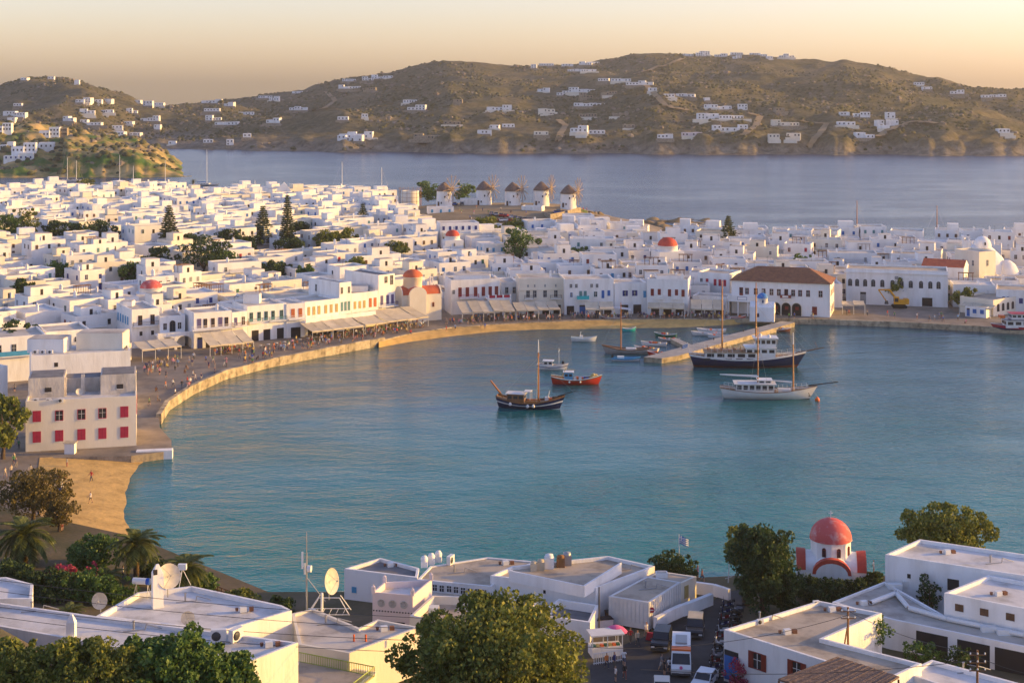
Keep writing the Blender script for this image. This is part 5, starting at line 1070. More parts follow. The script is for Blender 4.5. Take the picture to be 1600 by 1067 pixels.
# ---------------------------------------------------------------- boats
def hull(L_, Bm, D, bow=.9, stern=.35, bands=("hull_white",), zs=None, transom=.55, ns=22, rake=.10):
    """lofted hull; bow toward +X; D = freeboard amidships; bands from keel up split at fractions zs"""
    mb = MB(); rows = []; nj = 10; zs = zs or [i/len(bands) for i in range(1, len(bands))]
    def half(t):
        s = abs(2*t-1)
        if t > .5: return Bm/2*max(0.02, (1-s**2.3))
        return Bm/2*(transom+(1-transom)*(1-s**2.4))
    for i in range(ns+1):
        t = i/ns; w_ = half(t); top = D+bow*max(0, (t-.45)/.55)**2+stern*max(0, (.45-t)/.45)**2; row = []
        for j in range(nj+1):
            q = j/nj; zz = -.5+(top+.5)*q; f = (q**.45)*.35+.65*(1-(1-q)**2.2) if q < 1 else 1.0
            x = -L_/2+L_*t+rake*L_*(q-.5)*(max(0, t-.7)/.3)**1.5-.05*L_*(q-.5)*(max(0, .25-t)/.25); row.append((x, w_*min(1, f), zz))
        rows.append(row)
    def band(i, j):
        q = (j+.5)/nj
        for k, z_ in enumerate(zs):
            if q < z_: return k
        return len(bands)-1
    mb.grid([r[::-1] for r in rows], lambda i, j: band(i, nj-1-j), True); mb.grid([[(x, -y, z) for x, y, z in r] for r in rows], band, True)
    e = rows[0]; mb.face([(x, -y, z) for x, y, z in e]+[(x, y, z) for x, y, z in e[::-1]], len(bands)-1)
    dk = MB(); dk.grid([[(r[-1][0], r[-1][1]*.96, r[-1][2]-.28), (r[-1][0], -r[-1][1]*.96, r[-1][2]-.28)] for r in rows], 0, False)
    rl = MB()
    for s in (1, -1): rl.path([(r[-1][0], s*r[-1][1], r[-1][2]+.02) for r in rows], .07, 5)
    return mb, dk, rl, rows
def boat(name, label, px, py, L_, Bm, D, heading, bands, zs=None, cat="boat", rail="wood", deck="deck", **kw):
    x, y = G(px, py, 0); root = tag(empty(name, (x, y, 0), R(heading)), label, cat, "boats in the harbour")
    h_, d_, r_, rows = hull(L_, Bm, D, bands=bands, zs=zs, **kw); h_.build("hull", list(bands), root); d_.build("deck", deck, root); r_.build("gunwale", rail, root)
    return root, rows
def part(root, name, mats, fn, loc=(0, 0, 0)):
    mb = MB(); fn(mb); return mb.build(name, mats, root, loc)
def mast(root, x, z0, h, r=.13, matn="wood", stays=(), cross=None, name="mast", y=0.0, tip=None):
    part(root, name, [matn, "metal_white"], lambda m: (m.tube((x, y, z0), (x, y, z0+h*.8), r, r*.75, 8, 0), m.tube((x, y, z0+h*.8), (x, y, z0+h), r*.75, r*.45, 8, 1 if tip else 0), cross and m.tube((x, y-1.2, z0+h*cross), (x, y+1.2, z0+h*cross), .05, .05, 5, 0)))
    if stays: part(root, "rigging", "metal_grey", lambda m: [m.tube((x, y, z0+h*f), p, .022, .022, 3, 0, False) for p, f in stays])
def cabin(root, c, d, wall, roof=None, wins=4, winh=.6, wz=.55, over=.25, name="cabin", front=True):
    o = part(root, name, [wall, roof or wall], lambda m: (m.box((0, 0, d[2]/2), d, 0), m.box((0, 0, d[2]+.05), (d[0]+over*2, d[1]+over*2, .1), 1)), c)
    for s in (-1, 1):
        for i in range(wins):
            ww = d[0]/wins*.7; q = MB(); q.box((0, 0, 0), (ww, .04, winh)); q.build("window", "glass_dark", o, (-d[0]/2+d[0]*(i+.5)/wins, s*(d[1]/2+.01), d[2]*wz), 0)
    if front:
        for s in (-1, 1):
            for i in range(2): q = MB(); q.box((0, 0, 0), (.04, d[1]*.38, winh)); q.build("window", "glass_dark", o, (s*(d[0]/2+.01), (i-.5)*d[1]*.45, d[2]*wz))
    return o
def rails(root, rows, i0, i1, h=.8, matn="metal_white", inset_=.93):
    def f(m):
        for s in (1, -1):
            p = [(rows[i][-1][0], s*rows[i][-1][1]*inset_, rows[i][-1][2]+h) for i in range(i0, i1+1)]; m.path(p, .025, 4); m.path([(a, b, c-h*.5) for a, b, c in p], .018, 3)
            for q in p: m.tube((q[0], q[1], q[2]-h), q, .022, .022, 4, 0, False)
    part(root, "guard_rail", matn, f)
# big navy two-master
r, rows = boat("schooner", "large navy-hulled wooden two-master with white deckhouse moored by the jetty", 1166, 573, 24.5, 6.0, 2.1, -3, ("hull_brown", "hull_navy", "hull_white", "hull_navy", "paint_white"), [.26, .60, .65, .92], bow=1.5, stern=.8, rail="paint_white", cat="schooner")
cabin(r, (-3.6, 0, 2.0), (11.5, 4.4, 1.5), "paint_white", "deck", 5, .75, .6, .3); cabin(r, (3.0, 0, 2.0), (6.6, 4.2, 2.6), "hull_white", "hull_white", 4, .7, .72); cabin(r, (4.2, 0, 4.7), (4.6, 3.4, 2.0), "hull_white", "hull_white", 4, .8, .6, .5, "wheelhouse")
for i in range(7): part(r, "deck_seat", "wood_orange", lambda m: (m.box((0, 0, .25), (.7, 1.4, .1)), m.box((-.3, 0, .6), (.08, 1.4, .7))), (-8.4+i*1.45, (-1)**i*.9, 3.65))
rails(r, rows, 1, 8, 2.3); rails(r, rows, 17, 21, .8)
mast(r, -5.4, 2, 17.5, .2, "wood_orange", [((-12, 0, 3), .95), ((-5.4, 2.7, 2.4), .85), ((-5.4, -2.7, 2.4), .85)]); mast(r, 2.2, 2, 17.0, .2, "wood_orange", [((15.4, 0, 3.9), .9), ((2.2, 2.9, 2.4), .85), ((2.2, -2.9, 2.4), .85), ((11, 0, 3.6), .7)])
part(r, "bowsprit", "wood", lambda m: (m.tube((11, 0, 3.2), (17.4, 0, 4.5), .17, .1, 8), m.tube((16, 0, 4.2), (15.4, 0, 5.6), .05, .05, 5))); part(r, "antenna_dome", "metal_white", lambda m: [m.lathe([(.4, 0), (.4, .3), (.25, .6), (0, .7)], 10, 0, (x, yy, 6.8)) for x, yy in ((3.2, .8), (5.0, -.8))]); part(r, "flag", ["paint_white", "paint_blue"], lambda m: (m.tube((-12.6, 0, 3), (-13.2, 0, 5.4), .04, .04, 5, 0), m.grid([[(-13.1-.02*j-.3*i, .1*math.sin(i), 5.2-.2*j-.12*i) for i in range(5)] for j in range(6)], lambda i, j: i % 2, False))); part(r, "window_band", "glass_dark", lambda m: [m.box((-9+i*2.4, s*2.55, 2.05), (1.5, .05, .5)) for i in range(6) for s in (1, -1)])
# white two-masted motor sailer
r, rows = boat("motor_sailer", "white two-masted motor sailer with furled sails in front of the navy schooner", 1199, 622, 18.2, 4.6, 1.5, -4, ("hull_brown", "hull_white", "paint_grey", "hull_white"), [.24, .68, .73], bow=1.1, stern=.7, rail="wood", cat="sailboat")
cabin(r, (-2.6, 0, 1.4), (7.6, 3.3, 1.7), "hull_white", "canvas_white", 6, .85, .6, .45); cabin(r, (-.6, 0, 3.1), (2.6, 2.2, .7), "hull_white", "hull_white", 2, .3); part(r, "deck_box", "canvas_white", lambda m: m.box((3.4, 0, 1.7), (2.6, 1.8, .6)))
mast(r, -1.9, 1.4, 13.0, .15, "wood_orange", [((-1.9, 2.1, 1.6), .85), ((-1.9, -2.1, 1.6), .85), ((-3.4, 2, 1.6), .8), ((.2, -2, 1.6), .8), ((5.6, 0, 11), .9)], .72); mast(r, 5.2, 1.4, 12.0, .15, "wood_orange", [((5.2, 2.0, 1.8), .85), ((5.2, -2.0, 1.8), .85), ((14, 0, 2.6), .95)], .8, tip=1)
part(r, "furled_sail", "canvas_white", lambda m: (m.tube((-1.8, 0, 4.4), (-9.6, 0, 4.7), .26, .12, 8), m.tube((5.0, 0, 3.3), (-.4, 0, 3.7), .2, .1, 8))); part(r, "bowsprit", "wood_dark", lambda m: m.tube((8.3, 0, 2.7), (14.2, 0, 3.5), .13, .08, 7)); rails(r, rows, 1, 20, .75); part(r, "anchor_chain", "metal_grey", lambda m: m.tube((8.8, 0, 2.2), (10.4, -.4, 0), .03, .03, 4)); part(r, "anchor", "metal_dark", lambda m: (m.tube((8.2, -.8, 1.4), (8.4, -.9, .7), .08, .08, 5), m.tube((8.1, -1.0, .7), (8.7, -.8, .7), .08, .08, 5)))
x, y = G(1277, 626); mb = MB(); mb.lathe([(0, -.3), (.4, -.1), (.5, .2), (.4, .5), (.12, .7), (.1, .85), (0, .85)], 14); tag(mb.build("mooring_buoy", "orange_plastic", None, (x, y, 0)), "round orange mooring buoy off the white motor sailer's bow", "buoy")
# dark blue wooden caique with tall mast
r, rows = boat("caique", "dark blue wooden caique with brown deckhouse and one tall mast", 828, 637, 12.8, 4.2, 1.25, -12, ("hull_white", "hull_navy", "paint_white", "hull_navy", "wood"), [.18, .62, .66, .94], bow=1.5, stern=1.0, rail="wood", cat="boat")
cabin(r, (-2.7, 0, 1.1), (3.4, 2.3, 1.7), "wood", "canvas_white", 3, .6, .62, .3); part(r, "boom_crutch", "wood_orange", lambda m: m.tube((-5.4, 0, 1.9), (-8.0, .2, 5.0), .2, .16, 7)); part(r, "deck_bench", "wood_orange", lambda m: (m.box((.6, .8, 1.3), (2.6, .5, .5)), m.box((.6, -.8, 1.3), (2.6, .5, .5)))); part(r, "wheel_canopy", "canvas_white", lambda m: (m.box((-.4, 0, 3.3), (1.4, 2, .1)), [m.tube((-.4+a*.6, b*.9, 1), (-.4+a*.6, b*.9, 3.3), .05, .05, 5) for a in (-1, 1) for b in (-1, 1)]))
mast(r, 1.7, .9, 12.6, .16, "wood_orange", [((1.7, 1.9, 1.5), .75), ((1.7, -1.9, 1.5), .75), ((8.6, 0, 3.6), .7), ((-5.6, 0, 2.2), .72)], .74, tip=1); part(r, "bowsprit", "wood_dark", lambda m: m.tube((5.6, 0, 2.5), (9.3, 0, 3.8), .13, .07, 7))
for t, q in ((5, -1), (11, -1), (13, -1), (8, 1)): p = rows[t][-1]; part(r, "fender", "canvas_white", lambda m: m.lathe([(0, -.35), (.28, -.2), (.3, .1), (.1, .35), (0, .35)], 10, 0, (p[0], q*(p[1]+.25), p[2]-.5)))
part(r, "deck_gear", ["canvas_white", "orange_plastic"], lambda m: (m.box((3.4, .3, 1.9), (.8, .7, .7), 0), m.tube((3.4, 0, 1.6), (4.0, 0, 3.6), .12, .06, 6, 0), m.box((4.2, -.4, 2), (.6, .5, .5), 1)))
# red fishing boat
r, rows = boat("fishing_boat", "bright red wooden fishing boat with blue wheelhouse and yellow net heap", 900, 600, 10.2, 3.5, 1.15, 176, ("hull_brown", "hull_red", "hull_red", "paint_green"), [.15, .6, .9], bow=.9, stern=.6, rail="paint_white", cat="fishing boat")
r.rotation_euler[2] = R(-3); cabin(r, (-1.6, 0, .9), (1.8, 1.6, 1.7), "paint_lightblue", "hull_white", 2, .5, .65); part(r, "net_heap", "paint_yellow", lambda m: [m.lathe([(.5, 0), (.55, .3), (.35, .6), (0, .7)], 9, 0, (3.9+a*.45, b*.35, 1.25+c*.4)) for a, b, c in ((0, 0, 0), (-1, 1, 0), (-1, -1, 0), (-.5, 0, 1), (.6, .5, .6))]); part(r, "gear_boxes", ["orange_plastic", "blue_plastic", "canvas_white"], lambda m: [m.box((a, b, 1.25), (.6, .5, .5), k) for a, b, k in ((.2, .5, 0), (.9, -.4, 2), (1.6, .5, 1), (2.4, -.5, 1), (-.2, -.6, 2), (1.3, .0, 0))]); part(r, "bow_frame", "paint_yellow", lambda m: (m.tube((-3.2, -.8, 1.2), (-2.2, -.4, 3.2), .06, .06, 5), m.tube((-3.2, .8, 1.2), (-2.2, .4, 3.2), .06, .06, 5), m.tube((-2.2, -.4, 3.2), (-.2, 0, 3.0), .06, .06, 5)))
for t, q in ((8, -1), (13, -1)): p = rows[t][-1]; part(r, "fender", "canvas_white", lambda m: m.lathe([(0, -.25), (.2, -.1), (.2, .15), (0, .25)], 8, 0, (p[0], q*(p[1]+.2), p[2]-.4)))
# small white cabin boat behind it, open white boat, grey sloop, dinghy
r, rows = boat("cabin_boat", "small white cabin boat with thin mast behind the red fishing boat", 863, 577, 6.6, 2.3, .9, -8, ("paint_red", "hull_white", "paint_navy", "hull_white"), [.2, .66, .76], bow=.5, stern=.3, rail="paint_white"); cabin(r, (-.9, 0, .8), (2.0, 1.6, 1.1), "hull_white", "hull_white", 2, .5, .62); mast(r, 1.5, .8, 4.2, .05, "metal_white", cross=.8); part(r, "outboard", "rubber", lambda m: m.box((2.4, 0, 1.6), (.5, .4, .6)))
r, rows = boat("open_boat", "small white open boat with turquoise inside alone near the beach", 912, 533, 6.0, 2.1, .75, -5, ("hull_grey", "hull_white", "hull_white"), [.2, .6], bow=.5, stern=.25, rail="paint_white", deck="hull_turq"); part(r, "steering_arch", "paint_white", lambda m: (m.box((-.6, 0, 1.0), (.8, .7, .8)), m.tube((-.9, -.5, .9), (-.7, -.35, 2.3), .06, .06, 5), m.tube((-.9, .5, .9), (-.7, .35, 2.3), .06, .06, 5), m.tube((-.7, -.35, 2.3), (-.7, .35, 2.3), .06, .06, 5)))
r, rows = boat("sloop", "grey weathered wooden sloop with a bare orange mast by the jetty", 978, 552, 10.5, 3.0, 1.0, 172, ("hull_brown", "hull_grey", "hull_grey", "wood"), [.2, .6, .93], bow=.9, stern=.5, cat="sailboat"); mast(r, 1.2, .8, 11.2, .13, "wood_orange", [((5.6, 0, 1.9), .9), ((-5, 0, 1.4), .9)], .78); part(r, "hatch", "hull_white", lambda m: m.box((-1.2, 0, 1.1), (2.4, 1.2, .5)))
r, rows = boat("dinghy", "pale blue rubber dinghy with dark ends beside the grey sloop", 978, 563, 6.2, 2.3, .55, -4, ("rubber", "hull_white", "paint_lightblue"), [.3, .7], bow=.3, stern=.1, rail="paint_lightblue", deck="paint_lightblue", transom=.8); part(r, "console", "paint_white", lambda m: m.box((-1.2, 0, .75), (1.6, .9, .5))); part(r, "outboard", "rubber", lambda m: m.box((-3.1, 0, .9), (.5, .5, .9)))
def small(label, px, py, L_, hd, col, deck="deck", extra=None, z=None):
    r, rows = boat("rowing_boat", label, px, py, L_, L_*.34, .6, hd, ("hull_brown", col, col), [.2, .6], bow=.4, stern=.25, rail="paint_white", deck=deck)
    for xx in (-.2, .15): part(r, "thwart", "wood", lambda m: m.box((L_*xx, 0, .55), (.3, L_*.28, .06)))
    if extra: part(r, "gear", ["orange_plastic", "canvas_white", "paint_red", "paint_yellow"], lambda m: [m.box((RND.uniform(-.3, .3)*L_, RND.uniform(-.5, .5), .75), (.6, .5, .5), k % 4) for k in range(extra)])
    if z is not None: r.location.z = z
    return r
small("small turquoise rowing boat near the beach", 983, 517, 3.4, 10, "hull_turq"); small("small dark moored boat right of the jetty's root", 1221, 518, 4.6, 0, "hull_brown", extra=2); small("red wooden boat full of gear against the jetty", 1034, 556, 6.5, 160, "hull_red", extra=6); small("white boat with orange boxes moored left of the gear-laden red boat", 1010, 548, 6.0, 150, "hull_white", extra=5); small("low white boat piled with nets by the short spur", 1022, 540, 6.0, 165, "hull_white", extra=6); small("orange-gear boat at the tip of the short spur", 1046, 534, 5.0, 170, "hull_grey", extra=5); small("green-tinged wooden boat beyond the short spur", 1040, 526, 5.4, 160, "paint_green", extra=4)
small("white inflatable alongside the jetty near the beach", 1105, 524, 7.5, 170, "hull_white", "paint_grey", 2); small("second white inflatable just above the first by the jetty", 1112, 519, 7.0, 172, "hull_white", "paint_white", 1); small("pale launch with yellow cushion tied to the jetty", 1122, 528, 5.0, 170, "canvas_white", "paint_yellow", 1)
small("red plastic boat pulled up on the beach by the chapel", 1150, 504, 5.0, 8, "hull_red", extra=1, z=.85); small("white dinghy pulled up on the beach left of the red one", 1133, 506, 3.4, 25, "hull_white", z=.6); small("brown boat under a white cover on the beach", 960, 505, 6.5, 0, "hull_brown", z=.9)
x, y = G(962, 497, 1.2); mb = MB(); mb.grid([[(-4, 0, 2.2), (0, 0, 2.6), (4, 0, 2.1)], [(-4.4, 3, 2.3), (0, 3, 2.7), (4.4, 3, 2.2)]], 0, True); [mb.tube((a, b, 0), (a, b, 2.2), .05, .05, 5) for a in (-3.8, 3.8) for b in (.1, 2.9)]; tag(mb.build("sun_shade", "canvas_white", None, (x, y, 1.2)), "white cloth shade over boats on the beach promenade", "shade")
# ferry at the right edge
r, rows = boat("ferry", "white red and blue excursion ferry cut by the right edge at the quay", 1612, 520, 19, 5.2, 1.7, 178, ("hull_brown", "hull_navy", "paint_red", "paint_red"), [.3, .66, .9], bow=.7, stern=.2, rail="paint_white", cat="ferry", deck="paint_grey"); cabin(r, (0, 0, 1.5), (14, 4.4, 2.0), "hull_white", "hull_navy", 7, .8, .6, .3); cabin(r, (3, 0, 3.6), (5, 3.4, 1.4), "hull_white", "paint_red", 4, .6, .6); part(r, "life_ring_box", "orange_plastic", lambda m: m.box((7.6, 0, 4.2), (1.2, 2, .7)))
# yachts beyond the town: hull and bare mast
for px, py, z, h, lab in ((322, 290, 0, 22, "white sloop at anchor beyond the town's left skyline"), (186, 286, 0, 17, "yacht with a tall mast off the headland"), (104, 284, 0, 15, "yacht moored left of the tall-masted one off the headland"), (118, 284, 0, 13, "shorter-masted yacht in the headland cove"), (207, 286, 0, 10, "small yacht right of the tall-masted one"), (257, 287, 0, 14, "yacht nearest the headland's tip"), (533, 308, 0, 19, "yacht with blue cover seen over mid-town roofs"), (595, 312, 0, 17, "yacht left of the scaffolded tower"), (1337, 384, 0, 17, "ketch with orange mast behind the right-hand houses"), (1462, 384, 0, 15, "yacht mast behind the houses above the orange roof"), (397, 300, 0, 6, "tiny yacht left of the pointed gable")):
    x, y = G(px, py, 0); root = tag(empty("yacht", (x, y, 0), R(RND.uniform(-30, 30))), lab, "yacht", "yachts beyond the town"); L_ = h*.75; h_, d_, r_, rows = hull(L_, L_*.28, .9, bow=.4, stern=.1); h_.build("hull", "hull_white", root); d_.build("deck", "deck", root); mast(root, .5, .8, h, .2, "wood_orange" if "orange" in lab else "metal_white", [((L_/2, 0, 1.2), .97), ((-L_/2, 0, 1), .97)], .6); part(root, "boom_cover", "paint_blue", lambda m: m.tube((.3, 0, 2.2), (-L_*.42, 0, 2.3), .25, .15, 6)); cabin(root, (-.5, 0, .8), (L_*.35, L_*.16, .6), "hull_white", None, 3, .25, .5, 0, "cabin", False)
# ---------------------------------------------------------------- people
def body_mesh(pose, shorts):
    J = dict(pelvis=(0, 0, .96, .15), waist=(0, 0, 1.12, .135), chest=(0, .01, 1.32, .16), neck=(0, 0, 1.48, .06), chin=(0, -.01, 1.56, .085), head=(0, 0, 1.67, .10), crown=(0, .01, 1.75, .06))
    st = dict(stand=(0, 0, .02), walk=(.24, .30, .22), sit=(0, 0, 0))[pose]
    for s, sd_ in ((1, 'l'), (-1, 'r')):
        k = s*st[0]; g = s*st[1]
        J['sh'+sd_] = (.19*s, 0, 1.42, .065)
        if pose == 'sit':
            J['hip'+sd_] = (.10*s, -.02, .93, .10); J['knee'+sd_] = (.13*s, -.44, .95, .075); J['ank'+sd_] = (.13*s, -.46, .52, .05); J['toe'+sd_] = (.13*s, -.60, .48, .04)
            J['elb'+sd_] = (.27*s, -.06, 1.16, .05); J['wri'+sd_] = (.20*s, -.28, 1.05, .036); J['hand'+sd_] = (.17*s, -.37, 1.02, .042)
        else:
            J['hip'+sd_] = (.10*s, -k*.15, .88, .105); J['knee'+sd_] = (.11*s, -k*.7-.02, .50, .07); J['ank'+sd_] = (.11*s, -k+(.10 if k < 0 else 0), .09, .048); J['toe'+sd_] = (.12*s, -k-.15, .035, .04)
            J['elb'+sd_] = (.25*s, g*.5+.03, 1.15, .048); J['wri'+sd_] = (.25*s, g-.10*(1 if st[0] else .3), .93, .035); J['hand'+sd_] = (.245*s, g*1.1-.13*(1 if st[0] else .4), .84, .042)
    names = list(J); E_ = [('pelvis', 'waist'), ('waist', 'chest'), ('chest', 'neck'), ('neck', 'chin'), ('chin', 'head'), ('head', 'crown')]
    for sd_ in 'lr': E_ += [('chest', 'sh'+sd_), ('sh'+sd_, 'elb'+sd_), ('elb'+sd_, 'wri'+sd_), ('wri'+sd_, 'hand'+sd_), ('pelvis', 'hip'+sd_), ('hip'+sd_, 'knee'+sd_), ('knee'+sd_, 'ank'+sd_), ('ank'+sd_, 'toe'+sd_)]
    me = bpy.data.meshes.new("body"); me.from_pydata([J[n][:3] for n in names], [(names.index(a), names.index(b)) for a, b in E_], [])
    o = bpy.data.objects.new("body_tmp", me); COL.objects.link(o); sk = o.modifiers.new("s", 'SKIN'); sk.use_smooth_shade = True
    for i, n in enumerate(names): me.skin_vertices[0].data[i].radius = (J[n][3], J[n][3]*(.72 if n in ('chest', 'waist', 'pelvis') else 1)); me.skin_vertices[0].data[i].use_root = (n == 'pelvis')
    ss = o.modifiers.new("u", 'SUBSURF'); ss.levels = 1; ss.render_levels = 1
    dg = bpy.context.evaluated_depsgraph_get(); out = bpy.data.meshes.new_from_object(o.evaluated_get(dg)); COL.objects.unlink(o); bpy.data.objects.remove(o)
    for m in ("skin", "cloth", "trouser", "hair", "rubber"): out.materials.append(M[m])
    hem = .93; kz = .56 if shorts else .13
    for p in out.polygons:
        x, y, z = p.center; ax = abs(x)
        if z > 1.54: mi = 3 if (z > 1.70 or y > .015) else 0
        elif z > 1.47 and ax < .1: mi = 0
        elif ax > .20 and z < (1.24 if shorts else 1.0): mi = 0
        elif z > hem or (pose == 'sit' and z > 1.02): mi = 1
        elif pose == 'sit': mi = 2 if (z > .85 or not shorts) else 0
        elif z > kz: mi = 2
        elif z > .10: mi = 0
        else: mi = 4
        p.material_index = mi
    out.name = "person_"+pose
    return out
BODY = {(p, s): body_mesh(p, s) for p in ('stand', 'walk', 'sit') for s in (True, False)}
TOPS = [("white", (.75, .73, .70)), ("white", (.75, .73, .70)), ("black", (.02, .02, .022)), ("red", (.5, .03, .03)), ("navy", (.02, .03, .12)), ("pale blue", (.25, .42, .62)), ("orange", (.65, .2, .05)), ("pink", (.65, .28, .32)), ("grey", (.2, .2, .21)), ("beige", (.5, .42, .3)), ("green", (.07, .2, .08)), ("blue", (.04, .12, .45)), ("yellow", (.62, .45, .1)), ("striped dark", (.1, .09, .12))]
PLM = [("the beach house corner", 235, 640), ("the arched terrace house", 270, 560), ("the sea wall bend", 320, 600), ("the steep awning", 370, 555), ("the sea wall's middle", 440, 560), ("the yellow-doored house", 500, 530), ("the long awnings", 560, 520), ("the orange-domed church", 650, 510), ("the broad awning", 750, 503), ("the beige block", 840, 500), ("the turquoise balcony house", 915, 497), ("the green lights", 985, 496), ("the five red doors", 1040, 497), ("the low shop", 1105, 498), ("the chapel", 1195, 500), ("the town hall corner", 1300, 497), ("the excavator", 1400, 488), ("the arched hall", 1450, 485), ("the ferry kiosk", 1525, 500), ("the shadowed street", 25, 620), ("the near beach", 110, 760), ("the minibus", 1065, 1030), ("the pink parasol stall", 950, 1010), ("the roadside barrier", 1060, 965), ("the first windmill", 690, 335), ("the third windmill", 800, 330), ("the fifth windmill", 890, 332), ("the scaffolded tower", 645, 335), ("the palm garden", 200, 905)]
def person(x, y, z, pose, rz, top=None, s=None, rn_=RND):
    sh = rn_.random() < .55; c = top or rn_.choice(TOPS); o = bpy.data.objects.new("person", BODY[(pose, sh)]); COL.objects.link(o)
    s = s or rn_.uniform(.92, 1.06); o.location = (x, y, z-(.48*s if pose == 'sit' else 0)); o.rotation_euler = (0, 0, rz); o.scale = (s, s, s); o.color = (*c[1], 1)
    px, py = PXY(x, y, z); l = min(PLM, key=lambda l: math.hypot(px-l[1], (py-l[2])*2)); dx = px-l[1]; rel = "left of" if dx < -14 else ("right of" if dx > 14 else "beside")
    pv = dict(stand="standing", walk="walking", sit="sitting")[pose]
    tag(o, f"person in {c[0]} top and {'shorts' if sh else 'long trousers'} {pv} {rel} {l[0]}", "person", "people near "+l[0].replace("the ", "")); return o
rn_p = random.Random(33)
def crowd(n, poly_px, z, hf=None, sit=.2):
    poly = [G(*p, z) for p in poly_px]; xs = [p[0] for p in poly]; ys = [p[1] for p in poly]; k = 0; t = 0
    while k < n and t < n*60:
        t += 1; x, y = rn_p.uniform(min(xs), max(xs)), rn_p.uniform(min(ys), max(ys))
        if not in_poly(x, y, poly): continue
        zz = hf(x, y) if hf else z; q = rn_p.random(); pose = 'sit' if q < sit else ('walk' if q < .65 else 'stand')
        if pose == 'sit':
            mb = CHAIR; o = link("cafe_chair", mb, None, (x, y, zz), 0); rz = rn_p.uniform(0, 6.28); o.rotation_euler[2] = rz; o.color = (1, 1, 1, 1); px, py = PXY(x, y, zz); l = min(PLM, key=lambda l: math.hypot(px-l[1], (py-l[2])*2)); tp = rn_p.choice(TOPS); tag(o, f"wooden cafe chair under a person in {tp[0]} top near {l[0]}", "chair", "occupied chairs near "+l[0].replace("the ", "")); person(x, y, zz+.02, pose, rz, tp, rn_=rn_p)
        else: person(x, y, zz, pose, rn_p.uniform(0, 6.28), rn_=rn_p)
        k += 1
mb = MB(); mb.box((0, -.15, .42), (.42, .42, .05)); mb.box((0, .08, .68), (.42, .04, .45)); [mb.box((a*.18, -.15+b*.18, .2), (.04, .04, .4)) for a in (-1, 1) for b in (-1, 1)]; CHAIR = mb.mesh("cafe_chair", "wood")
TZ = lambda x, y: town_h(x, y)+.02
crowd(38, [(228, 640), (258, 628), (345, 585), (420, 566), (400, 552), (300, 562), (235, 585)], PZ, TZ, .08)
crowd(70, [(390, 566), (480, 548), (560, 535), (665, 515), (660, 511), (560, 526), (480, 537), (395, 552)], PZ, TZ, .18)
crowd(22, [(335, 556), (397, 549), (393, 543), (335, 548)], PZ, TZ, .4); crowd(24, [(492, 533), (568, 524), (665, 509), (650, 507), (565, 518), (492, 528)], PZ, TZ, .5)
crowd(34, [(690, 511), (780, 505), (900, 500), (900, 497), (780, 500), (690, 507)], PZ, TZ, .12); crowd(18, [(730, 502), (870, 498), (870, 496), (730, 499)], PZ, TZ, .5)
crowd(34, [(890, 499), (1140, 498), (1140, 495), (890, 496)], PZ, TZ, .08); crowd(5, [(640, 525), (800, 512), (800, 509), (640, 521)], .8, lambda x, y: .75, 0)
crowd(14, [(1310, 497), (1540, 507), (1530, 498), (1320, 490)], PZ, TZ, .05); crowd(4, [(1195, 500), (1290, 499), (1290, 497), (1195, 498)], PZ, TZ, 0)
crowd(9, [(15, 700), (34, 700), (34, 610), (18, 610)], 1.6, TZ, 0); crowd(6, [(5, 745), (50, 740), (50, 718), (5, 718)], 1.6, TZ, 0); crowd(4, [(90, 720), (170, 720), (160, 800), (100, 800)], .9, lambda x, y: .95, 0)
crowd(14, [(660, 342), (850, 336), (850, 327), (700, 328)], 9.8, lambda x, y: town_h(x, y)+.15, 0); crowd(3, [(900, 326), (950, 326), (940, 330), (900, 330)], 8, lambda x, y: max(town_h(x, y), cape_z(x, y)), 0)
ORD = 'first second third fourth fifth sixth seventh eighth ninth tenth eleventh twelfth thirteenth fourteenth fifteenth sixteenth seventeenth eighteenth nineteenth twentieth twenty-first twenty-second twenty-third twenty-fourth twenty-fifth twenty-sixth'.split()
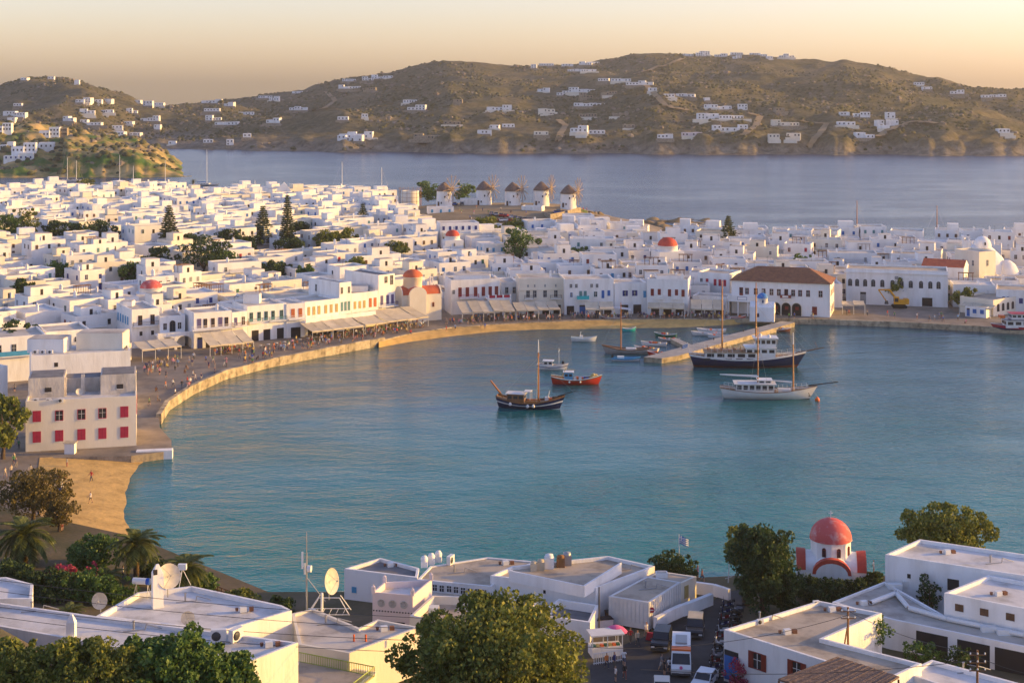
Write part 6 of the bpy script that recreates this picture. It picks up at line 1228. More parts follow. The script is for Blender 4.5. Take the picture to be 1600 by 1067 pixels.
# the packed mass of people under the awnings, past what can be told apart
def islandcolor(name, cols):
    m = bpy.data.materials.new(name); m.use_nodes = True; M[name] = m; t = m.node_tree; g = t.nodes.new("ShaderNodeNewGeometry"); rp = t.nodes.new("ShaderNodeValToRGB"); rp.color_ramp.interpolation = 'CONSTANT'; e = rp.color_ramp.elements
    for i, c in enumerate(cols):
        k = e[i] if i < 2 else e.new(i/len(cols)); k.position = i/len(cols); k.color = (*c, 1)
    t.links.new(g.outputs["Random Per Island"], rp.inputs[0]); t.links.new(rp.outputs[0], t.nodes["Principled BSDF"].inputs["Base Color"])
islandcolor("crowd_cloth", [c[1] for c in TOPS[1:]]); islandcolor("crowd_trouser", [(.03, .04, .08), (.02, .02, .022), (.35, .30, .22), (.06, .08, .14), (.5, .48, .44), (.12, .10, .08)])
def packed(name, label, n, polys):
    V, Fc, Mi = [], [], []; rn_ = random.Random(n); off = 0
    while n > 0:
        poly = [G(*p, PZ) for p in rn_.choice(polys)]; xs = [p[0] for p in poly]; ys = [p[1] for p in poly]; x, y = rn_.uniform(min(xs), max(xs)), rn_.uniform(min(ys), max(ys))
        if not in_poly(x, y, poly): continue
        me = BODY[(rn_.choice(['sit', 'sit', 'stand', 'walk']), rn_.random() < .5)]; a = rn_.uniform(0, 6.28); ca, sa = math.cos(a), math.sin(a); z = TZ(x, y)-(.48 if 'sit' in me.name else 0)
        V += [(x+v.co.x*ca-v.co.y*sa, y+v.co.x*sa+v.co.y*ca, z+v.co.z) for v in me.vertices]; Fc += [tuple(i+off for i in p.vertices) for p in me.polygons]; Mi += [p.material_index for p in me.polygons]; off += len(me.vertices); n -= 1
    me = bpy.data.meshes.new(name); me.from_pydata(V, [], Fc); [me.materials.append(M[m]) for m in ("skin", "crowd_cloth", "crowd_trouser", "wood_dark", "rubber")]; me.polygons.foreach_set("material_index", Mi); me.update(); tag(link(name, me), label, "crowd", None, "stuff")
packed("cafe_crowd", "packed crowd of people under and beside the waterfront awnings", 190, [[(333, 558), (397, 550), (393, 543), (335, 548)], [(420, 556), (570, 530), (566, 519), (492, 528), (420, 545)], [(420, 556), (570, 530), (566, 519), (492, 528), (420, 545)], [(571, 528), (668, 512), (655, 506), (571, 518)], [(700, 507), (880, 499), (880, 496), (700, 502)], [(890, 498), (1130, 498), (1130, 495), (890, 495)], [(225, 590), (262, 575), (285, 562), (225, 572)]])
# cafe parasol tables along the sea wall
mb = MB(); mb.lathe([(.0, .74), (.42, .74), (.42, .70), (0, .70)], 12); TT = mb.mesh("table_top", "paint_white"); mb = MB(); mb.tube((0, 0, 0), (0, 0, .7), .04, .04, 6); mb.lathe([(.25, 0), (.2, .04), (0, .05)], 8); TL = mb.mesh("table_leg", "metal_dark")
for i in range(26):
    t = i/25; px = 345+t*310; py = lerp_table([(345, 553), (400, 547), (490, 533), (570, 522), (660, 509)], px)-1.5; x, y = G(px, py, PZ); o = tag(empty("cafe_table", (x, y, TZ(x, y))), f"{ORD[i]} small round white cafe table from the left, under the {'steep awning' if px < 410 else ('yellow-doored house awning' if px < 570 else 'church-side awning')}", "table", "cafe tables under "+("the steep awning" if px < 410 else ("the middle awning" if px < 570 else "the church awning"))); link("table_top", TT, o); link("leg", TL, o)
# ---------------------------------------------------------------- vehicles
def wheel_mesh(r, w_):
    mb = MB(); mb.tube((0, -w_/2, 0), (0, w_/2, 0), r, r, 14, 0); mb.tube((0, -w_/2-.01, 0), (0, w_/2+.01, 0), r*.55, r*.55, 10, 1); return mb.mesh("wheel", ["rubber", "metal_grey"])
def vehicle(name, label, cat, x, y, z, rz, prof, W_, color, glass, wheels, wr, extra=None, group=None, tumble=.88, beltz=None):
    """side profile extruded across the width, narrowing above the belt line; front toward +X"""
    root = tag(empty(name, (x, y, z), rz), label, cat, group); mb = MB(); bz = beltz or .9
    def hw(zz): return W_/2*(1 if zz <= bz else 1-(1-tumble)*(zz-bz)/(max(p[1] for p in prof)-bz))
    n = len(prof)
    for i in range(n):
        a, b = prof[i], prof[(i+1) % n]; mb.face([(a[0], -hw(a[1]), a[1]), (b[0], -hw(b[1]), b[1]), (b[0], hw(b[1]), b[1]), (a[0], hw(a[1]), a[1])][::-1], 0)
    mb.face([(p[0], -hw(p[1]), p[1]) for p in prof][::1], 0); mb.face([(p[0], hw(p[1]), p[1]) for p in prof][::-1], 0)
    o = mb.build("body", "carpaint", root); o.color = (*color, 1)
    for nm, q in glass:
        mb = MB()
        if nm == "side_window":
            for s in (-1, 1):
                mb = MB(); mb.face([(p[0], s*(hw(p[1])+.012), p[1]) for p in q][::s], 0); mb.build("side_window", "glass_dark", root)
        else:
            (x0, z0), (x1, z1) = q; d = Vector((z1-z0, 0, -(x1-x0))).normalized()*.015
            if d.z < 0 and False: d = -d
            sgn = 1 if nm == "windscreen" else -1; ox = .012*sgn; mb.face([(x0+ox, -hw(z0)*.90, z0+.012), (x0+ox, hw(z0)*.90, z0+.012), (x1+ox, hw(z1)*.90, z1+.012), (x1+ox, -hw(z1)*.90, z1+.012)], 0); mb.build(nm, "glass_dark", root)
    wm = CACHE.setdefault(("wheel", wr), wheel_mesh(wr, .22))
    for wx in wheels:
        for s in (-1, 1): link("wheel", wm, root, (wx, s*(W_/2-.09), wr))
    fx = max(p[0] for p in prof); lz = .72*bz
    for s in (-1, 1):
        mb = MB(); mb.box((fx-.03, s*W_*.36, lz), (.12, W_*.2, .16)); mb.build("headlight", "metal_white", root)
        mb = MB(); mb.box((min(p[0] for p in prof)+.03, s*W_*.40, lz+.08), (.12, W_*.12, .2)); mb.build("tail_light", "paint_red", root)
        mb = MB(); mb.box((glass[0][1][0][0]-.1, s*(W_/2+.1), bz+.12), (.12, .2, .16)); mb.build("mirror", "metal_dark", root)
    mb = MB(); mb.box((fx, 0, .42), (.14, W_*.96, .22)); mb.build("bumper", "metal_dark", root)
    if extra: extra(root)
    return root
def near_pt(px, py): 
    z = 3.0
    for _ in range(6): x, y = G(px, py, z); z = near_h(x, y)
    return x, y, z+.06
x, y, z = near_pt(1068, 1054)
PV = [(-3.0, .35), (3.0, .35), (3.05, .95), (2.75, 1.25), (2.1, 2.25), (1.9, 2.55), (-2.95, 2.6), (-3.05, 1.2)]
def van_extra(r):
    mb = MB(); mb.box((1.55, 0, 2.42), (.9, 1.97, .32)); o = mb.build("route_board", "orange_plastic", r); mb = MB(); mb.box((-.5, 0, 2.68), (2.2, 1.2, .16)); mb.build("roof_hatch", "metal_grey", r)
    mb = MB(); mb.lathe([(0, .0), (.17, .0)], 16, 0); o = mb.build("emblem", "paint_pink", r, (3.03, 0, 1.07)); o.rotation_euler = (0, R(70), 0); mb = MB(); mb.box((3.09, 0, .5), (.02, .5, .13)); mb.build("number_plate", "paint_white", r)
vehicle("minibus", "white minibus with an orange band above its windscreen on the road", "minibus", x, y+2, z, R(-97), PV, 2.05, (.75, .75, .74), [("windscreen", ((2.72, 1.3), (2.12, 2.2))), ("rear_window", ((-3.04, 1.4), (-2.98, 2.3))), ("side_window", [(-2.7, 1.35), (-.9, 1.35), (-.9, 2.15), (-2.7, 2.15)]), ("side_window", [(-.75, 1.35), (.7, 1.35), (.7, 2.15), (-.75, 2.15)]), ("side_window", [(.85, 1.35), (2.2, 1.35), (1.75, 2.15), (.85, 2.15)])], (-1.9, 1.95), .36, van_extra, beltz=1.2, tumble=.93)
PS = [(-2.2, .4), (2.15, .4), (2.2, .85), (1.95, 1.0), (1.0, 1.08), (.35, 1.68), (-1.9, 1.72), (-2.2, 1.05)]
GS = [("windscreen", ((1.0, 1.10), (.38, 1.64))), ("rear_window", ((-2.18, 1.1), (-1.95, 1.62))), ("side_window", [(-1.9, 1.1), (-.75, 1.1), (-.75, 1.6), (-1.75, 1.6)]), ("side_window", [(-.65, 1.1), (.85, 1.1), (.35, 1.6), (-.65, 1.6)])]
PC = [(-2.0, .35), (2.0, .35), (2.05, .72), (1.8, .85), (.95, .93), (.25, 1.42), (-1.2, 1.45), (-1.9, .98), (-2.05, .8)]
GC = [("windscreen", ((.95, .95), (.28, 1.38))), ("rear_window", ((-1.88, 1.0), (-1.24, 1.40))), ("side_window", [(-1.55, .98), (-.5, .98), (-.5, 1.36), (-1.15, 1.36)]), ("side_window", [(-.4, .98), (.8, .98), (.25, 1.36), (-.4, 1.36)])]
x, y, z = near_pt(1036, 1018); vehicle("parked_car", "black off-road car parked left of the minibus", "car", x, y+1.5, z, R(-103), PS, 1.9, (.012, .012, .014), GS, (-1.4, 1.35), .36)
x, y, z = near_pt(1089, 998); vehicle("parked_car", "dark grey jeep with a tan soft top behind the minibus", "car", x, y+1.6, z, R(-100), PS, 1.9, (.03, .03, .03), GS, (-1.4, 1.35), .37, lambda r: (lambda m: (m.box((-.8, 0, 1.76), (2.3, 1.66, .1)), m.build("soft_top", "canvas", r)))(MB()))
x, y, z = near_pt(1103, 1078); vehicle("parked_car", "white car with roof bars at the bottom edge right of the minibus", "car", x, y+1, z, R(-115), PC, 1.75, (.7, .7, .7), GC, (-1.3, 1.3), .31); x, y, z = near_pt(1036, 1092); vehicle("parked_car", "beige car just entering at the bottom edge below the minibus", "car", x, y+1, z, R(-95), PC, 1.75, (.55, .5, .42), GC, (-1.3, 1.3), .31)
CARC = [("white", (.7, .7, .7)), ("silver", (.35, .36, .38)), ("black", (.015, .015, .017)), ("blue", (.03, .08, .3)), ("red", (.4, .03, .03)), ("grey", (.12, .12, .13))]
def simple_car():
    mb = MB(); hw = lambda zz: .87 if zz < .9 else .74; pr_ = PC; n = len(pr_)
    for i in range(n):
        a, b = pr_[i], pr_[(i+1) % n]; mb.face([(a[0], -hw(a[1]), a[1]), (a[0], hw(a[1]), a[1]), (b[0], hw(b[1]), b[1]), (b[0], -hw(b[1]), b[1])], 1 if (i in (4, 6)) else 0)
    for s in (-1, 1): mb.face([(p[0], s*hw(p[1]), p[1]) for p in pr_][::s], 0); mb.face([(-1.5, s*.80, 1.0), (.85, s*.80, 1.0), (.25, s*.76, 1.38), (-1.2, s*.76, 1.38)][::s], 1); [mb.tube((wx, s*.7, .31), (wx, s*.9, .31), .31, .31, 10, 2) for wx in (-1.3, 1.3)]
    return mb.mesh("parked_car", ["carpaint", "glass_dark", "rubber"])
SCAR = simple_car(); rn_c = random.Random(3)
for i, (px, py, z) in enumerate([(768+i*7.5, 343+i*.5, 7.6) for i in range(11)]+[(775+i*8, 350, 6.8) for i in range(7)]+[(868+i*5, 345, 6.5) for i in range(4)]+[(700+i*11, 321, 10.1) for i in range(3)]+[(872, 338, 8), (642, 336, 9.6)]):
    x, y = G(px, py, z); c = rn_c.choice(CARC); o = link("parked_car", SCAR, None, (x, y, town_h(x, y)+.15), R(90+rn_c.uniform(-12, 12))); o.color = (*c[1], 1); wh = "upper row" if i < 11 else ("lower row" if i < 18 else ("terrace below the fifth windmill" if i < 22 else "hilltop by the windmills"))
    tag(o, f"small {c[0]} car, {ORD[i if i < 11 else i-11]} from the left in the car park's {wh}" if i < 18 else f"small {c[0]} car, {ORD[i-18 if i < 22 else i-22]} one on the {wh}", "car", f"cars in the {wh} {c[0]}")
# scooters parked along the road's right side
def scooter():
    r = empty("scooter"); mb = MB(); mb.tube((0, -.06, 0), (0, .06, 0), .24, .24, 12); w_ = mb.mesh("wheel", "rubber")
    link("wheel", w_, r, (-.55, 0, .24)); link("wheel", w_, r, (.6, 0, .24)); mb = MB(); mb.box((-.35, 0, .5), (.75, .30, .32), 0, 0, .85); mb.box((.05, 0, .3), (.5, .3, .08)); mb.face([(.3, -.18, .3), (.3, .18, .3), (.48, .16, .9), (.48, -.16, .9)]); mb.box((.42, 0, .6), (.1, .34, .6)); mb.build("body", "carpaint", r)
    mb = MB(); mb.box((-.32, 0, .73), (.72, .28, .12)); mb.build("seat", "rubber", r); mb = MB(); mb.tube((.46, 0, .85), (.42, 0, 1.05), .03, .03, 6); mb.tube((.42, -.32, 1.05), (.42, .32, 1.05), .025, .025, 6); [mb.tube((.42, s*.25, 1.05), (.44, s*.34, 1.25), .012, .012, 4) for s in (-1, 1)]; mb.build("handlebar", "metal_dark", r); mb = MB(); mb.lathe([(.0, .06), (.09, .03), (.1, 0)], 10); o = mb.build("headlight", "metal_white", r, (.55, 0, .85)); o.rotation_euler = (0, R(80), 0); mb = MB(); mb.box((-.78, 0, .9), (.3, .3, .28)); mb.build("top_box", "rubber", r)
    return r
S0 = scooter()
for i in range(24):
    t = i/23; px, py = 1143-22*t+(i % 2)*9, 950+112*t; x, y, z = near_pt(px-6, py); o = S0 if i == 0 else copy_tree(S0); o.location = (x+.4*(i % 2), y, z); o.rotation_euler = (0, R((-1)**i*4), R(170+rn_c.uniform(-14, 14))); c = rn_c.choice([("black", (.012, .012, .014)), ("black", (.012, .012, .014)), ("dark blue", (.01, .02, .08)), ("silver", (.3, .3, .32)), ("dark red", (.15, .01, .015)), ("white", (.6, .6, .6))])
    for ch in o.children:
        if ch.name.startswith("body"): ch.color = (*c[1], 1)
    wh = "by the dark tree" if t < .2 else ("beside the jeep" if t < .5 else ("beside the minibus" if t < .8 else "before the blue door")); tag(o, f"parked {c[0]} scooter, {ORD[i]} in the row from the dark tree, {wh}", "scooter", f"{c[0]} scooters {wh}")
# yellow excavator on the square
x, y = G(1405, 481, 1.4); r = tag(empty("excavator", (x, y, 1.42), R(-6)), "yellow tracked excavator with bent boom before the arched hall", "excavator")
for s in (-1, 1): part(r, "track", "rubber", lambda m: (m.box((0, s*1.1, .45), (3.2, .55, .7)), m.tube((-1.6, s*1.1-.27, .45), (-1.6, s*1.1+.27, .45), .4, .4, 12), m.tube((1.6, s*1.1-.27, .45), (1.6, s*1.1+.27, .45), .4, .4, 12)))
part(r, "house", "yellow_machine", lambda m: (m.box((1.0, 0, 1.7), (2.8, 2.4, 1.2)), m.box((1.9, 0, 1.9), (1.2, 2.5, 1.3)))); cabin(r, (-.9, -.6, 1.1), (1.4, 1.1, 1.9), "yellow_machine", "yellow_machine", 1, 1.0, .62, .05, "cab")
part(r, "boom", "yellow_machine", lambda m: (m.tube((-.3, .4, 1.9), (-2.6, .4, 4.9), .32, .28, 6), m.tube((-2.6, .4, 4.9), (-5.6, .4, 4.9), .28, .2, 6))); part(r, "arm", "yellow_machine", lambda m: m.tube((-5.6, .4, 4.9), (-3.6, .4, 1.9), .22, .16, 6)); part(r, "bucket", "metal_dark", lambda m: m.box((-3.4, .4, 1.4), (.9, 1.0, .9), 0, .2, .6)); part(r, "hydraulic_ram", "metal_grey", lambda m: m.tube((-.8, .4, 2.2), (-2.9, .4, 4.4), .08, .08, 6))
# ---------------------------------------------------------------- near hillside: road, houses, gardens
road = [G(*p, 3.05) for p in [(925, 1095), (922, 1035), (962, 1004), (1005, 985), (1042, 962), (1100, 934), (1128, 908), (1170, 898), (1165, 930), (1150, 962), (1140, 1000), (1138, 1095)]]
sheet("road", road, lambda x, y: near_h(x, y)+.05, 4.0, "asphalt")
def pbld(name, label, px, zt, zb, wall="whitewash", roof="roof_screed", par=.4, pw=.3, cat="house"):
    """house from the pixels of its parapet outline at height zt"""
    pts = [G(a, b, zt) for a, b in px]; r = bld(name, label, cat, pts, zb, zt, wall, roof, par, pw, None, False); return r
def face_to(r, px, py, zz):
    """index and fraction of the wall nearest to a pixel at height zz"""
    best = None
    for y in np.linspace(100, 230, 700):
        z = H-(py-HZ)*y/F
        x = (px-800)*y/F
        for k in range(len(r.p)):
            a, b = edge(r, k); a = a+Vector(r.c); b = b+Vector(r.c); d = seg_dist(x, y, a, b)
            if d < .25 and r.zb-.2 <= z <= r.zt+.2:
                t = (Vector((x, y))-a).dot(b-a)/(b-a).length_squared
                nn = Vector((b.y-a.y, -(b.x-a.x)))
                if nn.dot(Vector((-x, -y))) > 0: return k, min(.97, max(.03, t)), z-r.zb
    return best
def opx(r, px, py, style, w_, h, col):
    q = face_to(r, px, py, 0)
    if q: return op(r, q[0], q[1], max(.02, q[2]-h/2), style, w_, h, col)
# right: white house with brown-red shutters and blue door
r = pbld("house", "white house with tan roof, blue door and dark red shutters beside the scooters", [(1131, 983), (1280, 938), (1378, 957), (1287, 997), (1440, 1036), (1385, 1062)], 8.3, 3.0, roof="roof_tan")
opx(r, 1142, 1040, 'door', 1.7, 3.0, 'blue'); opx(r, 1182, 1033, 'winsh', 1.1, 1.7, 'brown_red'); opx(r, 1244, 1047, 'winsh', 1.1, 1.7, 'brown_red')
for px, py in ((1188, 975), (1275, 946)): x, y = G(px, py, 7.9); ac_unit(r.root, (x-r.c[0], y-r.c[1], 7.9-r.zb), .3, .8)
r = pbld("hotel", "large white flat-roofed hotel block at the right with grey roof", [(1383, 866), (1437, 842), (1660, 874), (1660, 908)], 9.0, 3.2, roof="roof_white", cat="hotel"); opx(r, 1489, 914, 'hole', 1.3, 1.3, 'brown'); opx(r, 1420, 900, 'hole', .4, .5, 'white')
r = pbld("hotel_wing", "lower white hotel wing with small brown windows and rooftop units", [(1475, 926), (1545, 898), (1680, 922), (1680, 966)], 8.6, 3.2, roof="roof_white", cat="hotel")
for px, py in ((1498, 950), (1537, 957), (1578, 964)): opx(r, px, py, 'shut', .9, .75, 'brown')
for u in (.12, .46): a, b = edge(r, 0); k = 0
r2 = pbld("hotel_terrace", "white hotel terrace range with dark veranda openings at lower right", [(1300, 940), (1382, 908), (1478, 962), (1680, 1003), (1680, 1026), (1392, 967)], 6.0, 2.6, roof="roof_screed", cat="hotel", par=.25)
for px, py, w_ in ((1455, 1008, 3.4), (1520, 1022, 3.4), (1580, 1034, 3.4)): opx(r2, px, py, 'hole', w_, 2.4, 'brown')
for px, py, rz in ((1515, 965, .2), (1592, 978, .2)):
    x, y = G(px, py, 5.8); ac_unit(r2.root, (x-r2.c[0], y-r2.c[1], 5.8-r2.zb), rz, 1.7)
mb = MB(); pts = [G(*p, 6.2) for p in ((1360, 940), (1400, 925), (1420, 948), (1480, 965), (1600, 990))]; mb.path([(p[0]-r2.c[0], p[1]-r2.c[1], 3.5) for p in pts], .28, 6); mb.build("duct", "metal_white", r2.root)
for px, py in ((1398, 918), (1420, 913), (1545, 985), (1570, 990)): x, y = G(px, py, 5.8); mb = MB(); mb.box((0, 0, .35), (1.6, .8, .7)); mb.build("roof_unit", "metal_white", r2.root, (x-r2.c[0], y-r2.c[1], 3.0))
r = pbld("house", "low white house with bare roof at the bottom right corner", [(1413, 1050), (1456, 1030), (1680, 1090), (1620, 1120)], 7.5, 4.0, roof="roof_white")
# reed pergola roof
pts = [G(*p, 9.2) for p in ((1217, 1060), (1310, 1028), (1404, 1058), (1330, 1100))]; c = pts[0]; root = tag(empty("reed_pergola", (c[0], c[1], 4.5)), "dark brown reed pergola roof at the bottom edge before the white house", "pergola")
for i in range(46):
    t = i/45; a = Vector(pts[0]).lerp(Vector(pts[3]), t); b = Vector(pts[1]).lerp(Vector(pts[2]), t); mb = MB(); mb.tube((a.x-c[0], a.y-c[1], 4.6+RND.uniform(-.04, .04)), (b.x-c[0], b.y-c[1], 4.75+RND.uniform(-.04, .04)), .115, .115, 5, 0); mb.build("reed_bundle", "thatch", root)
for p in pts: mb = MB(); mb.tube((p[0]-c[0], p[1]-c[1], -2), (p[0]-c[0], p[1]-c[1], 4.5), .1, .1, 6); mb.build("post", "wood", root)
# the red-domed chapel on the shore
x, y = G(1298, 905, 2.2); root = tag(empty("chapel", (x, y, 1.7), R(-10)), "white waterside chapel with a worn red dome and red barrel gables", "chapel")
mb = MB(); mb.lathe([(2.45, 3.0), (2.45, 5.4), (2.62, 5.45), (2.62, 5.6)], 8, 0, sm=False); mb.build("drum", "whitewash", root); dome_part(root, (0, 0, 5.6), 2.6, 2.55, "dome_red_worn", n=24)
for nm, L_, wd, rz in (("nave", 8.4, 4.6, 90), ("transept", 7.6, 4.4, 0)):
    mb = MB(); n = 10; hw_ = 2.3; arc = [(wd/2*math.cos(math.pi*i/n), hw_+1.7*math.sin(math.pi*i/n)) for i in range(n+1)]; mb.box((0, 0, hw_/2-.5), (wd, L_, hw_+1), 0); mb.grid([[(a, -L_/2, b) for a, b in arc], [(a, L_/2, b) for a, b in arc]], 1 if nm == 'nave' and False else 0, True)
    for s in (-1, 1): mb.face([(a, s*L_/2, b) for a, b in arc][::s], 0); mb.grid([[(a*1.07, s*(L_/2+.03), hw_+(b-hw_)*1.12) for a, b in arc], [(a*.88, s*(L_/2+.03), hw_+(b-hw_)*.82) for a, b in arc]][::s], 1, False); mb.grid([[(a*1.07, s*(L_/2+.03), hw_+(b-hw_)*1.12) for a, b in arc], [(a*1.04, s*(L_/2-1.1), hw_+(b-hw_)*1.06) for a, b in arc]][::-s], 1, True)
    mb.build(nm, ["whitewash", "dome_red"], root, (0, 0, 0), R(rz))
for t in (-120, -75, -30, 15): a = R(t+7.5); link("window", opening_mesh('arch', .42, 1.1, 'brown_red'), root, (2.3*math.cos(a), 2.3*math.sin(a), 3.9), a+math.pi/2)
# centre group
r = pbld("house", "small white flat-roofed house by the water left of the vented building", [(538, 888), (594, 871), (655, 887), (652, 902)], 5.2, 1.8, roof="roof_grey"); opx(r, 552, 922, 'shut', .6, .7, 'lightblue')
r = pbld("house", "long low building with broad tan roof and a strip of windows", [(652, 905), (672, 884), (762, 870), (840, 877), (796, 893), (768, 916)], 5.0, 2.0, roof="roof_tan", par=.12)
for i in range(9): opx(r, 668+i*11, 917+i*1.2, 'win', .72, .9, 'white')
for i in range(3):
    x, y = G(663+i*11, 884-i*4, 5.0); mb = MB(); mb.box((0, 0, .35), (.8, .8, .7)); mb.lathe([(.42, 0), (.46, .3), (.30, .62), (0, .7)], 10, 0, (0, 0, .7)); mb.build("vent_cowl", "whitewash", r.root, (x-r.c[0], y-r.c[1], 4.9-r.zb))
x, y = G(704, 880, 5.0); ac_unit(r.root, (x-r.c[0], y-r.c[1], 2.95), 1.2, 1.5)
r = pbld("house", "white building with sunken roof terrace of ducts behind the corrugated shed", [(766, 899), (800, 884), (950, 868), (1023, 884), (931, 918)], 5.9, 2.4, roof="roof_tan")
for a, b in (((796, 890), (912, 914)), ((912, 914), (970, 878))):
    A, B_ = Vector(G(*a, 6.9)), Vector(G(*b, 6.9)); mb = MB(); d = B_-A; mb.box((0, 0, .5), (d.length, .22, 1.3)); c = (A+B_)/2; mb.build("terrace_wall", "whitewash", r.root, (c.x-r.c[0], c.y-r.c[1], 3.3), math.atan2(d.y, d.x))
for px, py, s, m_ in ((858, 882, 1.3, "metal_white"), (845, 885, 1.0, "canvas"), (876, 880, 1.1, "wood"), (886, 877, 1.2, "metal_grey"), (834, 886, .9, "canvas")): x, y = G(px, py, 5.9); mb = MB(); mb.box((0, 0, s*.5), (s*.9, s*.7, s)); mb.lathe([(s*.38, s), (s*.38, s*1.25), (0, s*1.3)], 10); mb.build("roof_unit", m_, r.root, (x-r.c[0], y-r.c[1], 3.1))
opx(r, 850, 925, 'hole', .3, .4, 'white')
r = pbld("house", "white walled yard building below the duct terrace", [(840, 960), (873, 935), (935, 945), (922, 972)], 4.6, 2.8, roof="roof_grey", par=.9)
r = pbld("shed", "corrugated white shed with tan lean-to roof beside the road", [(951, 931), (1010, 900), (1064, 909), (1014, 941)], 5.4, 2.9, wall="canvas_white", roof="roof_tan", par=.05, cat="shed")
a, b = edge(r, 0)
for k in range(len(r.p)):
    a, b = edge(r, k); L_ = (b-a).length; mb = MB(); n = int(L_/.45); [mb.box((-L_/2+L_*(i+.5)/n, -.03, 1.2), (.12, .06, 2.4)) for i in range(n)]; o = attach(r, k, .5, 0, mb, "corrugation", "canvas_white"); tag(o, kind="stuff")
r = pbld("house", "small cream cube with boxes on its roof at the road's end", [(1008, 903), (1032, 892), (1088, 900), (1062, 912)], 5.2, 2.6, wall="cream_wall", roof="roof_tan", par=.1); opx(r, 1075, 925, 'shut', .8, 1.5, 'yellow'); roof_box(r, -1, .5, 1.4, 1, .9)
# left group: pink house with rosettes, long roof, white roof house, big blue-white wall
r = pbld("house", "lilac-pink house with three round rosettes and corner pinnacles", [(582, 925), (600, 909), (675, 905), (645, 930)], 6.8, 2.6, wall="pink_wall", roof="roof_white", par=.7, pw=.2)
q = face_to(r, 613, 945, 0) or (0, .5, 2)
for u in (.22, .5, .78):
    mb = MB(); mb.lathe([(.46, 0), (.46, .06), (.34, .06), (.34, .01), (.0, .01)], 16, 0); mb.v = [(v[0], -v[2], v[1]) for v in mb.v]; [mb.box((0, -.05, 0), (.8, .03, .07), 1) for _ in (0,)]; [mb.tube((0, -.05, 0), (.4*math.cos(t), -.05, .4*math.sin(t)), .03, .03, 4, 1) for t in np.linspace(0, 6.28, 9)[:-1]]; attach(r, q[0], u, 3.1, mb, "rosette", ["grey_wall", "grey_wall"])
mb = MB(); [mb.box((-2.2+i*.34, -.02, 0), (.14, .05, .14)) for i in range(14)]; attach(r, q[0], .5, 2.2, mb, "dentil_band", "opening_dark"); tag(r.root.children[-1], kind="stuff"); op(r, q[0], .55, .5, 'hole', 2.4, .6, 'white')
for k in range(4): p = r.p[k]; mb = MB(); mb.box((0, 0, .3), (.4, .4, .7)); mb.box((0, 0, .75), (.22, .22, .25), 0, 0, .3); mb.build("pinnacle", "pink_wall", r.root, (p[0]*.97, p[1]*.97, r.zt-r.zb))
r = pbld("house", "cream house with a long walled roof terrace and water tank", [(640, 962), (676, 930), (838, 934), (820, 957), (770, 985)], 5.6, 3.0, wall="cream_wall", roof="roof_tan", par=.9); x, y = G(678, 950, 6.4); mb = MB(); mb.box((0, 0, .8), (1.1, 1.1, 1.6)); mb.build("water_tank", "cream_wall", r.root, (x-r.c[0], y-r.c[1], 2.0))
r = pbld("house", "long grey-roofed house with golden end wall above the green balcony", [(456, 958), (490, 950), (561, 980), (590, 967), (656, 979), (546, 1020), (467, 1006)], 8.2, 4.0, wall="cream_wall", roof="roof_screed", par=.3)
mb = MB(); [mb.tube((a, 0, 0), (a, 0, .7), .1, .1, 8, k) for a, k in ((0, 0), (1.2, 1), (6, 0))]; x, y = G(553, 1000, 8); mb.build("vent_pipe", ["orange_plastic", "orange_plastic"], r.root, (x-r.c[0], y-r.c[1], 3.9))
r = pbld("house", "white house with broad pale roof, satellite dishes and a golden parapet end", [(150, 962), (215, 925), (300, 915), (440, 945), (456, 953), (348, 985)], 9.5, 4.0, roof="roof_white", par=.5)
for px, py, h_ in ((246, 945, 3.6), ):
    x, y = G(px, py, 9.2); mb = MB(); mb.box((0, 0, h_/2), (1.1, .9, h_)); mb.box((0, 0, h_+.45), (1.1, .9, .9), 0, 0, .25); mb.box((-.3, -.35, h_+.2), (.4, .3, .5), 1); mb.build("chimney", ["whitewash", "opening_dark"], r.root, (x-r.c[0], y-r.c[1], 5.0), R(25))
def dish(label, px, py, zc, rad, tilt, az, mast_h):
    x, y = G(px, py, zc); root = tag(empty("satellite_dish", (x, y, zc-mast_h)), label, "satellite dish", "satellite dishes on near roofs"); mb = MB(); mb.lathe([(rad*t, rad*.28*t*t) for t in np.linspace(0, 1, 8)], 24, 0); o = mb.build("reflector", "dish", root, (0, 0, mast_h)); o.rotation_euler = (R(tilt), 0, R(az)); mb = MB(); mb.tube((0, 0, 0), (0, 0, mast_h), .07, .06, 8); mb.build("mast", "metal_grey", root); mb = MB(); [mb.tube((rad*.9*math.cos(t), rad*.9*math.sin(t), rad*.24), (0, 0, rad*.75), .02, .02, 4) for t in (0, 2.1, 4.2)]; mb.lathe([(.08, 0), (.08, .2), (0, .2)], 8, 0, (0, 0, rad*.7)); mb.build("feed_arm", "metal_grey", o)
dish("large cream satellite dish behind the tall white chimney", 262, 900, 12.0, 1.3, 72, 35, 2.2); dish("small pale satellite dish left of the tall white chimney", 157, 938, 10.6, .85, 78, -8, 1.2); dish("small worn dish low on the white roof", 294, 965, 9.9, .7, 80, 5, .9); dish("big mesh dish on the lattice platform seen from the side", 514, 908, 9.6, 1.4, 80, 65, 2.0)
x, y = G(222, 912, 10.6); root = tag(empty("solar_heater", (x, y, 9.2), R(-10)), "white cylindrical solar water heater with blue band on a stand", "water heater"); part(root, "tank", ["metal_white", "blue_plastic"], lambda m: (m.tube((-1.0, 0, 1.7), (.9, 0, 1.7), .34, .34, 14, 0), m.tube((.5, 0, 1.7), (.9, 0, 1.7), .345, .345, 14, 1))); part(root, "stand", "metal_grey", lambda m: [m.tube((a, b, 0), (a*.8, 0, 1.4), .04, .04, 5) for a in (-.8, .8) for b in (-.5, .5)])
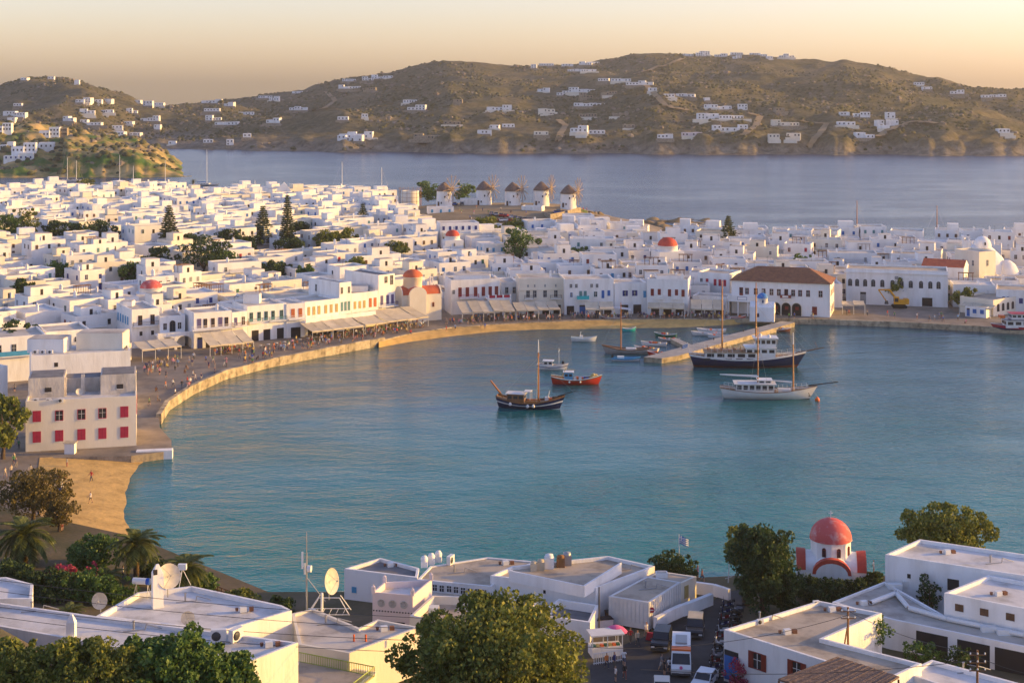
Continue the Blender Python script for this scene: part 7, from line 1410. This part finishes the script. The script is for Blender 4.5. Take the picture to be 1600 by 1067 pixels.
r = pbld("house", "big blue-shaded white house with a long parapet roof along the bottom left", [(-60, 938), (0, 941), (150, 962), (466, 1003), (388, 1034), (180, 1010), (0, 978), (-60, 972)], 11.5, 5.0, roof="roof_white", par=.35)
x, y = G(113, 990, 11.5); mb = MB(); mb.box((0, 0, .4), (.8, .7, 2.4)); mb.box((0, 0, 1.9), (.8, .7, .7), 0, 0, .3); mb.build("chimney", "whitewash", r.root, (x-r.c[0], y-r.c[1]-.3, 6.2)); x, y = G(340, 1000, 11.5); ac_unit(r.root, (x-r.c[0], y-r.c[1]+.5, 6.2), .1, 1.7); ac_unit(r.root, (x-r.c[0]+1.6, y-r.c[1]+.7, 6.2), 1.0, 1.7)
r = pbld("house", "small white house corner with golden gable at the left edge", [(-60, 905), (10, 901), (52, 912), (50, 935), (-60, 935)], 10.0, 4.0, roof="roof_white")
x, y = G(285, 908, 9.6); root = tag(empty("rooftop_antenna", (x, y, 9.1)), "white antenna box on a tripod right of the large dish", "antenna"); part(root, "tripod", "metal_white", lambda m: [m.tube((.9*math.cos(t), .9*math.sin(t), 0), (0, 0, 1.9), .035, .035, 5) for t in (0.3, 2.4, 4.5)]); part(root, "box", "metal_white", lambda m: m.box((0, 0, 2.1), (.9, .5, .6)))
# green balcony at the bottom
pts = [G(*p, 7.3) for p in ((467, 1022), (545, 1040), (585, 1046))]; root = tag(empty("green_balustrade", (*pts[0], 6.4)), "pale green balcony railing at the bottom between white wall and tree", "railing"); c = pts[0]
pl = [G(*p, 7.3) for p in ((467, 1020), (585, 1043), (530, 1085))]
for a, b in zip(pl[:-1], pl[1:]):
    a, b = Vector(a), Vector(b); n = int((b-a).length/.25)
    mb = MB(); mb.tube((a.x-c[0], a.y-c[1], 1.0), (b.x-c[0], b.y-c[1], 1.0), .05, .05, 6); mb.tube((a.x-c[0], a.y-c[1], .1), (b.x-c[0], b.y-c[1], .1), .04, .04, 6); mb.build("rail", "paint_lime", root)
    for i in range(n+1): p = a.lerp(b, i/n); mb = MB(); mb.box((p.x-c[0], p.y-c[1], .52), (.05, .05, .95)); mb.build("baluster", "paint_lime", root)
r = pbld("balcony_floor", "cream balcony floor carrying the green railing", [(467, 1026), (588, 1050), (530, 1095), (440, 1090)], 6.5, 4.5, wall="cream_wall", roof="roof_tan", par=.02, cat="balcony")
# telecom mast
x, y = G(479, 948, 8.0); root = tag(empty("telecom_mast", (x, y, 7.6)), "slim telecom mast with panel antennas and a round drum dish", "mast"); part(root, "pole", "metal_grey", lambda m: (m.tube((0, 0, 0), (0, 0, 6.2), .09, .08, 8), m.tube((0, 0, 6.2), (0, 0, 8.4), .05, .04, 6))); part(root, "panel_antenna", "metal_white", lambda m: (m.box((-.45, 0, 5.4), (.18, .12, 1.8)), m.box((-.25, .3, 4.4), (.18, .12, 1.2)))); part(root, "drum_dish", "metal_white", lambda m: m.tube((.15, -.3, 4.6), (.55, -.35, 4.6), .36, .36, 16)); part(root, "brace", "metal_grey", lambda m: m.tube((0, 0, 3.6), (2.0, 0, 1), .04, .04, 5))
x, y = G(515, 952, 7.8); root = tag(empty("lattice_platform", (x, y, 7.5)), "white lattice steel platform under the big mesh dish", "platform"); part(root, "lattice", "metal_white", lambda m: ([m.tube((a, b, 0), (a*.5, b*.5, 1.7), .05, .05, 5) for a in (-2.2, 2.2) for b in (-.8, .8)], [m.tube((-2.2+i*.73, -.8, 0), (-1.85+i*.73, -.7, .7), .03, .03, 4) for i in range(6)], m.tube((-2.2, -.8, .7), (2.2, -.8, .7), .04, .04, 4), m.tube((-2.2, -.8, .05), (2.2, -.8, .05), .04, .04, 4), m.tube((-1.1, -.4, 1.7), (1.1, -.4, 1.7), .05, .05, 4), m.tube((-.7, -.9, 0), (-.7, -.9, 2.4), .14, .14, 8)))
# utility poles and cables
def pole(label, px, py, ztop, h, arms=2):
    x, y = G(px, py, ztop); root = tag(empty("utility_pole", (x, y, ztop-h)), label, "utility pole", "wooden utility poles"); part(root, "shaft", "wood", lambda m: m.tube((0, 0, 0), (0, 0, h), .15, .10, 8))
    for i in range(arms): part(root, "crossarm", "wood", lambda m: (m.tube((-.75, -.12, h-.4-i*.7), (.75, -.12, h-.4-i*.7), .055, .055, 6),)); [part(root, "insulator", "metal_white", lambda m: m.lathe([(.05, 0), (.08, .06), (.05, .16), (0, .18)], 8, 0, (xx, -.12, h-.35-i*.7))) for xx in (-.65, 0, .65)]
    return (x, y, ztop)
P1 = pole("wooden utility pole with strut beside the small courtyard tree", 1325, 948, 11.5, 8.5); part(bpy.data.objects[[o.name for o in COL.objects if o.name.startswith("utility_pole")][-1]], "strut", "wood", lambda m: m.tube((-1.2, -.3, 0), (-.1, -.1, 6.5), .1, .08, 7)); P2 = pole("wooden utility pole with stacked insulators at the bottom right", 1527, 1015, 13.5, 10, 3)
for i, (a, za, b, zb_, sag, lab) in enumerate([((-60, 898), 14, (840, 972), 12, .8, "uppermost cable sagging across the left-hand roofs"), ((-60, 915), 14, (840, 988), 12, .9, "second cable below the uppermost across the left-hand roofs"), ((-60, 940), 13.5, (840, 1004), 11.5, .9, "third cable crossing the big white roof"), ((-60, 955), 13, (840, 1022), 11.5, 1.0, "lowest cable crossing the big white roof"), ((840, 1004), 11.5, (1327, 960), 11.2, 1.6, "cable running from the big tree to the strutted pole"), ((1327, 955), 11.3, (1527, 1020), 13.2, .6, "cable strung between the two wooden poles"), ((1000, 1045), 13, (1527, 1030), 13, .8, "low cable crossing in front of the white shuttered house"), ((1527, 1025), 13.2, (1680, 1060), 14, .5, "cable leaving the right-hand pole toward the photo's edge")]):
    A, B_ = Vector((*G(*a, za), za)), Vector((*G(*b, zb_), zb_)); pts = [A.lerp(B_, t)+Vector((0, 0, -4*sag*t*(1-t))) for t in np.linspace(0, 1, 15)]; mb = MB(); mb.path(pts, .028, 4); tag(mb.build("power_cable", "metal_dark"), lab, "cable", "overhead cables")
# small rooftop things: pipes, boxes and pots so that no near roof is bare
for i, (px, py, z, k) in enumerate([(300, 940, 9.1, 'pipe'), (380, 955, 9.1, 'box'), (60, 955, 11.2, 'pipe'), (220, 985, 11.2, 'pipe'), (420, 1010, 11.2, 'box'), (520, 975, 7.9, 'pipe'), (600, 985, 7.9, 'box'), (720, 895, 4.9, 'pipe'), (790, 882, 4.9, 'box'), (980, 890, 5.5, 'pipe'), (1200, 970, 7.9, 'pipe'), (1300, 955, 7.9, 'box'), (1230, 990, 7.9, 'box'), (1480, 865, 8.6, 'box'), (1560, 880, 8.6, 'pipe'), (1560, 930, 8.2, 'box'), (1020, 920, 5.35, 'pipe'), (610, 885, 4.8, 'box'), (1350, 945, 5.75, 'box'), (1520, 1050, 7.1, 'pipe')]):
    x, y = G(px, py, z); mb = MB()
    if k == 'pipe': mb.path([(-1.6, -.4, .08), (.4, .1, .08), (.5, .1, .6), (1.9, .5, .06)], .05, 6); mb.tube((-.8, .4, 0), (-.8, .4, .75), .09, .09, 8); mb.tube((-.8, .4, .75), (-.8, .4, .85), .14, .14, 8)
    else: mb.box((0, 0, .25), (.7, .5, .5), 0, .3); mb.box((.8, .3, .18), (.45, .45, .36), 1, .2); mb.tube((-.7, .2, 0), (-.7, .2, .3), .14, .18, 8, 1)
    nl = min([("satellite dishes", 260, 930), ("long blue-shaded parapet", 220, 1000), ("orange vent pipes", 520, 985), ("golden end wall", 610, 990), ("strip of windows", 730, 890), ("duct terrace", 960, 890), ("tan roof by the scooters", 1230, 965), ("hotel block", 1500, 865), ("hotel wing", 1560, 930), ("corrugated shed", 1020, 920), ("water-side white house", 600, 885), ("bottom right roof", 1520, 1050)], key=lambda l: math.hypot(px-l[1], py-l[2]))[0]
    tag(mb.build("roof_pipe" if k == 'pipe' else "roof_boxes", ["metal_grey"] if k == 'pipe' else ["metal_white", "roof_tile"], None, (x, y, z)), (f"bent pipe on roof near the {nl}" if k == 'pipe' else f"box and pot on roof near the {nl}")+(f", toward the {'left' if i % 2 else 'right'}" if nl in ("satellite dishes", "long blue-shaded parapet", "tan roof by the scooters") else ""), "pipe" if k == 'pipe' else "box", "small rooftop fittings")
# roadside furniture
wall_along("roadside_barrier", "row of whitewashed rounded blocks along the road's left edge", [G(1024, 968, 3.6), G(1060, 950, 3.6), (G(1112, 930, 3.6))], .6, 2.6, 3.9, "whitewash", "barrier", 1.6)
wall_along("shore_wall", "low white wall at the road's seaward bend", [G(1085, 908, 3), G(1115, 912, 3), G(1140, 920, 3)], .5, 1.5, 3.0, "whitewash")
x, y, z = near_pt(946, 1022); root = tag(empty("market_stall", (x, y, z), R(12)), "white roofed market stall with glazed front by the road", "stall"); part(root, "counter", "whitewash", lambda m: m.box((0, 0, .5), (3.4, 1.8, 1.0))); part(root, "roof", "canvas_white", lambda m: m.box((0, 0, 2.35), (3.7, 2.1, .14))); [part(root, "post", "metal_white", lambda m: m.box((a*1.65, b*.85, 1.65), (.09, .09, 1.35))) for a in (-1, 0, 1) for b in (-1, 1)]; part(root, "goods", ["paint_green", "paint_yellow", "orange_plastic"], lambda m: [m.box((-1.4+i*.45, -.3, 1.1), (.36, .5, .2), i % 3) for i in range(7)])
x, y, z = near_pt(962, 1016); root = tag(empty("parasol", (x, y, z)), "pink parasol opened beside the market stall", "parasol"); part(root, "pole", "metal_white", lambda m: m.tube((0, 0, 0), (0, 0, 2.6), .03, .03, 6)); part(root, "canopy", "paint_pink", lambda m: m.lathe([(1.3, 2.05), (.9, 2.4), (.4, 2.62), (0, 2.7)], 12, 0, sm=False))
x, y, z = near_pt(950, 1036); root = tag(empty("white_gate", (x, y, z), R(20)), "white slatted gate before the market stall", "gate"); [part(root, "bar", "metal_white", lambda m: m.box((-1.6+i*.25, 0, .6), (.06, .06, 1.2))) for i in range(14)]; part(root, "rail", "metal_white", lambda m: (m.box((0, 0, 1.15), (3.4, .07, .07)), m.box((0, 0, .15), (3.4, .07, .07))))
x, y, z = near_pt(1018, 985); root = tag(empty("no_entry_sign", (x, y, z)), "round red no-entry sign with white bar before the shed", "road sign"); part(root, "pole", "metal_grey", lambda m: m.tube((0, 0, 0), (0, 0, 2.5), .035, .035, 6)); part(root, "disc", "paint_red", lambda m: m.tube((0, -.05, 2.3), (0, -.08, 2.3), .33, .33, 20)); part(root, "bar", "paint_white", lambda m: m.box((0, -.09, 2.3), (.44, .02, .1)))
x, y, z = near_pt(936, 990); root = tag(empty("service_pole", (x, y, z)), "dark metal pole before the white duct-terrace building", "pole"); part(root, "shaft", "metal_dark", lambda m: m.tube((0, 0, 0), (0, 0, 5.2), .09, .08, 8))
for px, py, lab in ((984, 974, "left blue plastic barrel before the shed"), (990, 973, "middle blue plastic barrel before the shed"), (996, 972, "right blue plastic barrel before the shed")): x, y, z = near_pt(px, py); mb = MB(); mb.lathe([(0, 0), (.28, 0), (.31, .3), (.28, .45), (.31, .6), (.28, .95), (0, .95)], 12); tag(mb.build("plastic_barrel", "blue_plastic", None, (x, y, z)), lab, "barrel", "blue barrels by the shed")
for px, py, m_, lab in ((940, 982, "pink_wall", "pink flat-topped storage chest by the dark pole"), (963, 970, "wood", "brown storage crate filled with dark bags")): x, y, z = near_pt(px, py); mb = MB(); mb.box((0, 0, .55), (2.4, 1.1, 1.1)); mb.box((0, 0, 1.13), (2.5, 1.2, .07), 1); tag(mb.build("storage_chest", [m_, "wood_dark"], None, (x, y, z), R(15)), lab, "chest")
for px, py, lab in ((1017, 1000, "red plastic barrier near the black off-road car"), (1031, 975, "second red plastic barrier by the standing man"), (1040, 966, "third red plastic barrier at the barrier wall")): x, y, z = near_pt(px, py); mb = MB(); mb.box((0, 0, .4), (1.1, .4, .8), 0, .3, .75); tag(mb.build("plastic_barrier", "paint_red", None, (x, y, z), R(-40)), lab, "barrier", "red plastic barriers")
x, y = G(1061, 892, 1.8); root = tag(empty("flagpole", (x, y, 1.7)), "white flagpole flying a blue and white striped flag by the shore", "flagpole"); part(root, "pole", "metal_white", lambda m: (m.tube((0, 0, 0), (0, 0, 4.8), .06, .04, 7), m.tube((0, 0, 1.5), (.7, 0, 2.2), .04, .03, 5))); part(root, "flag", ["paint_blue", "paint_white"], lambda m: m.grid([[(.05+.17*i, .12*math.sin(i*1.1), 4.7-.12*j-.07*i) for i in range(8)] for j in range(10)], lambda i, j: (0 if (i < 5 and j < 3 and not (i == 2 or j == 1)) else (1 if (i < 5 and j < 3) else i % 2)), False))
x, y = G(1138, 905, 2); mb = MB(); mb.tube((0, 0, 0), (.1, 0, 2.6), .07, .05, 6); mb.tube((-.4, 0, .5), (.5, 0, .8), .03, .03, 5); tag(mb.build("mooring_post", "canvas_white", None, (x, y, 1.6)), "white post standing by the water left of the dark tree", "post")
pts = [G(*p, 2.6) for p in ((322, 908), (360, 922), (415, 938))]; root = tag(empty("wooden_railing", (*pts[0], 1.5)), "brown wooden railing along the shore right of the palms", "railing"); c = pts[0]
for zz in (.2, .6, 1.0): part(root, "rail", "wood", lambda m: m.path([(p[0]-c[0], p[1]-c[1], zz) for p in pts], .06, 5))
for i in range(15): p = resample(pts, 15)[i]; part(root, "post", "wood", lambda m: m.box((p[0]-c[0], p[1]-c[1], .5), (.12, .12, 1.1)))
# beach: lifeguard seat, hut, steps
x, y = G(92, 775, 1.1); root = tag(empty("lifeguard_chair", (x, y, 1.05)), "white lifeguard chair with blue panel and pale striped parasol on the beach", "chair"); [part(root, "leg", "metal_white", lambda m: m.tube((a*.55, b*.55, 0), (a*.4, b*.4, 2.4), .05, .05, 5)) for a in (-1, 1) for b in (-1, 1)]; part(root, "seat", "paint_white", lambda m: m.box((0, 0, 1.5), (1.1, 1, .1))); part(root, "panel", "paint_blue", lambda m: m.box((0, -.55, 1.3), (1.2, .05, .5))); part(root, "parasol", ["paint_white", "paint_pink"], lambda m: (m.tube((0, .2, 1.5), (0, .2, 3.2), .03, .03, 5), m.grid([[(r_*math.cos(t), .2+r_*math.sin(t), zz) for t in np.linspace(0, 2*math.pi, 13)] for r_, zz in ((1.1, 2.75), (.7, 3.1), (.05, 3.3))], lambda i, j: j % 2, False)))
x, y = G(110, 708, 1.3); mb = MB(); mb.box((0, 0, .95), (1.7, 1.2, 1.9), 0); mb.box((0, 0, 1.96), (2.1, 1.6, .1), 1); tag(mb.build("beach_hut", ["whitewash", "canvas"], None, (x, y, 1.2)), "small white cupboard hut against the beach house wall", "hut")
# ---------------------------------------------------------------- near trees and shrubs
def ntree(label, px, py_base, R_, h, leaf, seed, n=60, per=240, size=.22, zg=None, name="tree", cat="tree", flat=.8, z0f=.15, Y=None):
    if Y: y = Y; x = (px-800)*y/F; z = near_h(x, y)
    else: x, y, z = near_pt(px, py_base)
    broad_tree(name, label, x, y, z-.1, h, R_, leaf, seed, size, n, per, .4, None, z0f, flat, cat)
ntree("large olive-green tree with golden tips at the bottom centre", 772, 0, 7.4, 9.4, "leaf_olive", 1, 230, 300, .24, Y=126, z0f=.1)
ntree("dense green bush tree at the bottom left before the white wall", 272, 0, 4.2, 5.2, "leaf_green", 2, 110, 260, .24, Y=116, z0f=.1); ntree("second green bush tree right of the first at the bottom left", 348, 0, 3.0, 4.0, "leaf_green", 3, 80, 240, .24, Y=117, z0f=.1); ntree("third green bush tree left of the dense one at the bottom left", 212, 0, 2.8, 4.2, "leaf_green", 13, 70, 220, .24, Y=116, z0f=.1)
for i, (px, R_, h) in enumerate(((15, 2.6, 3.0), (62, 2.4, 2.7), (105, 2.5, 3.3), (150, 2.4, 3.1), (180, 2.0, 3.0))): ntree(["olive scrub bush at the very bottom left corner", "second olive scrub bush from the left bottom corner", "third olive scrub bush from the left bottom corner", "fourth olive scrub bush from the left bottom corner", "fifth olive scrub bush touching the green bush trees"][i], px, 0, R_, h, "leaf_olive", 20+i, 40, 170, .2, Y=113, name="shrub", cat="shrub", z0f=.05)
ntree("tall dark feathery tree with brown tips beside the scooters and road", 1190, 958, 3.9, 9.6, "leaf_dark", 4, 110, 240, .24, z0f=.12, flat=1.1); ntree("brown-green leaning crown on the left of the tall dark tree", 1165, 945, 2.5, 9.3, "leaf_olive", 5, 46, 220, .22, z0f=.5); ntree("right-hand dark mass of the tall roadside tree", 1222, 957, 2.7, 6.0, "leaf_dark", 6, 70, 230, .24, z0f=.1)
for i, (px, py, R_, h) in enumerate(((1268, 938, 2.4, 2.6), (1305, 938, 2.2, 2.3), (1340, 934, 2.2, 2.2), (1366, 926, 1.9, 2.3), (1290, 948, 2.4, 2.6))): ntree(["dark shrub left below the red-domed chapel", "dark shrub straight below the red-domed chapel", "dark shrub right below the red-domed chapel", "dark shrub against the hotel block's left corner", "dark shrub behind the tan-roofed white house"][i], px, py, R_, h, "leaf_dark", 40+i, 34, 170, .22, name="shrub", cat="shrub", z0f=.05)
ntree("rounded olive tree behind the hotel roof against the sea", 1480, 885, 5.6, 6.9, "leaf_olive", 7, 90, 220, .26, z0f=.1); ntree("dark round shrub below the striped flag", 1053, 905, 2.9, 3.0, "leaf_dark", 8, 44, 180, .2, name="shrub", cat="shrub", z0f=.05); ntree("slender courtyard tree with bare trunk beside the utility pole", 1366, 1035, 2.0, 4.9, "leaf_green", 9, 34, 130, .18, z0f=.4); ntree("dark shrub against the white duct-terrace building", 795, 942, 2.2, 2.7, "leaf_dark", 10, 34, 170, .2, name="shrub", cat="shrub", z0f=.05)
ntree("pink bougainvillea by the blue door at the bottom right", 1152, 1075, 1.5, 3.0, "leaf_flower", 11, 26, 130, .16, name="bougainvillea", cat="shrub", z0f=.1); ntree("green bush before the veranda openings", 1440, 1050, 1.8, 3.0, "leaf_green", 12, 26, 130, .2, name="shrub", cat="shrub"); ntree("darker bush right of the first before the verandas", 1500, 1060, 1.8, 3.0, "leaf_dark", 14, 26, 130, .2, name="shrub", cat="shrub"); ntree("tall upright shrub in the hotel's roof court", 1452, 975, 1.5, 5.6, "leaf_dark", 15, 30, 120, .2, name="shrub", cat="shrub", flat=1.3)
ntree("feathery golden tamarisk tree over the near beach promenade", 52, 815, 5.0, 6.8, "leaf_tamarisk", 16, 80, 150, .22, z0f=.25, flat=.7)
ntree("second tamarisk crown nearer the sand", 92, 830, 2.8, 5.0, "leaf_tamarisk", 17, 36, 140, .2, z0f=.2)
ntree("dark leafy garden tree between the two big palms", 150, 898, 3.4, 4.2, "leaf_green", 18, 44, 150, .26, z0f=.25)
for i, (px, py, R_, h, lf) in enumerate(((25, 930, 3.6, 3.6, "leaf_dark"), (75, 935, 3.4, 3.2, "leaf_dark"), (128, 935, 3.2, 3.0, "leaf_green"), (175, 940, 3.0, 2.8, "leaf_green"), (95, 925, 1.7, 3.3, "leaf_flower"), (140, 918, 1.3, 3.0, "leaf_flower"))): ntree(["dark hedge shrub at the left edge behind the white gable", "dark hedge shrub right of the white gable", "green shrub below the dark garden tree", "green shrub left of the small pale dish", "red flowering oleander under the left palm", "red flowering oleander below the garden tree"][i], px, py, R_, h, lf, 60+i, 36, 150, .22, name="shrub", cat="shrub", z0f=.05)
for i, (px, py, R_, h, lf) in enumerate(((245, 905, 2.4, 2.2, 'leaf_dark'), (318, 925, 2.2, 1.8, 'leaf_green'), (375, 945, 2.2, 1.6, 'leaf_olive'), (440, 955, 2.0, 1.6, 'leaf_dark'), (130, 880, 2.4, 2.4, 'leaf_olive'))): ntree(['dark shrub at the foot of the middle garden palm', 'green shrub under the shore palm', 'olive shrub behind the brown wooden railing', 'dark shrub left of the telecom mast', 'olive shrub between sand and garden tree'][i], px, py, R_, h, lf, 80+i, 34, 150, .2, name='shrub', cat='shrub', z0f=.05)
for px, py, zc, s, lab, sd_ in ((38, 838, 6.0, 1.55, "broad dark palm at the left edge above the garden", 1), (213, 852, 6.6, 1.25, "tall palm with radiating fronds in the middle of the garden", 2), (290, 890, 4.9, 1.15, "palm on the shore right of the large dish", 3), (168, 905, 3.4, .8, "small low palm in the oleander garden", 4), (110, 960, 5.0, .7, "yellowing low palm behind the white roof", 7)):
    x, y = G(px, py, zc); zg = near_h(x, y); palm(lab, x, y, zg-.2, zc-zg+.4, s, 40, sd_)
# people on the near road
for i, (px, py, pose, rz, c) in enumerate(((1053, 958, 'stand', 2, 8), (1010, 997, 'walk', .4, 0), (985, 1005, 'walk', 2.8, 3), (996, 1010, 'walk', .2, 9), (948, 1045, 'walk', .3, 6), (960, 1046, 'stand', 1, 4), (975, 1042, 'walk', 3.0, 0), (976, 1062, 'walk', .1, 2), (962, 1066, 'stand', 5, 0), (1046, 1052, 'walk', 3.3, 0), (1038, 1056, 'stand', 2, 2), (1034, 1048, 'walk', 1, 8), (1090, 905, 'stand', 1, 7), (1097, 910, 'walk', 1, 6), (1365, 895, 'stand', 1, 0), (192, 905, 'stand', 2, 0), (200, 908, 'stand', 4, 2), (97, 830, 'stand', 1, 13))):
    x, y, z = near_pt(px, py); person(x, y, z, pose, rz, TOPS[c])
# shallow air: even haze over the whole view
def haze(dens):
    m = bpy.data.materials.new("haze"); m.use_nodes = True; t = m.node_tree; t.nodes.remove(t.nodes["Principled BSDF"]); v = t.nodes.new("ShaderNodeVolumePrincipled"); v.inputs["Color"].default_value = (.95, .95, .97, 1); v.inputs["Density"].default_value = dens; v.inputs["Anisotropy"].default_value = .3; t.links.new(v.outputs[0], t.nodes["Material Output"].inputs["Volume"]); m.cycles.homogeneous_volume = True; M["haze"] = m
    mb = MB(); mb.box((0, 1370, 66), (2800, 2860, 148)); tag(mb.build("haze", "haze"), "thin warm evening haze filling the air over bay and hills", "haze", kind="stuff")
haze(.00007)
